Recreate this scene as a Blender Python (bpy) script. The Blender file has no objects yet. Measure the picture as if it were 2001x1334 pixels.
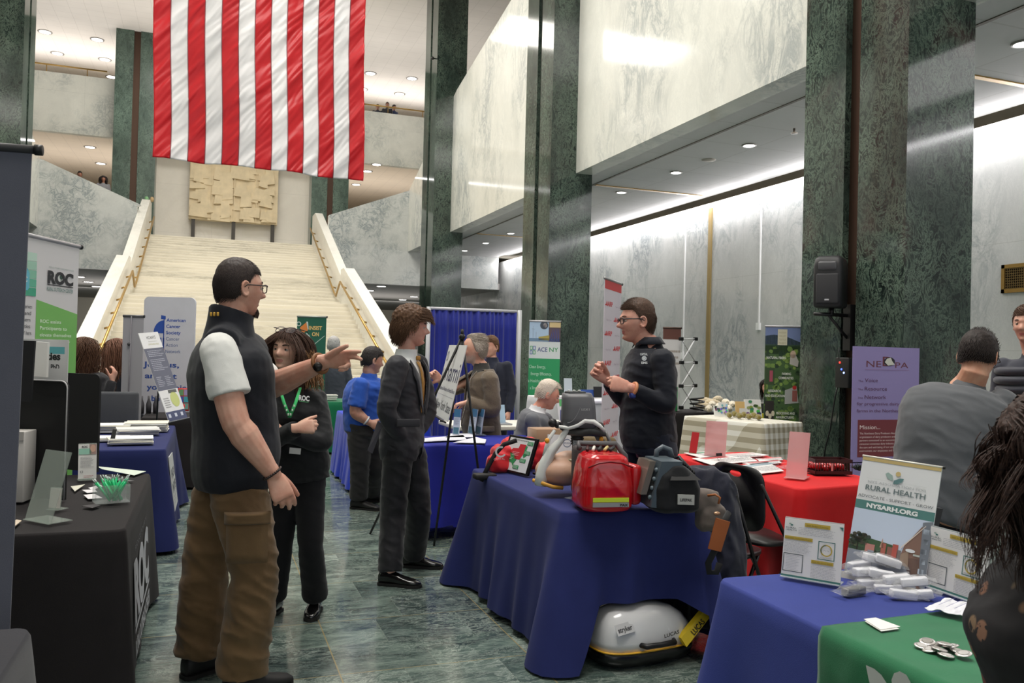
import bpy, bmesh, math, random
import numpy as np
from mathutils import Vector, Matrix, noise as mnoise
from math import sin, cos, pi, radians, atan2, sqrt, exp
random.seed(7)
rng = np.random.default_rng(7)
SC = bpy.context.scene
COL = SC.collection
# ------------------------------------------------------------------ camera
IW, IH, FPX = 2001.0, 1334.0, 1630.0
YAW, PITCH, ROLL, CZ = radians(20.0), radians(0.75), radians(1.45), 1.52
_F = Vector((sin(YAW) * cos(PITCH), cos(YAW) * cos(PITCH), sin(PITCH)))
_r = Vector((cos(YAW), -sin(YAW), 0.0))
_u = _r.cross(_F)
_R = _r * cos(ROLL) + _u * sin(ROLL)
_U = _u * cos(ROLL) - _r * sin(ROLL)
CAMP = Vector((0, 0, CZ))
cam_data = bpy.data.cameras.new('camera')
cam_data.sensor_fit = 'HORIZONTAL'
cam_data.sensor_width = 36.0
cam_data.lens = FPX / IW * 36.0
cam_data.clip_start = 0.05
cam_data.clip_end = 300
cam_data.dof.use_dof = True
cam_data.dof.focus_distance = 4.6
cam_data.dof.aperture_fstop = 11.0
cam = bpy.data.objects.new('camera', cam_data)
COL.objects.link(cam)
M3 = Matrix((_R, _U, -_F)).transposed()
cam.matrix_world = Matrix.Translation(CAMP) @ M3.to_4x4()
SC.camera = cam
def ray(px, py):
 return _F + _R * ((px - IW / 2) / FPX) - _U * ((py - IH / 2) / FPX)
def at(px, py, D):
 return CAMP + ray(px, py) * D
def onZ(px, py, z=0.0):
 v = ray(px, py)
 return CAMP + v * ((z - CZ) / v.z)
def onY(px, py, y):
 v = ray(px, py)
 return CAMP + v * (y / v.y)
def onX(px, py, x):
 v = ray(px, py)
 return CAMP + v * (x / v.x)
def cv(r, u, f):
 v = _R * r + _U * u + _F * f
 return v.normalized()
def heading(deg):
 a = radians(deg)
 return Vector((sin(a), cos(a), 0))
def fl(px, py):
 return onZ(px, py, 0.0)
# ------------------------------------------------------------------ render look
SC.view_settings.view_transform = 'Standard'
SC.view_settings.look = 'None'
SC.view_settings.gamma = 1.0
SC.view_settings.exposure = 0.0
SC.view_settings.use_curve_mapping = False
SC.cycles.use_denoising = True
SC.cycles.max_bounces = 7
SC.cycles.diffuse_bounces = 4
SC.cycles.glossy_bounces = 3
SC.cycles.transmission_bounces = 6
SC.cycles.transparent_max_bounces = 10
SC.cycles.caustics_reflective = False
SC.cycles.caustics_refractive = False
SC.cycles.sample_clamp_indirect = 6.0
world = bpy.data.worlds.new('world')
SC.world = world
world.use_nodes = True
world.node_tree.nodes['Background'].inputs[0].default_value = (0.9, 0.95, 1.0, 1)
world.node_tree.nodes['Background'].inputs[1].default_value = 0.6
def area(name, loc, target, sx, sy, power, col=(1, 1, 1), spread=pi):
 l = bpy.data.lights.new(name, 'AREA')
 l.shape = 'RECTANGLE'
 l.size, l.size_y = sx, sy
 l.energy = power
 l.color = col
 l.spread = spread
 o = bpy.data.objects.new(name, l)
 COL.objects.link(o)
 d = Vector(target) - Vector(loc)
 o.location = loc
 o.rotation_euler = d.to_track_quat('-Z', 'Y').to_euler()
 return o
XF = 7.2            # plane of the right column faces
XC = 0.91           # axis of the hall and staircase
XP = 7.83           # plane of the right gallery fronts
XWALL = 12.1        # right aisle wall
ZC = 5.67           # aisle ceiling
ZT = 14.6           # hall ceiling
# area lights added below the closed hall ceiling to light the hall
for i, y in enumerate((2.0, 12.0, 22.0)):
 area('hall_top_fill', (XC, y, ZT - 0.12), (XC, y, 0), 6.0, 6.0, 1380, (1.0, 0.965, 0.91))
area('hall_top_fill', (XC, 31.5, ZT - 0.12), (XC, 31.5, 0), 8.0, 2.6, 620, (1.0, 0.955, 0.88))  # one more added area light, above the stair side
area('upper_floor_fill', (XC, 42.0, 12.6), (XC, 41.0, 14.6), 24.0, 3.0, 560, (1.0, 0.97, 0.95))  # added light without a fixture, brightens the third floor ceiling from below
for y in (5.0, 13.0, 22.0):
 area('aisle_ceiling_lamp', (9.8, y, ZC - 0.06), (9.8, y, 0), 1.6, 6.0, 75, (1.0, 0.975, 0.97))
area('balcony_fill', (XC, 35.5, 9.0), (XC, 34.0, 14.6), 20.0, 1.0, 480, (1.0, 0.97, 0.95))  # added light hanging in mid-air, lifts the high ceiling by the bridge
# clerestory daylight from the left, then a fill light added behind the camera
area('clerestory_daylight', (-9.6, 6.0, 10.5), (3.0, 9.0, 2.0), 10.0, 3.0, 520, (0.92, 0.96, 1.0))
area('front_fill', (1.0, -7.5, 4.2), (1.5, 6.0, 1.0), 11.0, 5.0, 110, (0.95, 0.975, 1.0))
# cove lighting of the right and left aisle walls
for y in (3.0, 12.0, 21.0, 30.0):
 area('cove_lamp', (XWALL - 0.30, y, ZC + 0.02), (XWALL, y, ZC - 0.32), 8.8, 0.12, 200, (1.0, 0.97, 0.99))
 area('cove_lamp', (XWALL - 0.12, y, ZC - 0.2), (XWALL - 0.6, y, ZC + 0.05), 8.8, 0.08, 55, (1.0, 0.97, 0.99))
for y in (12.0, 21.0, 30.0):
 area('cove_lamp', (2 * XC - XWALL + 0.24, y, ZC - 0.05), (2 * XC - XWALL + 0.05, y, 3.6), 0.16, 8.8, 110, (1.0, 0.98, 0.97))
area('second_floor_fill', (XC, 43.5, 6.6), (XC, 43.0, 9.5), 22.0, 3.5, 420, (1.0, 0.93, 0.84))  # added upward light, no fixture there, for the second floor ceiling
area('lobby_wall_fill', (XC, 47.0, 4.2), (XC, 58.0, 1.0), 22.0, 2.0, 420, (1.0, 0.985, 0.96))  # added area light aimed at the dark back wall of the lobby
area('lobby_ceiling_fill', (XC, 43.0, 2.6), (XC, 42.5, 4.3), 20.0, 4.0, 260, (1.0, 0.97, 0.93))  # added upward fill for the lobby ceiling, no fixture there
# ------------------------------------------------------------------ materials
def lin(c):
 out = []
 for v in c[:3]:
  v = v / 255.0
  out.append(v / 12.92 if v <= 0.04045 else ((v + 0.055) / 1.055) ** 2.4)
 return (out[0], out[1], out[2], 1.0)
_MC = {}
def newmat(name):
 m = bpy.data.materials.new(name)
 m.use_nodes = True
 nt = m.node_tree
 return m, nt, nt.nodes, nt.links, nt.nodes['Principled BSDF']
def flat(c, rough=0.6, metal=0.0, spec=0.5, emit=0.0, alpha=1.0, coat=0.0, trans=0.0):
 """plain surface, c is an sRGB 0-255 triple"""
 key = ('flat', tuple(c), rough, metal, spec, emit, alpha, coat, trans)
 if key in _MC:
  return _MC[key]
 m, nt, N, L, b = newmat('paint_%d_%d_%d' % tuple(int(v) for v in c[:3]))
 b.inputs['Base Color'].default_value = lin(c)
 b.inputs['Roughness'].default_value = rough
 b.inputs['Metallic'].default_value = metal
 b.inputs['Specular IOR Level'].default_value = spec
 if emit:
  b.inputs['Emission Color'].default_value = lin(c)
  b.inputs['Emission Strength'].default_value = emit
 b.inputs['Alpha'].default_value = alpha
 b.inputs['Coat Weight'].default_value = coat
 b.inputs['Transmission Weight'].default_value = trans
 _MC[key] = m
 return m
def node(N, t, **kw):
 n = N.new(t)
 for k, v in kw.items():
  if k in n.inputs.keys() if hasattr(n.inputs, 'keys') else False:
   n.inputs[k].default_value = v
  else:
   setattr(n, k, v)
 return n
def ramp(N, L, src, stops):
 r = N.new('ShaderNodeValToRGB')
 e = r.color_ramp.elements
 while len(e) < len(stops):
  e.new(0.5)
 for el, (p, c) in zip(e, stops):
  el.position = p
  el.color = c
 L.new(src, r.inputs[0])
 return r.outputs[0]
def coords(N, L, scale=(1, 1, 1), rot=(0, 0, 0), kind='Object'):
 tc = N.new('ShaderNodeTexCoord')
 mp = N.new('ShaderNodeMapping')
 mp.inputs['Scale'].default_value = scale
 mp.inputs['Rotation'].default_value = rot
 L.new(tc.outputs[kind], mp.inputs[0])
 return mp.outputs[0]
def tex(N, L, vec, scale, detail=4, rough=0.55, dist=0.0):
 n = N.new('ShaderNodeTexNoise')
 n.inputs['Scale'].default_value = scale
 n.inputs['Detail'].default_value = detail
 n.inputs['Roughness'].default_value = rough
 n.inputs['Distortion'].default_value = dist
 L.new(vec, n.inputs['Vector'])
 return n.outputs[0]
def mixc(N, L, fac, a, b, mode='MIX'):
 m = N.new('ShaderNodeMix')
 m.data_type = 'RGBA'
 m.blend_type = mode
 for i, v in ((0, fac), (6, a), (7, b)):
  if hasattr(v, 'is_linked') or isinstance(v, bpy.types.NodeSocket):
   L.new(v, m.inputs[i])
  else:
   m.inputs[i].default_value = v
 return m.outputs[2]
def mathn(N, L, op, a, b=None, c=None):
 m = N.new('ShaderNodeMath')
 m.operation = op
 for i, v in enumerate((a, b, c)):
  if v is None:
   continue
  if isinstance(v, bpy.types.NodeSocket):
   L.new(v, m.inputs[i])
  else:
   m.inputs[i].default_value = v
 return m.outputs[0]
def bump(N, L, b, h, strength=0.3, dist=0.01):
 bp = N.new('ShaderNodeBump')
 bp.inputs['Strength'].default_value = strength
 bp.inputs['Distance'].default_value = dist
 L.new(h, bp.inputs['Height'])
 L.new(bp.outputs[0], b.inputs['Normal'])
def cloth(c, rough=0.85, var=0.12, weave=True, sheen=0.15, c2=None, bs=0.25):
 key = ('cloth', tuple(c), rough, var, weave, sheen, c2, bs)
 if key in _MC:
  return _MC[key]
 m, nt, N, L, b = newmat('cloth_%d_%d_%d' % tuple(int(v) for v in c[:3]))
 v = coords(N, L)
 n1 = tex(N, L, v, 3.0, 5)
 base = lin(c)
 if c2 is None:
  lo = tuple(x * (1 - var) for x in base[:3]) + (1,)
  hi = tuple(min(1, x * (1 + var)) for x in base[:3]) + (1,)
 else:
  lo, hi = base, lin(c2)
 col = ramp(N, L, n1, [(0.35, lo), (0.65, hi)])
 if c2 is not None:
  n3 = tex(N, L, v, 180, 2)
  col = mixc(N, L, 0.35, col, ramp(N, L, n3, [(0.4, lo), (0.6, hi)]))
 L.new(col, b.inputs['Base Color'])
 b.inputs['Roughness'].default_value = rough
 b.inputs['Specular IOR Level'].default_value = 0.25
 b.inputs['Sheen Weight'].default_value = sheen
 if weave:
  n2 = tex(N, L, v, 350, 2)
  bump(N, L, b, n2, bs, 0.002)
 _MC[key] = m
 return m
def skin(c, var=0.1):
 key = ('skin', tuple(c))
 if key in _MC:
  return _MC[key]
 m, nt, N, L, b = newmat('skin')
 v = coords(N, L)
 n1 = tex(N, L, v, 14, 4)
 base = lin(c)
 lo = (base[0] * 0.92, base[1] * 0.78, base[2] * 0.74, 1)
 hi = (min(1, base[0] * 1.06), min(1, base[1] * 1.08), min(1, base[2] * 1.08), 1)
 L.new(ramp(N, L, n1, [(0.35, lo), (0.62, hi)]), b.inputs['Base Color'])
 b.inputs['Roughness'].default_value = 0.5
 b.inputs['Subsurface Weight'].default_value = 0.12
 b.inputs['Subsurface Radius'].default_value = (0.02, 0.008, 0.004)
 b.inputs['Subsurface Scale'].default_value = 0.5
 bump(N, L, b, tex(N, L, v, 160, 3), 0.12, 0.002)
 _MC[key] = m
 return m
def hairmat(c, c2):
 key = ('hair', tuple(c), tuple(c2))
 if key in _MC:
  return _MC[key]
 m, nt, N, L, b = newmat('hair')
 v = coords(N, L)
 n1 = tex(N, L, v, 190, 3, 0.6)
 L.new(ramp(N, L, n1, [(0.3, lin(c)), (0.75, lin(c2))]), b.inputs['Base Color'])
 b.inputs['Roughness'].default_value = 0.6
 b.inputs['Specular IOR Level'].default_value = 0.3
 bump(N, L, b, tex(N, L, v, 300, 2), 0.4, 0.002)
 _MC[key] = m
 return m
def white_marble(name, scale=1.0, stretch=(1, 1, 0.45), tint=(226, 226, 218), vein=(128, 138, 140), seams=None, rough=0.16, amount=1.0, rot=(0, 0.35, 0)):
 m, nt, N, L, b = newmat(name)
 v = coords(N, L, tuple(scale * s for s in stretch), rot)
 n1 = tex(N, L, v, 1.6, 8, 0.68, 1.3)
 r1 = mathn(N, L, 'ABSOLUTE', mathn(N, L, 'SUBTRACT', n1, 0.5))
 veins = ramp(N, L, r1, [(0.0, (1, 1, 1, 1)), (0.05, (0.25, 0.25, 0.25, 1)), (0.13, (0, 0, 0, 1))])
 patch = ramp(N, L, tex(N, L, v, 0.55, 3), [(0.42, (0.1, 0.1, 0.1, 1)), (0.62, (1, 1, 1, 1))])
 f1 = mathn(N, L, 'MULTIPLY', veins, patch)
 n2 = tex(N, L, v, 5.5, 8, 0.75, 1.8)
 r2 = mathn(N, L, 'ABSOLUTE', mathn(N, L, 'SUBTRACT', n2, 0.5))
 f2 = ramp(N, L, r2, [(0.0, (0.55, 0.55, 0.55, 1)), (0.04, (0, 0, 0, 1))])
 f = mathn(N, L, 'MULTIPLY', mathn(N, L, 'MAXIMUM', f1, mathn(N, L, 'MULTIPLY', f2, mathn(N, L, 'ADD', patch, 0.25))), 0.8 * amount)
 soft = ramp(N, L, tex(N, L, v, 0.9, 5, 0.6, 0.5), [(0.3, lin(tint)), (0.75, lin(tuple(t * 0.93 for t in tint)))])
 col = mixc(N, L, f, soft, lin(vein))
 if seams:
  bx, by, ax = seams      # panel width, height, axis of width ('x' or 'y')
  vv = coords(N, L, (1, 1, 1))
  sp = N.new('ShaderNodeSeparateXYZ')
  L.new(vv, sp.inputs[0])
  a = sp.outputs['Y' if ax == 'y' else 'X']
  z = sp.outputs['Z']
  def line(s, per, w):
   fr = mathn(N, L, 'FRACT', mathn(N, L, 'DIVIDE', mathn(N, L, 'ADD', s, 100 * per), per))
   d = mathn(N, L, 'MINIMUM', fr, mathn(N, L, 'SUBTRACT', 1.0, fr))
   return mathn(N, L, 'LESS_THAN', d, w / per)
  ln = mathn(N, L, 'MAXIMUM', line(a, bx, 0.004), line(z, by, 0.004))
  col = mixc(N, L, mathn(N, L, 'MULTIPLY', ln, 0.35), col, lin((140, 140, 135)))
 L.new(col, b.inputs['Base Color'])
 b.inputs['Roughness'].default_value = rough
 return m
def green_marble(name='green_marble', seed=0.0, dark=(20, 27, 26), mid=(44, 57, 51), light=(112, 130, 114), red=False, rough=0.1):
 m, nt, N, L, b = newmat(name)
 tc = N.new('ShaderNodeTexCoord')
 mp = N.new('ShaderNodeMapping')
 mp.inputs['Location'].default_value = (seed, seed * 1.7, seed * 0.6)
 mp.inputs['Scale'].default_value = (1, 1, 0.6)
 L.new(tc.outputs['Object'], mp.inputs[0])
 v = mp.outputs[0]
 n1 = tex(N, L, v, 3.2, 8, 0.72, 1.2)
 base = ramp(N, L, n1, [(0.35, lin(dark)), (0.62, lin(mid))])
 if red:
  n5 = tex(N, L, v, 1.1, 3, 0.5, 0.5)
  base = mixc(N, L, ramp(N, L, n5, [(0.56, (0, 0, 0, 1)), (0.66, (0.55, 0.55, 0.55, 1))]), base, lin((64, 46, 44)))
 n2 = tex(N, L, v, 6.5, 9, 0.78, 2.4)
 r2 = mathn(N, L, 'ABSOLUTE', mathn(N, L, 'SUBTRACT', n2, 0.5))
 f = ramp(N, L, r2, [(0.0, (0.95, 0.95, 0.95, 1)), (0.022, (0.35, 0.35, 0.35, 1)), (0.055, (0, 0, 0, 1))])
 patch = ramp(N, L, tex(N, L, v, 1.3, 3), [(0.35, (0.15, 0.15, 0.15, 1)), (0.65, (1, 1, 1, 1))])
 col = mixc(N, L, mathn(N, L, 'MULTIPLY', f, patch), base, lin(light))
 # one slab of stone every 2.4 m
 L.new(col, b.inputs['Base Color'])
 b.inputs['Roughness'].default_value = rough
 return m
# ------------------------------------------------------------------ mesh helpers
def P(o, label=None, cat=None, group=None, kind=None):
 if label:
  o['label'] = label
 if cat:
  o['category'] = cat
 if group:
  o['group'] = group
 if kind:
  o['kind'] = kind
 return o
def empty(name, loc=(0, 0, 0), rz=0.0, label=None, cat=None, group=None):
 o = bpy.data.objects.new(name, None)
 o.empty_display_size = 0.1
 COL.objects.link(o)
 o.location = loc
 o.rotation_euler = (0, 0, rz)
 P(o, label, cat, group)
 bpy.context.view_layer.update()
 return o
class MB:
 """collects geometry (world coordinates unless a matrix is set) for one mesh"""
 def __init__(self):
  self.v, self.f, self.mi, self.sm, self.mats = [], [], [], [], []
  self.cur = 0
  self.smooth = False
  self.M = None
 def mat(self, m):
  if m not in self.mats:
   self.mats.append(m)
  self.cur = self.mats.index(m)
  return self
 def add(self, vs, fs, smooth=None):
  n = len(self.v)
  if self.M is not None:
   vs = [self.M @ Vector(p) for p in vs]
  self.v.extend([tuple(p) for p in vs])
  s = self.smooth if smooth is None else smooth
  for f in fs:
   self.f.append(tuple(i + n for i in f))
   self.mi.append(self.cur)
   self.sm.append(s)
  return self
 def box(self, x0, y0, z0, x1, y1, z1):
  vs = [(x0, y0, z0), (x1, y0, z0), (x1, y1, z0), (x0, y1, z0), (x0, y0, z1), (x1, y0, z1), (x1, y1, z1), (x0, y1, z1)]
  return self.add(vs, [(0, 3, 2, 1), (4, 5, 6, 7), (0, 1, 5, 4), (1, 2, 6, 5), (2, 3, 7, 6), (3, 0, 4, 7)], False)
 def bbox(self, c, s, r=0.01, seg=3):
  """box with rounded edges, centre c, size s"""
  bm = bmesh.new()
  bmesh.ops.create_cube(bm, size=1.0)
  for v in bm.verts:
   v.co = Vector((v.co.x * s[0], v.co.y * s[1], v.co.z * s[2]))
  if r > 0:
   bmesh.ops.bevel(bm, geom=bm.edges[:], offset=min(r, min(s) * 0.49), segments=seg, profile=0.5, affect='EDGES')
  bm.verts.index_update()
  self.add([v.co + Vector(c) for v in bm.verts], [[v.index for v in f.verts] for f in bm.faces], True)
  bm.free()
  return self
 def prism(self, pts, d):
  """polygon pts (3D, planar) extruded by vector d"""
  n = len(pts)
  d = Vector(d)
  vs = [Vector(p) for p in pts] + [Vector(p) + d for p in pts]
  fs = [tuple(range(n))[::-1], tuple(range(n, 2 * n))] + [(i, (i + 1) % n, n + (i + 1) % n, n + i) for i in range(n)]
  return self.add(vs, fs, False)
 def tube(self, pts, r, seg=8, cap=True, flat_=1.0, up=None):
  pts = [Vector(p) for p in pts]
  n = len(pts)
  rs = r if isinstance(r, (list, tuple)) else [r] * n
  vs, fs = [], []
  prev = None
  for i, p in enumerate(pts):
   t = (pts[min(i + 1, n - 1)] - pts[max(i - 1, 0)])
   t = t.normalized() if t.length > 1e-9 else Vector((0, 0, 1))
   ref = Vector(up) if up else (prev if prev is not None else (Vector((0, 0, 1)) if abs(t.z) < 0.9 else Vector((1, 0, 0))))
   a = (ref - t * ref.dot(t))
   a = a.normalized() if a.length > 1e-6 else t.orthogonal().normalized()
   prev = a
   b = t.cross(a)
   for k in range(seg):
    an = 2 * pi * k / seg
    vs.append(p + (a * cos(an) * flat_ + b * sin(an)) * rs[i])
  for i in range(n - 1):
   for k in range(seg):
    k2 = (k + 1) % seg
    fs.append((i * seg + k, i * seg + k2, (i + 1) * seg + k2, (i + 1) * seg + k))
  if cap:
   fs.append(tuple(range(seg))[::-1])
   fs.append(tuple(range((n - 1) * seg, n * seg)))
  return self.add(vs, fs, True)
 def cyl(self, p0, p1, r0, r1=None, seg=20):
  return self.tube([p0, p1], [r0, r0 if r1 is None else r1], seg)
 def ball(self, c, r, seg=16, rings=10, M=None):
  vs, fs = [], []
  rr = r if isinstance(r, (tuple, list)) else (r, r, r)
  for i in range(rings + 1):
   th = pi * i / rings
   for k in range(seg):
    ph = 2 * pi * k / seg
    q = Vector((rr[0] * sin(th) * cos(ph), rr[1] * sin(th) * sin(ph), rr[2] * cos(th)))
    if M is not None:
     q = M @ q
    vs.append(q + Vector(c))
  for i in range(rings):
   for k in range(seg):
    k2 = (k + 1) % seg
    fs.append((i * seg + k, (i + 1) * seg + k, (i + 1) * seg + k2, i * seg + k2))
  return self.add(vs, fs, True)
 def lathe(self, c, prof, seg=24):
  vs, fs = [], []
  for r, z in prof:
   for k in range(seg):
    a = 2 * pi * k / seg
    vs.append((c[0] + r * cos(a), c[1] + r * sin(a), c[2] + z))
  for i in range(len(prof) - 1):
   for k in range(seg):
    k2 = (k + 1) % seg
    fs.append((i * seg + k, i * seg + k2, (i + 1) * seg + k2, (i + 1) * seg + k))
  fs.append(tuple(range(seg))[::-1])
  fs.append(tuple(range((len(prof) - 1) * seg, len(prof) * seg)))
  return self.add(vs, fs, True)
 def loft(self, secs, seg=24, power=2.0):
  """secs: (centre, right vec, fwd vec, rx, ry)"""
  vs, fs = [], []
  for c, a, b, rx, ry in secs:
   for k in range(seg):
    t = 2 * pi * k / seg
    cx, sx = cos(t), sin(t)
    ex = 2.0 / power
    u = abs(cx) ** ex * (1 if cx >= 0 else -1)
    w = abs(sx) ** ex * (1 if sx >= 0 else -1)
    vs.append(Vector(c) + Vector(a) * (u * rx) + Vector(b) * (w * ry))
  n = len(secs)
  for i in range(n - 1):
   for k in range(seg):
    k2 = (k + 1) % seg
    fs.append((i * seg + k, i * seg + k2, (i + 1) * seg + k2, (i + 1) * seg + k))
  fs.append(tuple(range(seg))[::-1])
  fs.append(tuple(range((n - 1) * seg, n * seg)))
  return self.add(vs, fs, True)
 def build(self, name, parent=None, m=None, label=None, cat=None, group=None, kind=None, origin=None):
  me = bpy.data.meshes.new(name)
  vs = self.v
  if parent is not None:
   inv = parent.matrix_world.inverted()
   if inv != Matrix.Identity(4):
    vs = [inv @ Vector(p) for p in vs]
  elif origin is not None:
   og = Vector(origin)
   vs = [Vector(p) - og for p in vs]
  me.from_pydata([tuple(p) for p in vs], [], self.f)
  mats = self.mats or [m]
  for mm in mats:
   me.materials.append(mm)
  if self.mats:
   me.polygons.foreach_set('material_index', self.mi)
  me.polygons.foreach_set('use_smooth', self.sm)
  me.update()
  bm = bmesh.new()
  bm.from_mesh(me)
  bmesh.ops.recalc_face_normals(bm, faces=bm.faces)
  bm.to_mesh(me)
  bm.free()
  o = bpy.data.objects.new(name, me)
  COL.objects.link(o)
  if parent is not None:
   o.parent = parent
  elif origin is not None:
   o.location = origin
  bpy.context.view_layer.update()
  P(o, label, cat, group, kind)
  return o
_fontcache = {}
def textmesh(s, bold=0.0):
 key = (s, bold)
 if key in _fontcache:
  return _fontcache[key]
 cu = bpy.data.curves.new('lettering', 'FONT')
 cu.body = s
 cu.size = 1.0
 cu.offset = bold
 cu.resolution_u = 3
 o = bpy.data.objects.new('lettering', cu)
 COL.objects.link(o)
 dg = bpy.context.evaluated_depsgraph_get()
 me = bpy.data.meshes.new_from_object(o.evaluated_get(dg))
 vs = [tuple(v.co)[:2] for v in me.vertices]
 fs = [tuple(p.vertices) for p in me.polygons]
 bpy.data.objects.remove(o)
 bpy.data.curves.remove(cu)
 bpy.data.meshes.remove(me)
 if vs:
  x0, x1 = min(v[0] for v in vs), max(v[0] for v in vs)
 else:
  x0, x1 = 0, 1
 _fontcache[key] = (vs, fs, x0, x1)
 return _fontcache[key]
class Art:
 """flat print laid on a panel: u to the right, v downward, in metres from the panel's top left corner"""
 def __init__(self, TL, TR, BL, lift=0.0012):
  TL, TR, BL = Vector(TL), Vector(TR), Vector(BL)
  self.o = TL
  self.u = (TR - TL).normalized()
  self.w = (TR - TL).length
  v = BL - TL
  v = v - self.u * v.dot(self.u)
  self.h = v.length
  self.v = v.normalized()
  self.n = self.v.cross(self.u).normalized()
  if self.n.dot(CAMP - TL) < 0:
   self.n = -self.n
  self.k = 1
  self.lift = lift
  self.mb = MB()
 def pt(self, a, b, k=None):
  return self.o + self.u * (a * self.w) + self.v * (b * self.h) + self.n * (self.lift * (self.k if k is None else k))
 def layer(self, k=None):
  self.k = self.k + 1 if k is None else k
  return self
 def poly(self, pts, c, rough=0.5, emit=0):
  self.mb.mat(c if isinstance(c, bpy.types.Material) else flat(c, rough, emit=emit))
  self.mb.add([self.pt(*p) for p in pts], [tuple(range(len(pts)))], False)
  return self
 def rect(self, a0, b0, a1, b1, c, rough=0.5, emit=0):
  return self.poly([(a0, b0), (a1, b0), (a1, b1), (a0, b1)], c, rough, emit)
 def frame(self, a0, b0, a1, b1, t, c):
  ty = t * self.w / self.h
  self.rect(a0, b0, a1, b0 + ty, c)
  self.rect(a0, b1 - ty, a1, b1, c)
  self.rect(a0, b0 + ty, a0 + t, b1 - ty, c)
  return self.rect(a1 - t, b0 + ty, a1, b1 - ty, c)
 def disc(self, a, b, r, c, ry=None, n=20, a0=0, a1=2 * pi):
  asp = self.w / self.h
  pts = [(a + r * cos(a0 + (a1 - a0) * i / n), b + (ry or r * asp) * sin(a0 + (a1 - a0) * i / n)) for i in range(n + (0 if a1 - a0 > 6.28 else 1))]
  if a1 - a0 < 6.28:
   pts.append((a, b))
  return self.poly(pts, c)
 def ring(self, a, b, r, t, c, a0=0, a1=2 * pi, n=24):
  asp = self.w / self.h
  for i in range(n):
   p, q = a0 + (a1 - a0) * i / n, a0 + (a1 - a0) * (i + 1) / n
   self.poly([(a + r * cos(p), b + r * asp * sin(p)), (a + r * cos(q), b + r * asp * sin(q)), (a + (r - t) * cos(q), b + (r - t) * asp * sin(q)), (a + (r - t) * cos(p), b + (r - t) * asp * sin(p))], c)
  return self
 def text(self, s, a0, b, a1, h, c, bold=0.0, shear=0.0):
  """s set between a0 and a1 (share of width), baseline at b, cap height h (share of height)"""
  vs, fs, x0, x1 = textmesh(s, bold)
  sx = (a1 - a0) / max(1e-6, x1 - x0)
  sy = h / 0.70
  self.mb.mat(c if isinstance(c, bpy.types.Material) else flat(c))
  self.mb.add([self.pt(a0 + (x - x0) * sx + shear * y, b - y * sy) for x, y in vs], fs, False)
  return self
 def lines(self, a0, b0, a1, b1, n, c, fill=0.35, ragged=0.25, seed=1):
  r = random.Random(seed)
  for i in range(n):
   y = b0 + (b1 - b0) * (i + 0.5) / n
   t = (b1 - b0) / n * fill / 2
   x = a0
   e = a1 - (a1 - a0) * r.random() * ragged
   while x < e:
    w = (a1 - a0) * (0.03 + 0.09 * r.random())
    self.rect(x, y - t, min(e, x + w), y + t, c)
    x += w + (a1 - a0) * 0.018
  return self
 def build(self, name='printed_graphics', parent=None, **kw):
  return self.mb.build(name, parent, **kw)
def slab(TL, TR, BL, th, m, name, parent, grow=0.0, back=True):
 a = Art(TL, TR, BL)
 mb = MB().mat(m)
 p = [a.pt(-grow, -grow, 0), a.pt(1 + grow, -grow, 0), a.pt(1 + grow, 1 + grow, 0), a.pt(-grow, 1 + grow, 0)]
 mb.prism(p, -a.n * th)
 return mb.build(name, parent)
def remesh(mb, voxel, smooth=4, fac=0.5, name='m'):
 """union of everything in mb as one continuous surface -> (verts Nx3, faces)"""
 me = bpy.data.meshes.new(name)
 me.from_pydata([tuple(p) for p in mb.v], [], mb.f)
 bm = bmesh.new()
 bm.from_mesh(me)
 bmesh.ops.recalc_face_normals(bm, faces=bm.faces)
 bm.to_mesh(me)
 bm.free()
 o = bpy.data.objects.new(name, me)
 COL.objects.link(o)
 r = o.modifiers.new('r', 'REMESH')
 r.mode = 'VOXEL'
 r.voxel_size = voxel
 if smooth:
  s = o.modifiers.new('s', 'SMOOTH')
  s.factor = fac
  s.iterations = smooth
 dg = bpy.context.evaluated_depsgraph_get()
 m2 = bpy.data.meshes.new_from_object(o.evaluated_get(dg))
 bpy.data.objects.remove(o)
 bpy.data.meshes.remove(me)
 return m2
def wrinkle(me, amp, scale=(9, 9, 22), seed=0.0, lo=None, hi=None):
 """push vertices along their normals with ridged noise: cloth folds"""
 n = len(me.vertices)
 co = np.empty(n * 3)
 me.vertices.foreach_get('co', co)
 co = co.reshape(-1, 3)
 no = np.empty(n * 3)
 me.vertices.foreach_get('normal', no)
 no = no.reshape(-1, 3)
 d = np.empty(n)
 sx, sy, sz = scale
 for i in range(n):
  p = co[i]
  q = Vector((p[0] * sx + seed, p[1] * sy + p[2] * 3, p[2] * sz + p[0] * 6))
  a = mnoise.noise(q)
  b = mnoise.noise(q * 2.3 + Vector((5, 1, 2)))
  d[i] = (0.5 - abs(a)) * 1.3 + 0.35 * (0.4 - abs(b))
 d = (d - d.mean()) * amp
 co += no * d[:, None]
 me.vertices.foreach_set('co', co.ravel())
 me.update()
def finish(me, name, parent, mats, sel=None, **kw):
 me.materials.clear()
 for m in mats:
  me.materials.append(m)
 if parent is not None:
  me.transform(parent.matrix_world.inverted())
 me.polygons.foreach_set('use_smooth', [True] * len(me.polygons))
 if sel is not None:
  me.polygons.foreach_set('material_index', sel)
 me.name = name
 o = bpy.data.objects.new(name, me)
 COL.objects.link(o)
 if parent is not None:
  o.parent = parent
 bpy.context.view_layer.update()
 P(o, **{k: v for k, v in kw.items()})
 return o
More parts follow.
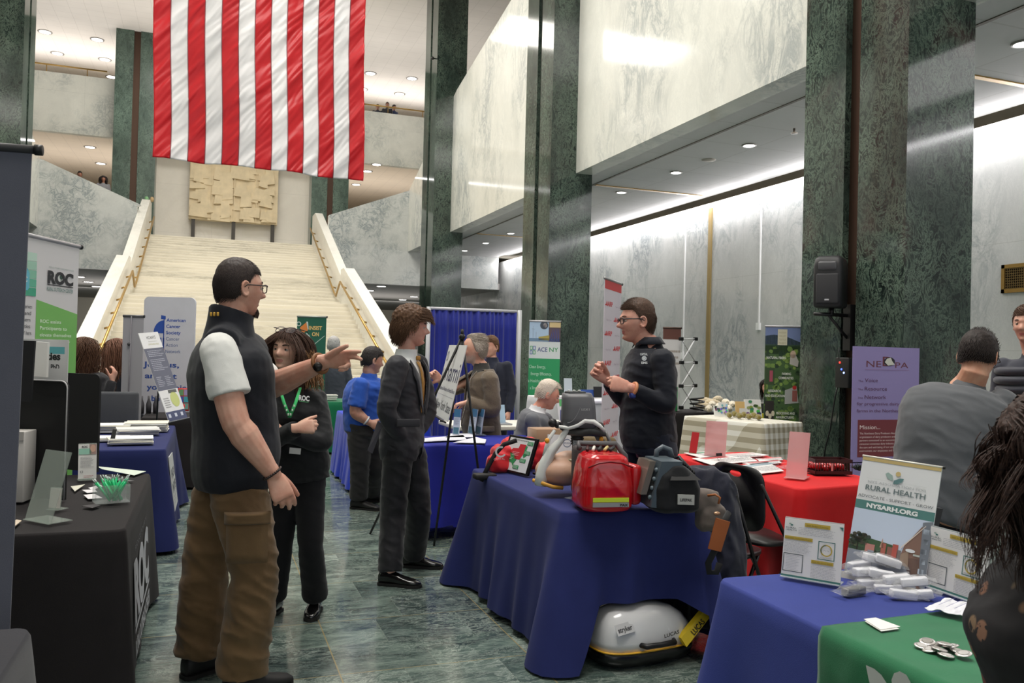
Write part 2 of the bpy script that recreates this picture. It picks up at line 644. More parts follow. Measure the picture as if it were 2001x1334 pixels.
# ------------------------------------------------------------------ the room
def floor_material():
 m, nt, N, L, b = newmat('green_marble_tiles')
 v = coords(N, L)
 sp = N.new('ShaderNodeSeparateXYZ')
 L.new(v, sp.inputs[0])
 X, Y = sp.outputs['X'], sp.outputs['Y']
 ux = mathn(N, L, 'DIVIDE', mathn(N, L, 'ADD', X, 94 - 0.62), 0.94)
 uy = mathn(N, L, 'DIVIDE', mathn(N, L, 'ADD', Y, 77.0 - 3.93 + 0.0), 0.77)
 hy = mathn(N, L, 'MULTIPLY', uy, 2.0)
 row = mathn(N, L, 'FLOOR', hy)
 hx = mathn(N, L, 'ADD', mathn(N, L, 'MULTIPLY', ux, 2.0), mathn(N, L, 'MULTIPLY', mathn(N, L, 'MODULO', row, 2.0), 0.35))
 cell = N.new('ShaderNodeCombineXYZ')
 L.new(mathn(N, L, 'FLOOR', hx), cell.inputs[0])
 L.new(row, cell.inputs[1])
 wn = N.new('ShaderNodeTexWhiteNoise')
 wn.noise_dimensions = '2D'
 L.new(cell.outputs[0], wn.inputs['Vector'])
 off = N.new('ShaderNodeVectorMath')
 off.operation = 'MULTIPLY_ADD'
 L.new(wn.outputs['Color'], off.inputs[0])
 off.inputs[1].default_value = (30, 30, 30)
 L.new(v, off.inputs[2])
 mp = N.new('ShaderNodeMapping')
 mp.inputs['Scale'].default_value = (0.55, 1.5, 1)
 mp.inputs['Rotation'].default_value = (0, 0, 0.2)
 L.new(off.outputs[0], mp.inputs[0])
 vv = mp.outputs[0]
 n1 = tex(N, L, vv, 5.0, 8, 0.7, 1.0)
 c1 = ramp(N, L, n1, [(0.3, lin((44, 54, 56))), (0.5, lin((84, 96, 94))), (0.72, lin((134, 146, 140)))])
 tone = ramp(N, L, wn.outputs['Value'], [(0.0, (0.5, 0.55, 0.58, 1)), (0.45, (0.82, 0.9, 0.84, 1)), (1.0, (1.25, 1.25, 1.18, 1))])
 c2 = mixc(N, L, 1.0, c1, tone, 'MULTIPLY')
 n2 = tex(N, L, vv, 7.0, 9, 0.78, 2.2)
 r2 = mathn(N, L, 'ABSOLUTE', mathn(N, L, 'SUBTRACT', n2, 0.5))
 f = ramp(N, L, r2, [(0.0, (0.9, 0.9, 0.9, 1)), (0.012, (0.3, 0.3, 0.3, 1)), (0.03, (0, 0, 0, 1))])
 patch = ramp(N, L, tex(N, L, off.outputs[0], 1.5, 3), [(0.42, (0.25, 0.25, 0.25, 1)), (0.62, (1, 1, 1, 1))])
 c3 = mixc(N, L, mathn(N, L, 'MULTIPLY', f, patch), c2, lin((196, 206, 196)))
 def line(s, w):
  fr = mathn(N, L, 'FRACT', s)
  d = mathn(N, L, 'MINIMUM', fr, mathn(N, L, 'SUBTRACT', 1.0, fr))
  return mathn(N, L, 'LESS_THAN', d, w)
 thin = mathn(N, L, 'MAXIMUM', line(hx, 0.004), line(hy, 0.006))
 c4 = mixc(N, L, mathn(N, L, 'MULTIPLY', thin, 0.5), c3, lin((120, 128, 120)))
 gold = mathn(N, L, 'MAXIMUM', line(ux, 0.0035), line(uy, 0.0035))
 c5 = mixc(N, L, mathn(N, L, 'MULTIPLY', gold, 0.75), c4, lin((150, 132, 88)))
 L.new(c5, b.inputs['Base Color'])
 b.inputs['Roughness'].default_value = 0.13
 b.inputs['Specular IOR Level'].default_value = 0.6
 rr = ramp(N, L, n1, [(0.3, (0.10, 0.10, 0.10, 1)), (0.8, (0.2, 0.2, 0.2, 1))])
 L.new(rr, b.inputs['Roughness'])
 return m
def ceiling_material(name='ceiling_tiles', col=(222, 216, 210), per=0.61):
 m, nt, N, L, b = newmat(name)
 v = coords(N, L)
 sp = N.new('ShaderNodeSeparateXYZ')
 L.new(v, sp.inputs[0])
 def line(s, p, w):
  fr = mathn(N, L, 'FRACT', mathn(N, L, 'DIVIDE', mathn(N, L, 'ADD', s, 100 * p), p))
  d = mathn(N, L, 'MINIMUM', fr, mathn(N, L, 'SUBTRACT', 1.0, fr))
  return mathn(N, L, 'LESS_THAN', d, w)
 ln = mathn(N, L, 'MAXIMUM', line(sp.outputs[0], per, 0.012), line(sp.outputs[1], per, 0.012))
 bcol = ramp(N, L, tex(N, L, v, 0.8, 2), [(0.3, lin(col)), (0.7, lin(tuple(c * 0.97 for c in col)))])
 L.new(mixc(N, L, mathn(N, L, 'MULTIPLY', ln, 0.3), bcol, lin((150, 145, 140))), b.inputs['Base Color'])
 b.inputs['Roughness'].default_value = 0.85
 return m
M_FLOOR = floor_material()
M_CEIL = ceiling_material()
M_CEIL2 = ceiling_material('aisle_ceiling_tiles', (206, 204, 204), 1.25)
M_WM = white_marble('white_marble_gallery', 1.0, (1, 1, 0.5), (224, 224, 215), (140, 148, 150), rough=0.1, amount=0.9)
M_WMW = white_marble('white_marble_wall', 1.2, (1, 1, 0.6), (205, 206, 203), (120, 130, 133), seams=(1.55, 1.75, 'y'), rough=0.13)
M_WMB = white_marble('white_marble_bridge', 1.7, (1, 1, 0.9), (206, 208, 204), (118, 130, 134), seams=(2.6, 2.4, 'x'), rough=0.2, amount=1.1)
M_WMS = white_marble('white_marble_stair', 0.9, (0.35, 1, 2.6), (232, 226, 210), (160, 156, 142), rough=0.35, amount=0.75)
M_CREAM = flat((232, 224, 206), 0.5)
M_BRASS = flat((158, 128, 74), 0.3, metal=0.9)
M_BRONZE = flat((74, 56, 46), 0.35, metal=0.7)
M_BLACK = flat((14, 14, 15), 0.45)
M_WHITE = flat((236, 236, 234), 0.5)
M_LAMP = flat((255, 252, 246), 0.5, emit=7.0)
M_GM = [green_marble('green_marble_%s' % n, s, red=r) for n, s, r in (('a', 0.0, True), ('b', 11.0, False), ('c', 23.0, False), ('d', 37.0, False))]
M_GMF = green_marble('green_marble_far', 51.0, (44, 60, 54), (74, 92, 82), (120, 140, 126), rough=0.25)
def struct(name, boxes, m, **kw):
 mb = MB().mat(m)
 for b in boxes:
  mb.box(*b)
 return mb.build(name, None, kind='structure', **kw)
XL = 2 * XC - XWALL
XPL = 2 * XC - XP
struct('floor', [(-16, -10, -0.2, 16, 60, 0)], M_FLOOR)
# --- right side
struct('wall_right', [(XWALL, -10, 0, XWALL + 0.3, 52, ZC - 0.16)], M_WMW)
struct('wall_right_upper', [(XWALL + 0.35, -10, ZC + 0.6, XWALL + 0.6, 60, ZT)], M_WMW)
struct('ceiling_right_aisle', [(XP + 0.42, -10, ZC, XWALL - 0.32, 34.7, ZC + 0.25)], M_CEIL2)
struct('ceiling_right_cove', [(XWALL - 0.32, -10, ZC + 0.12, XWALL + 0.3, 34.7, ZC + 0.4)], M_WHITE)
struct('trim_1', [(XP + 0.88, -10, ZC - 0.012, XP + 0.94, 34.6, ZC)], flat((96, 88, 74), 0.5))
for i, y in enumerate((-9.9, -0.2, 9.0, 18.45, 28.0)):
 struct('trim_%d' % (i + 2), [(XP + 0.95, y - 0.05, ZC - 0.02, XWALL - 0.3, y + 0.05, ZC)], M_BRASS)
 struct('trim_%d' % (i + 12), [(XWALL - 0.04, y - 0.07, 0, XWALL, y + 0.07, ZC - 0.3)], flat((168, 146, 98), 0.4, metal=0.5))
# gallery fronts between the columns; their top rises towards the camera like the side stairs behind them
ztop_c = onX(893, 175, XP)
ztop_c2 = onX(971, 2, XP)
mz = (ztop_c2.z - ztop_c.z) / (ztop_c2.y - ztop_c.y)
def gallery(name, x0, x1, sgn):
 mb = MB().mat(M_WM)
 ys = [-10, 15.0, 17.5, 30.0, 34.7]
 za = ztop_c.z
 pts = [(-10, ZC), (-10, 13.0), (14.5, 13.0), (ztop_c.y, za), (34.7, 8.3), (34.7, ZC)]
 q = [Vector((x0, y, z)) for y, z in pts]
 mb.prism(q, (x1 - x0, 0, 0))
 return mb.build(name, None, kind='structure')
gallery('wall_right_gallery', XP, XP + 0.42, 1)
gallery('wall_left_gallery', XPL - 0.42, XPL, -1)
# --- left side mirrored
struct('wall_left', [(XL - 0.3, -10, 0, XL, 52, ZC - 0.16)], M_WMW)
struct('wall_left_upper', [(XL - 0.6, 13, ZC + 0.6, XL - 0.35, 60, ZT), (XL - 0.6, -10, ZC + 0.6, XL - 0.35, 13, 8.6)], M_WMW)
struct('ceiling_left_aisle', [(XL + 0.32, -10, ZC, XPL - 0.42, 34.7, ZC + 0.25)], M_CEIL2)
struct('ceiling_left_cove', [(XL - 0.3, -10, ZC + 0.12, XL + 0.32, 34.7, ZC + 0.4)], M_WHITE)
struct('ceiling', [(-16, -10, ZT, 16, 60, ZT + 0.3)], M_CEIL)
struct('wall_back_near', [(-16, -10.3, 0, 16, -10, 1.0), (-16, -10.3, 9.0, 16, -10, ZT)], M_CREAM)
struct('wall_back_far', [(-16, 58, 0, 16, 58.3, ZT)], M_CREAM)
struct('wall_front_side', [(-16.3, -10, 0, -16, 58, ZT), (16, -10, 0, 16.3, 58, ZT)], M_CREAM)
# --- green marble columns
def column(x0, x1, y0, y1, m, label, z1=ZT, chan='x-', g=0.12):
 e = empty('marble_column', ((x0 + x1) / 2, (y0 + y1) / 2, 0), 0, label, 'column', 'green marble columns of the hall')
 gm = (y0 + y1) / 2
 mb = MB().mat(m)
 if chan in ('x-', 'x+'):
  mb.box(x0, y0, 0, x1, gm - g, z1)
  mb.box(x0, gm + g, 0, x1, y1, z1)
 else:
  gx = (x0 + x1) / 2
  mb.box(x0, y0, 0, gx - g, y1, z1)
  mb.box(gx + g, y0, 0, x1, y1, z1)
 mb.build('stone_cladding', e)
 mb = MB().mat(M_BRONZE)
 if chan == 'x-':
  mb.box(x0 + 0.09, gm - g, 0, x1 - 0.02, gm + g, z1)
 elif chan == 'x+':
  mb.box(x0 + 0.02, gm - g, 0, x1 - 0.09, gm + g, z1)
 else:
  mb.box(gx - g, y0 + 0.09, 0, gx + g, y1 - 0.02, z1)
 mb.build('bronze_channel', e)
 return e
CW, CL = 0.98, 1.70
YA, YB, YC_ = 7.17, 17.5, 28.1
column(XF, XF + CW, YA, YA + CL, M_GM[0], 'widest green marble column, with the loudspeaker and the lilac banner in front')
column(XF, XF + CW + 0.06, YB, YB + CL, M_GM[1], 'dark green marble column behind the green and white roll-up banner')
column(XF, XF + CW + 0.1, YC_, YC_ + CL, M_GM[2], 'green marble column rising behind the left end of the royal blue curtain')
column(2 * XC - XF - CW, 2 * XC - XF, YC_, YC_ + CL, M_GM[3], 'green marble column at the left edge of the hall, cut by the grey banner', chan='x+')
column(-3.14 - 0.82, -3.14 + 0.82, 38.2, 39.2, M_GMF, 'far green marble column left of the carved relief, its shaft free above the stair', chan='y-', g=0.13)
column(4.98 - 0.82, 4.98 + 0.82, 38.2, 39.2, M_GMF, 'far green marble column right of the carved relief, under the flag corner', chan='y-', g=0.13)
# --- bridge wall with sloping stair parapets, pierced by the stair
YBW = 34.7
mb = MB().mat(M_WMB)
zb = 4.26
for s in (1, -1):
 def X(v):
  return XC + s * v
 if s == 1:
  a = onY(643, 420, YBW)
  b_ = onY(800, 372, YBW)
 else:
  a = onY(275, 400, YBW)
  b_ = onY(80, 310, YBW)
 xa, xb = abs(a.x - XC), abs(b_.x - XC)
 pts = [(X(3.6), zb), (X(3.6), a.z - 0.05), (X(xa), a.z), (X(xb), b_.z), (X(11.0), b_.z + 0.3), (X(11.0), zb)]
 q = [Vector((x, YBW, z)) for x, z in pts]
 mb.prism(q, (0, 0.35, 0))
mb.build('wall_bridge', None, kind='structure')
# second floor slab behind the stair, third floor front, lower lobby ceiling
struct('ceiling_lower_lobby', [(-16, 35.05, zb + 0.02, XC - 3.3, 58, zb + 0.3), (XC + 3.3, 35.05, zb + 0.02, 16, 58, zb + 0.3)], flat((170, 166, 162), 0.7))
struct('floor_upper', [(-16, 37.95, 5.7, 16, 58, 6.02), (-16, 35.05, 5.7, XC - 3.7, 37.95, 6.02), (XC + 3.7, 35.05, 5.7, 16, 37.95, 6.02)], M_WMS)
Y3 = 39.3
zt3 = onY(765, 222, Y3).z
zb3 = onY(767, 324, Y3).z
struct('wall_third_floor_front', [(-16, Y3, zb3, XC - 3.2, Y3 + 0.3, zt3), (XC + 3.2, Y3, zb3, 16, Y3 + 0.3, zt3)], white_marble('white_marble_third_floor', 1.3, (1, 1, 0.9), (224, 224, 214), (150, 158, 156), seams=(2.6, 4, 'x'), rough=0.3, amount=0.9))
struct('ceiling_second_floor', [(-16, Y3 + 0.3, zb3, 16, 58, zb3 + 0.25)], ceiling_material('warm_ceiling_tiles', (226, 214, 200), 0.61))
struct('floor_third', [(-16, Y3 + 0.3, zt3 - 1.05, 16, 58, zt3 - 0.95)], M_CREAM)
# white wall carrying the relief
struct('wall_relief', [(XC - 4.2, 41.0, 6.02, XC + 4.2, 41.4, ZT)], white_marble('pale_stone', 0.6, (1, 1, 1), (240, 236, 226), (214, 208, 196), seams=(4.2, 2.2, 'x'), rough=0.45, amount=0.4))
# --- railing on the third floor
for s, x0, x1 in ((1, XC + 4.3, 12.0), (-1, -10.5, XC - 5.3)):
 zr = onY(765, 208, Y3).z
 e = empty('brass_railing', ((x0 + x1) / 2, Y3, zt3), 0, 'thin brass rail on top of the third floor wall, %s' % ('right of the flag' if s == 1 else 'at the upper left'), 'railing', 'brass rails of the third floor')
 MB().mat(M_BRASS).tube([(x0, Y3 + 0.15, zr), (x1, Y3 + 0.15, zr)], 0.035, 8).build('rail', e)
 for k in range(4):
  x = x0 + (x1 - x0) * (k + 0.5) / 4
  MB().mat(M_BRASS).tube([(x, Y3 + 0.15, zt3 - 0.02), (x, Y3 + 0.15, zr)], 0.02, 6).build('post', e)
# --- staircase
e = empty('grand_staircase', (XC, 19, 0), 0, 'wide white marble staircase with brass handrails rising to the upper floor', 'staircase')
mb = MB().mat(M_WMS)
YS0, ZL, YL0, YL1, YS1, ZS1 = 19.0, 2.95, 27.4, 28.7, 37.9, 6.02
n1_, n2_ = 21, 22
prof = [(YS0, 0)]
y, z = YS0, 0
for i in range(n1_):
 z += ZL / n1_
 prof.append((y - 0.025, z - 0.035))
 prof.append((y - 0.025, z))
 y += (YL0 - YS0) / n1_
 prof.append((y, z))
y = YL1
for i in range(n2_):
 prof.append((y, z))
 z += (ZS1 - ZL) / n2_
 prof.append((y - 0.025, z - 0.035))
 prof.append((y - 0.025, z))
 y += (YS1 - YL1) / n2_
prof.append((y, z))
for (pa, pb) in zip(prof[:-1], prof[1:]):
 w = 3.36
 mb.add([(XC - w, pa[0], pa[1]), (XC + w, pa[0], pa[1]), (XC + w, pb[0], pb[1]), (XC - w, pb[0], pb[1])], [(0, 1, 2, 3)], False)
# body under the steps
mb.prism([(XC - 3.3, YS0 + 0.6, 0), (XC - 3.3, YL0, ZL - 0.3), (XC - 3.3, YL1, ZL - 0.3), (XC - 3.3, YS1, ZS1 - 0.4), (XC - 3.3, YS1, 5.2), (XC - 3.3, YL1 + 1, 1.6), (XC - 3.3, YL0 - 2, 0)], (6.6, 0, 0))
mb.build('steps', e)
M_BAL = white_marble('white_marble_balustrade', 1.0, (1, 0.5, 1), (240, 238, 230), (190, 190, 182), rough=0.3, amount=0.55)
for s in (1, -1):
 xi, xo = XC + s * 3.27, XC + s * 3.62
 low = [(YS0 - 0.6, 0), (YS0 - 0.6, 1.0), (28.1, 4.2), (28.75, 4.2), (28.75, 2.2), (YS0 + 1, 0)]
 mb = MB().mat(M_BAL)
 mb.prism([(xi, y, z) for y, z in low], (xo - xi, 0, 0))
 mb.build('balustrade', e)
 up = [(28.75, 2.3), (28.75, 3.95), (36.9, 7.35), (37.9, 7.35), (37.9, 5.2), (30.5, 2.3)]
 mb = MB().mat(M_BAL)
 xo2 = XC + s * 3.58
 mb.prism([(xi + s * 0.02, y, z) for y, z in up], (xo2 - xi, 0, 0))
 mb.build('balustrade', e)
 xr = xi - s * 0.12
 path = [(xr, YS0 - 0.4, 0.75), (xr, 28.0, 3.72), (xr, 28.9, 3.3), (xr, 29.3, 3.42), (xr, 37.3, 6.72)]
 r = MB().mat(flat((186, 150, 84), 0.3, metal=0.7)).tube(path, 0.035, 8).build('handrail', e)
 for k in range(14):
  t = (k + 0.5) / 14
  if t < 0.5:
   y = YS0 + (28.0 - YS0) * t * 2
   z = 0.75 + (3.72 - 0.75) * (y - YS0 + 0.4) / (28.4 - YS0)
  else:
   y = 29.4 + (37.2 - 29.4) * (t - 0.5) * 2
   z = 3.42 + (6.72 - 3.42) * (y - 29.3) / 8.0
  MB().mat(M_BRASS).tube([(xr, y, z), (xi + s * 0.02, y, z - 0.05)], 0.025, 6).build('bracket', r)
# --- carved relief on black posts
e = empty('carved_relief', (0.95, 40.4, 6.02), 0, 'large square carved stone relief standing on three black posts above the staircase', 'relief')
tl, br = onY(368.4, 428, 40.4), onY(541.5, 438, 40.4)
x0, x1, z0 = tl.x, br.x, (tl.z + br.z) / 2
z1 = z0 + 3.5
M_REL = cloth((222, 206, 174), 0.8, 0.08, False, 0.0)
mb = MB().mat(M_REL)
mb.box(x0, 40.4, z0, x1, 40.8, z1)
rr = random.Random(5)
for i in range(4):
 for j in range(4):
  cx = x0 + (x1 - x0) * (i + 0.5) / 4
  cz_ = z0 + (z1 - z0) * (j + 0.5) / 4
  for k in range(4):
   w, h, d = rr.uniform(.12, .42), rr.uniform(.1, .4), rr.uniform(.04, .17)
   ax, az = cx + rr.uniform(-.28, .28), cz_ + rr.uniform(-.28, .28)
   ax = min(max(ax, x0 + w), x1 - w)
   az = min(max(az, z0 + h), z1 - h)
   sh = rr.uniform(-.1, .1)
   mb.prism([(ax - w, 40.4, az - h), (ax + w, 40.4, az - h + sh), (ax + w * rr.uniform(.5, 1), 40.4, az + h), (ax - w * rr.uniform(.5, 1), 40.4, az + h + sh)], (0, -d, 0))
for i in (1, 2, 3):
 x = x0 + (x1 - x0) * i / 4
 mb.box(x - 0.02, 40.3, z0, x + 0.02, 40.4, z1)
mb.build('carved_panel', e)
for f in (0.03, 0.48, 0.93):
 x = x0 + (x1 - x0) * f
 MB().mat(flat((60, 56, 50), 0.5)).box(x, 40.45, 6.02, x + 0.16, 40.7, z0 + 0.02).build('post', e)
# --- ceiling downlights
def downlight(x, y, z, label, r=0.11, grp=None):
 e = empty('ceiling_downlight', (x, y, z), 0, label, 'ceiling light', grp or 'round ceiling downlights')
 MB().mat(flat((150, 146, 140), 0.4)).lathe((x, y, z - 0.02), [(r * 1.28, 0.0), (r * 1.3, 0.02)], 20).build('trim_ring', e)
 MB().mat(M_LAMP).lathe((x, y, z - 0.028), [(r * 0.85, 0.0), (r, 0.006)], 20).build('lamp', e)
 return e
for i, (a, w) in enumerate((((1464, 283), 'largest round downlight in the right aisle ceiling, beside the widest column'),
       ((1321, 336), 'round downlight in the right aisle ceiling above the man in the black polo'),
       ((1214, 375), 'round downlight just left of the brass ceiling strip, right aisle'),
       ((998, 455), 'round downlight in the aisle ceiling right of the curtain column, nearest one'),
       ((949, 474), 'middle downlight of the three seen above the royal blue curtain'),
       ((908, 489), 'furthest downlight above the royal blue curtain, by the column'),
       ((1999, 84), 'downlight cut by the right edge of the photo'))):
 p = onZ(a[0], a[1], ZC)
 downlight(p.x, p.y, ZC, w)
p = onZ(1385, 312, ZC)
MB().mat(flat((176, 168, 158), 0.6)).lathe((p.x, p.y, ZC - 0.02), [(0.13, 0), (0.15, 0.02)], 24).build('ceiling_speaker', None, label='round beige ceiling speaker grille between two downlights of the right aisle', cat='ceiling speaker')
p = onZ(1552, 251, ZC)
e = empty('sprinkler', (p.x, p.y, ZC), 0, 'small sprinkler head in the aisle ceiling beside the widest column', 'sprinkler')
MB().mat(flat((120, 110, 100), 0.4, metal=0.6)).cyl((p.x, p.y, ZC), (p.x, p.y, ZC - 0.08), 0.02).cyl((p.x, p.y, ZC - 0.08), (p.x, p.y, ZC - 0.09), 0.06).build('sprinkler_head', e)
ZLL = zb + 0.02
for a, w in (((745, 558.5), 'nearest of the lobby lights right of the staircase'), ((722, 567), 'lobby downlight touching the right balustrade in the photo'),
   ((809, 579), 'lobby downlight nearest the column above the boy in the suit'), ((787, 585), 'lobby downlight above the hair of the boy in the suit'),
   ((155, 540), 'topmost lobby downlight left of the staircase'), ((173, 550), 'second lobby downlight left of the staircase'), ((188, 559), 'third lobby downlight left of the staircase'),
   ((170, 583), 'fourth lobby downlight left of the staircase'), ((175, 592), 'lowest lobby downlight left of the staircase')):
 p = onZ(a[0], a[1], ZLL)
 if p.y < 57:
  downlight(p.x, p.y, ZLL, w, 0.2, 'lobby downlights under the bridge')
for a in ((88, 62), (190, 77), (112, 104), (205, 116), (724, 143), (805, 153), (708, 174), (781, 183), (218, 150)):
 p = onZ(a[0], a[1], ZT)
 if p.y < 57:
  w = 'upper left' if a[0] < 400 else 'right of the flag'
  downlight(p.x, p.y, ZT, 'high ceiling downlight %s at height %s' % (w, {62: 'of the topmost row', 77: 'second from the top', 104: 'third from the top', 116: 'fourth from the top', 150: 'just above the rail', 143: 'of the topmost pair, left one', 153: 'of the topmost pair, right one', 174: 'lowest beside the flag edge', 183: 'just above the two spectators'}[a[1]]), 0.22, 'high ceiling downlights')
for a, w in (((176, 287), 'left of the far left column, upper one'), ((197, 319), 'left of the far left column, lower one'), ((718, 334), 'right of the flag corner, upper one'), ((696, 360), 'beside the far right column, lower one'), ((736, 321), 'right of the flag corner under the wall edge')):
 p = onZ(a[0], a[1], zb3)
 if p.y < 57:
  downlight(p.x, p.y, zb3, 'second floor ceiling downlight ' + w, 0.2, 'second floor downlights')
# --- wall fittings in the right aisle
e = empty('wall_vent', (XWALL, 11.9, 3.1), 0, 'square brass grille on the marble wall at the right edge', 'vent')
a = onX(1960, 518, XWALL)
b_ = onX(1960, 573, XWALL)
y1 = a.y
mb = MB().mat(M_BRASS)
zt, zl = a.z, b_.z
y0 = y1 - 0.95
for q in ((y0, zl, y1, zl + 0.06), (y0, zt - 0.06, y1, zt), (y0, zl, y0 + 0.06, zt), (y1 - 0.06, zl, y1, zt)):
 mb.box(XWALL - 0.04, q[0], q[1], XWALL, q[2], q[3])
mb.build('frame', e)
mb = MB().mat(flat((112, 92, 56), 0.4, metal=0.7))
for k in range(24):
 y = y0 + 0.07 + (y1 - y0 - 0.14) * k / 23
 mb.box(XWALL - 0.025, y - 0.006, zl + .05, XWALL - 0.015, y + 0.006, zt - .05)
for k in range(9):
 z = zl + 0.07 + (zt - zl - 0.14) * k / 8
 mb.box(XWALL - 0.028, y0 + .05, z - 0.006, XWALL - 0.018, y1 - .05, z + 0.006)
mb.build('grille', e)
MB().mat(flat((30, 26, 20), 0.8)).box(XWALL - 0.012, y0 + .02, zl + .02, XWALL - .002, y1 - .02, zt - .02).build('backing', e)
for (px, pyt, pyb, w) in ((1489.5, 372, 632, 'white surface conduit ending in a box, right of the brass strip'), (1341.5, 420, 690, 'white surface conduit left of the brass strip on the marble wall')):
 a, b_ = onX(px, pyt, XWALL), onX(px - 1, pyb, XWALL)
 e = empty('wall_conduit', (XWALL, a.y, b_.z), 0, w, 'conduit', 'white conduits on the aisle wall')
 MB().mat(M_WHITE).box(XWALL - 0.03, a.y - 0.018, b_.z, XWALL, a.y + 0.018, ZC - 0.3).build('channel', e)
 MB().mat(M_WHITE).box(XWALL - 0.06, a.y - 0.06, b_.z - 0.15, XWALL, a.y + 0.06, b_.z + 0.02).build('outlet_box', e)
# --- flag
YFL = 13.0
tl, tr = onY(302, -10, YFL), onY(716, -10, YFL)
bl, br_ = onY(289, 306, YFL), onY(708, 343, YFL)
fw = tr.x - tl.x
fx0 = (tl.x + bl.x) / 2 + 0.02
zbot = bl.z
fh = fw * 1.9
M_FR = flat((200, 24, 34), 0.35, spec=0.4, coat=0.0)
M_FW = flat((236, 234, 234), 0.4, spec=0.4)
M_FB = flat((30, 36, 92), 0.4)
mb = MB()
NU, NV = 156, 230
def fpt(u, v):
 # u 0..1 across, v 0..1 from the bottom
 x = fx0 + fw * (u + 0.012 * sin(v * 9 + 1) * (1 - v))
 z = zbot + fh * v + 0.01 * sin(u * 22) * (1 - v) ** 3 - 0.05 * u * (1 - min(1, v * 3))
 y = YFL + 0.05 * sin(u * 9 + v * 3) + 0.03 * mnoise.noise(Vector((u * 3 + v * 3, v * 22 - u * 13, 0))) + 0.014 * (0.4 - abs(mnoise.noise(Vector((u * 9, v * 52 - u * 34, 3))))) * 2
 y += 0.05 * (u - 0.5)
 return (x, y, z)
vs = [fpt(i / NU, j / NV) for j in range(NV + 1) for i in range(NU + 1)]
groups = {}
for j in range(NV):
 for i in range(NU):
  u, v = (i + 0.5) / NU, (j + 0.5) / NV
  s = int(u * 13)
  m = M_FR if s % 2 == 0 else M_FW
  if v > 0.62 and u < 7 / 13:
   m = M_FB
  groups.setdefault(m.name, (m, []))[1].append((j * (NU + 1) + i, j * (NU + 1) + i + 1, (j + 1) * (NU + 1) + i + 1, (j + 1) * (NU + 1) + i))
first = True
for m, fs in groups.values():
 mb.mat(m)
 if first:
  mb.add(vs, fs, True)
  first = False
 else:
  for f in fs:
   mb.f.append(f)
   mb.mi.append(mb.cur)
   mb.sm.append(True)
fe = empty('hanging_flag', (fx0 + fw / 2, YFL, zbot + fh), 0, 'huge red and white striped flag hanging vertically over the hall', 'flag')
fo = mb.build('flag_cloth', fe)
so = fo.modifiers.new('thickness', 'SOLIDIFY')
so.thickness = 0.006
mb = MB().mat(flat((225, 222, 222), 0.5))
for s in range(1, 13):
 pts = [fpt(s / 13, v / 60) for v in range(61)]
 pts = [(p[0], p[1] - 0.008, p[2]) for p in pts]
 mb.tube(pts, 0.006, 4)
mb.mats = [flat((150, 90, 96), 0.6)]
mb.build('seam', fe)
mb = MB().mat(M_BRONZE).tube([(fx0 - 0.1, YFL, zbot + fh + 0.02), (fx0 + fw + 0.1, YFL, zbot + fh + 0.02)], 0.03, 10)
for x in (fx0 + 0.2, fx0 + fw - 0.2):
 mb.tube([(x, YFL, zbot + fh), (x, YFL, ZT)], 0.008, 6)
mb.build('hanging_pole', fe)
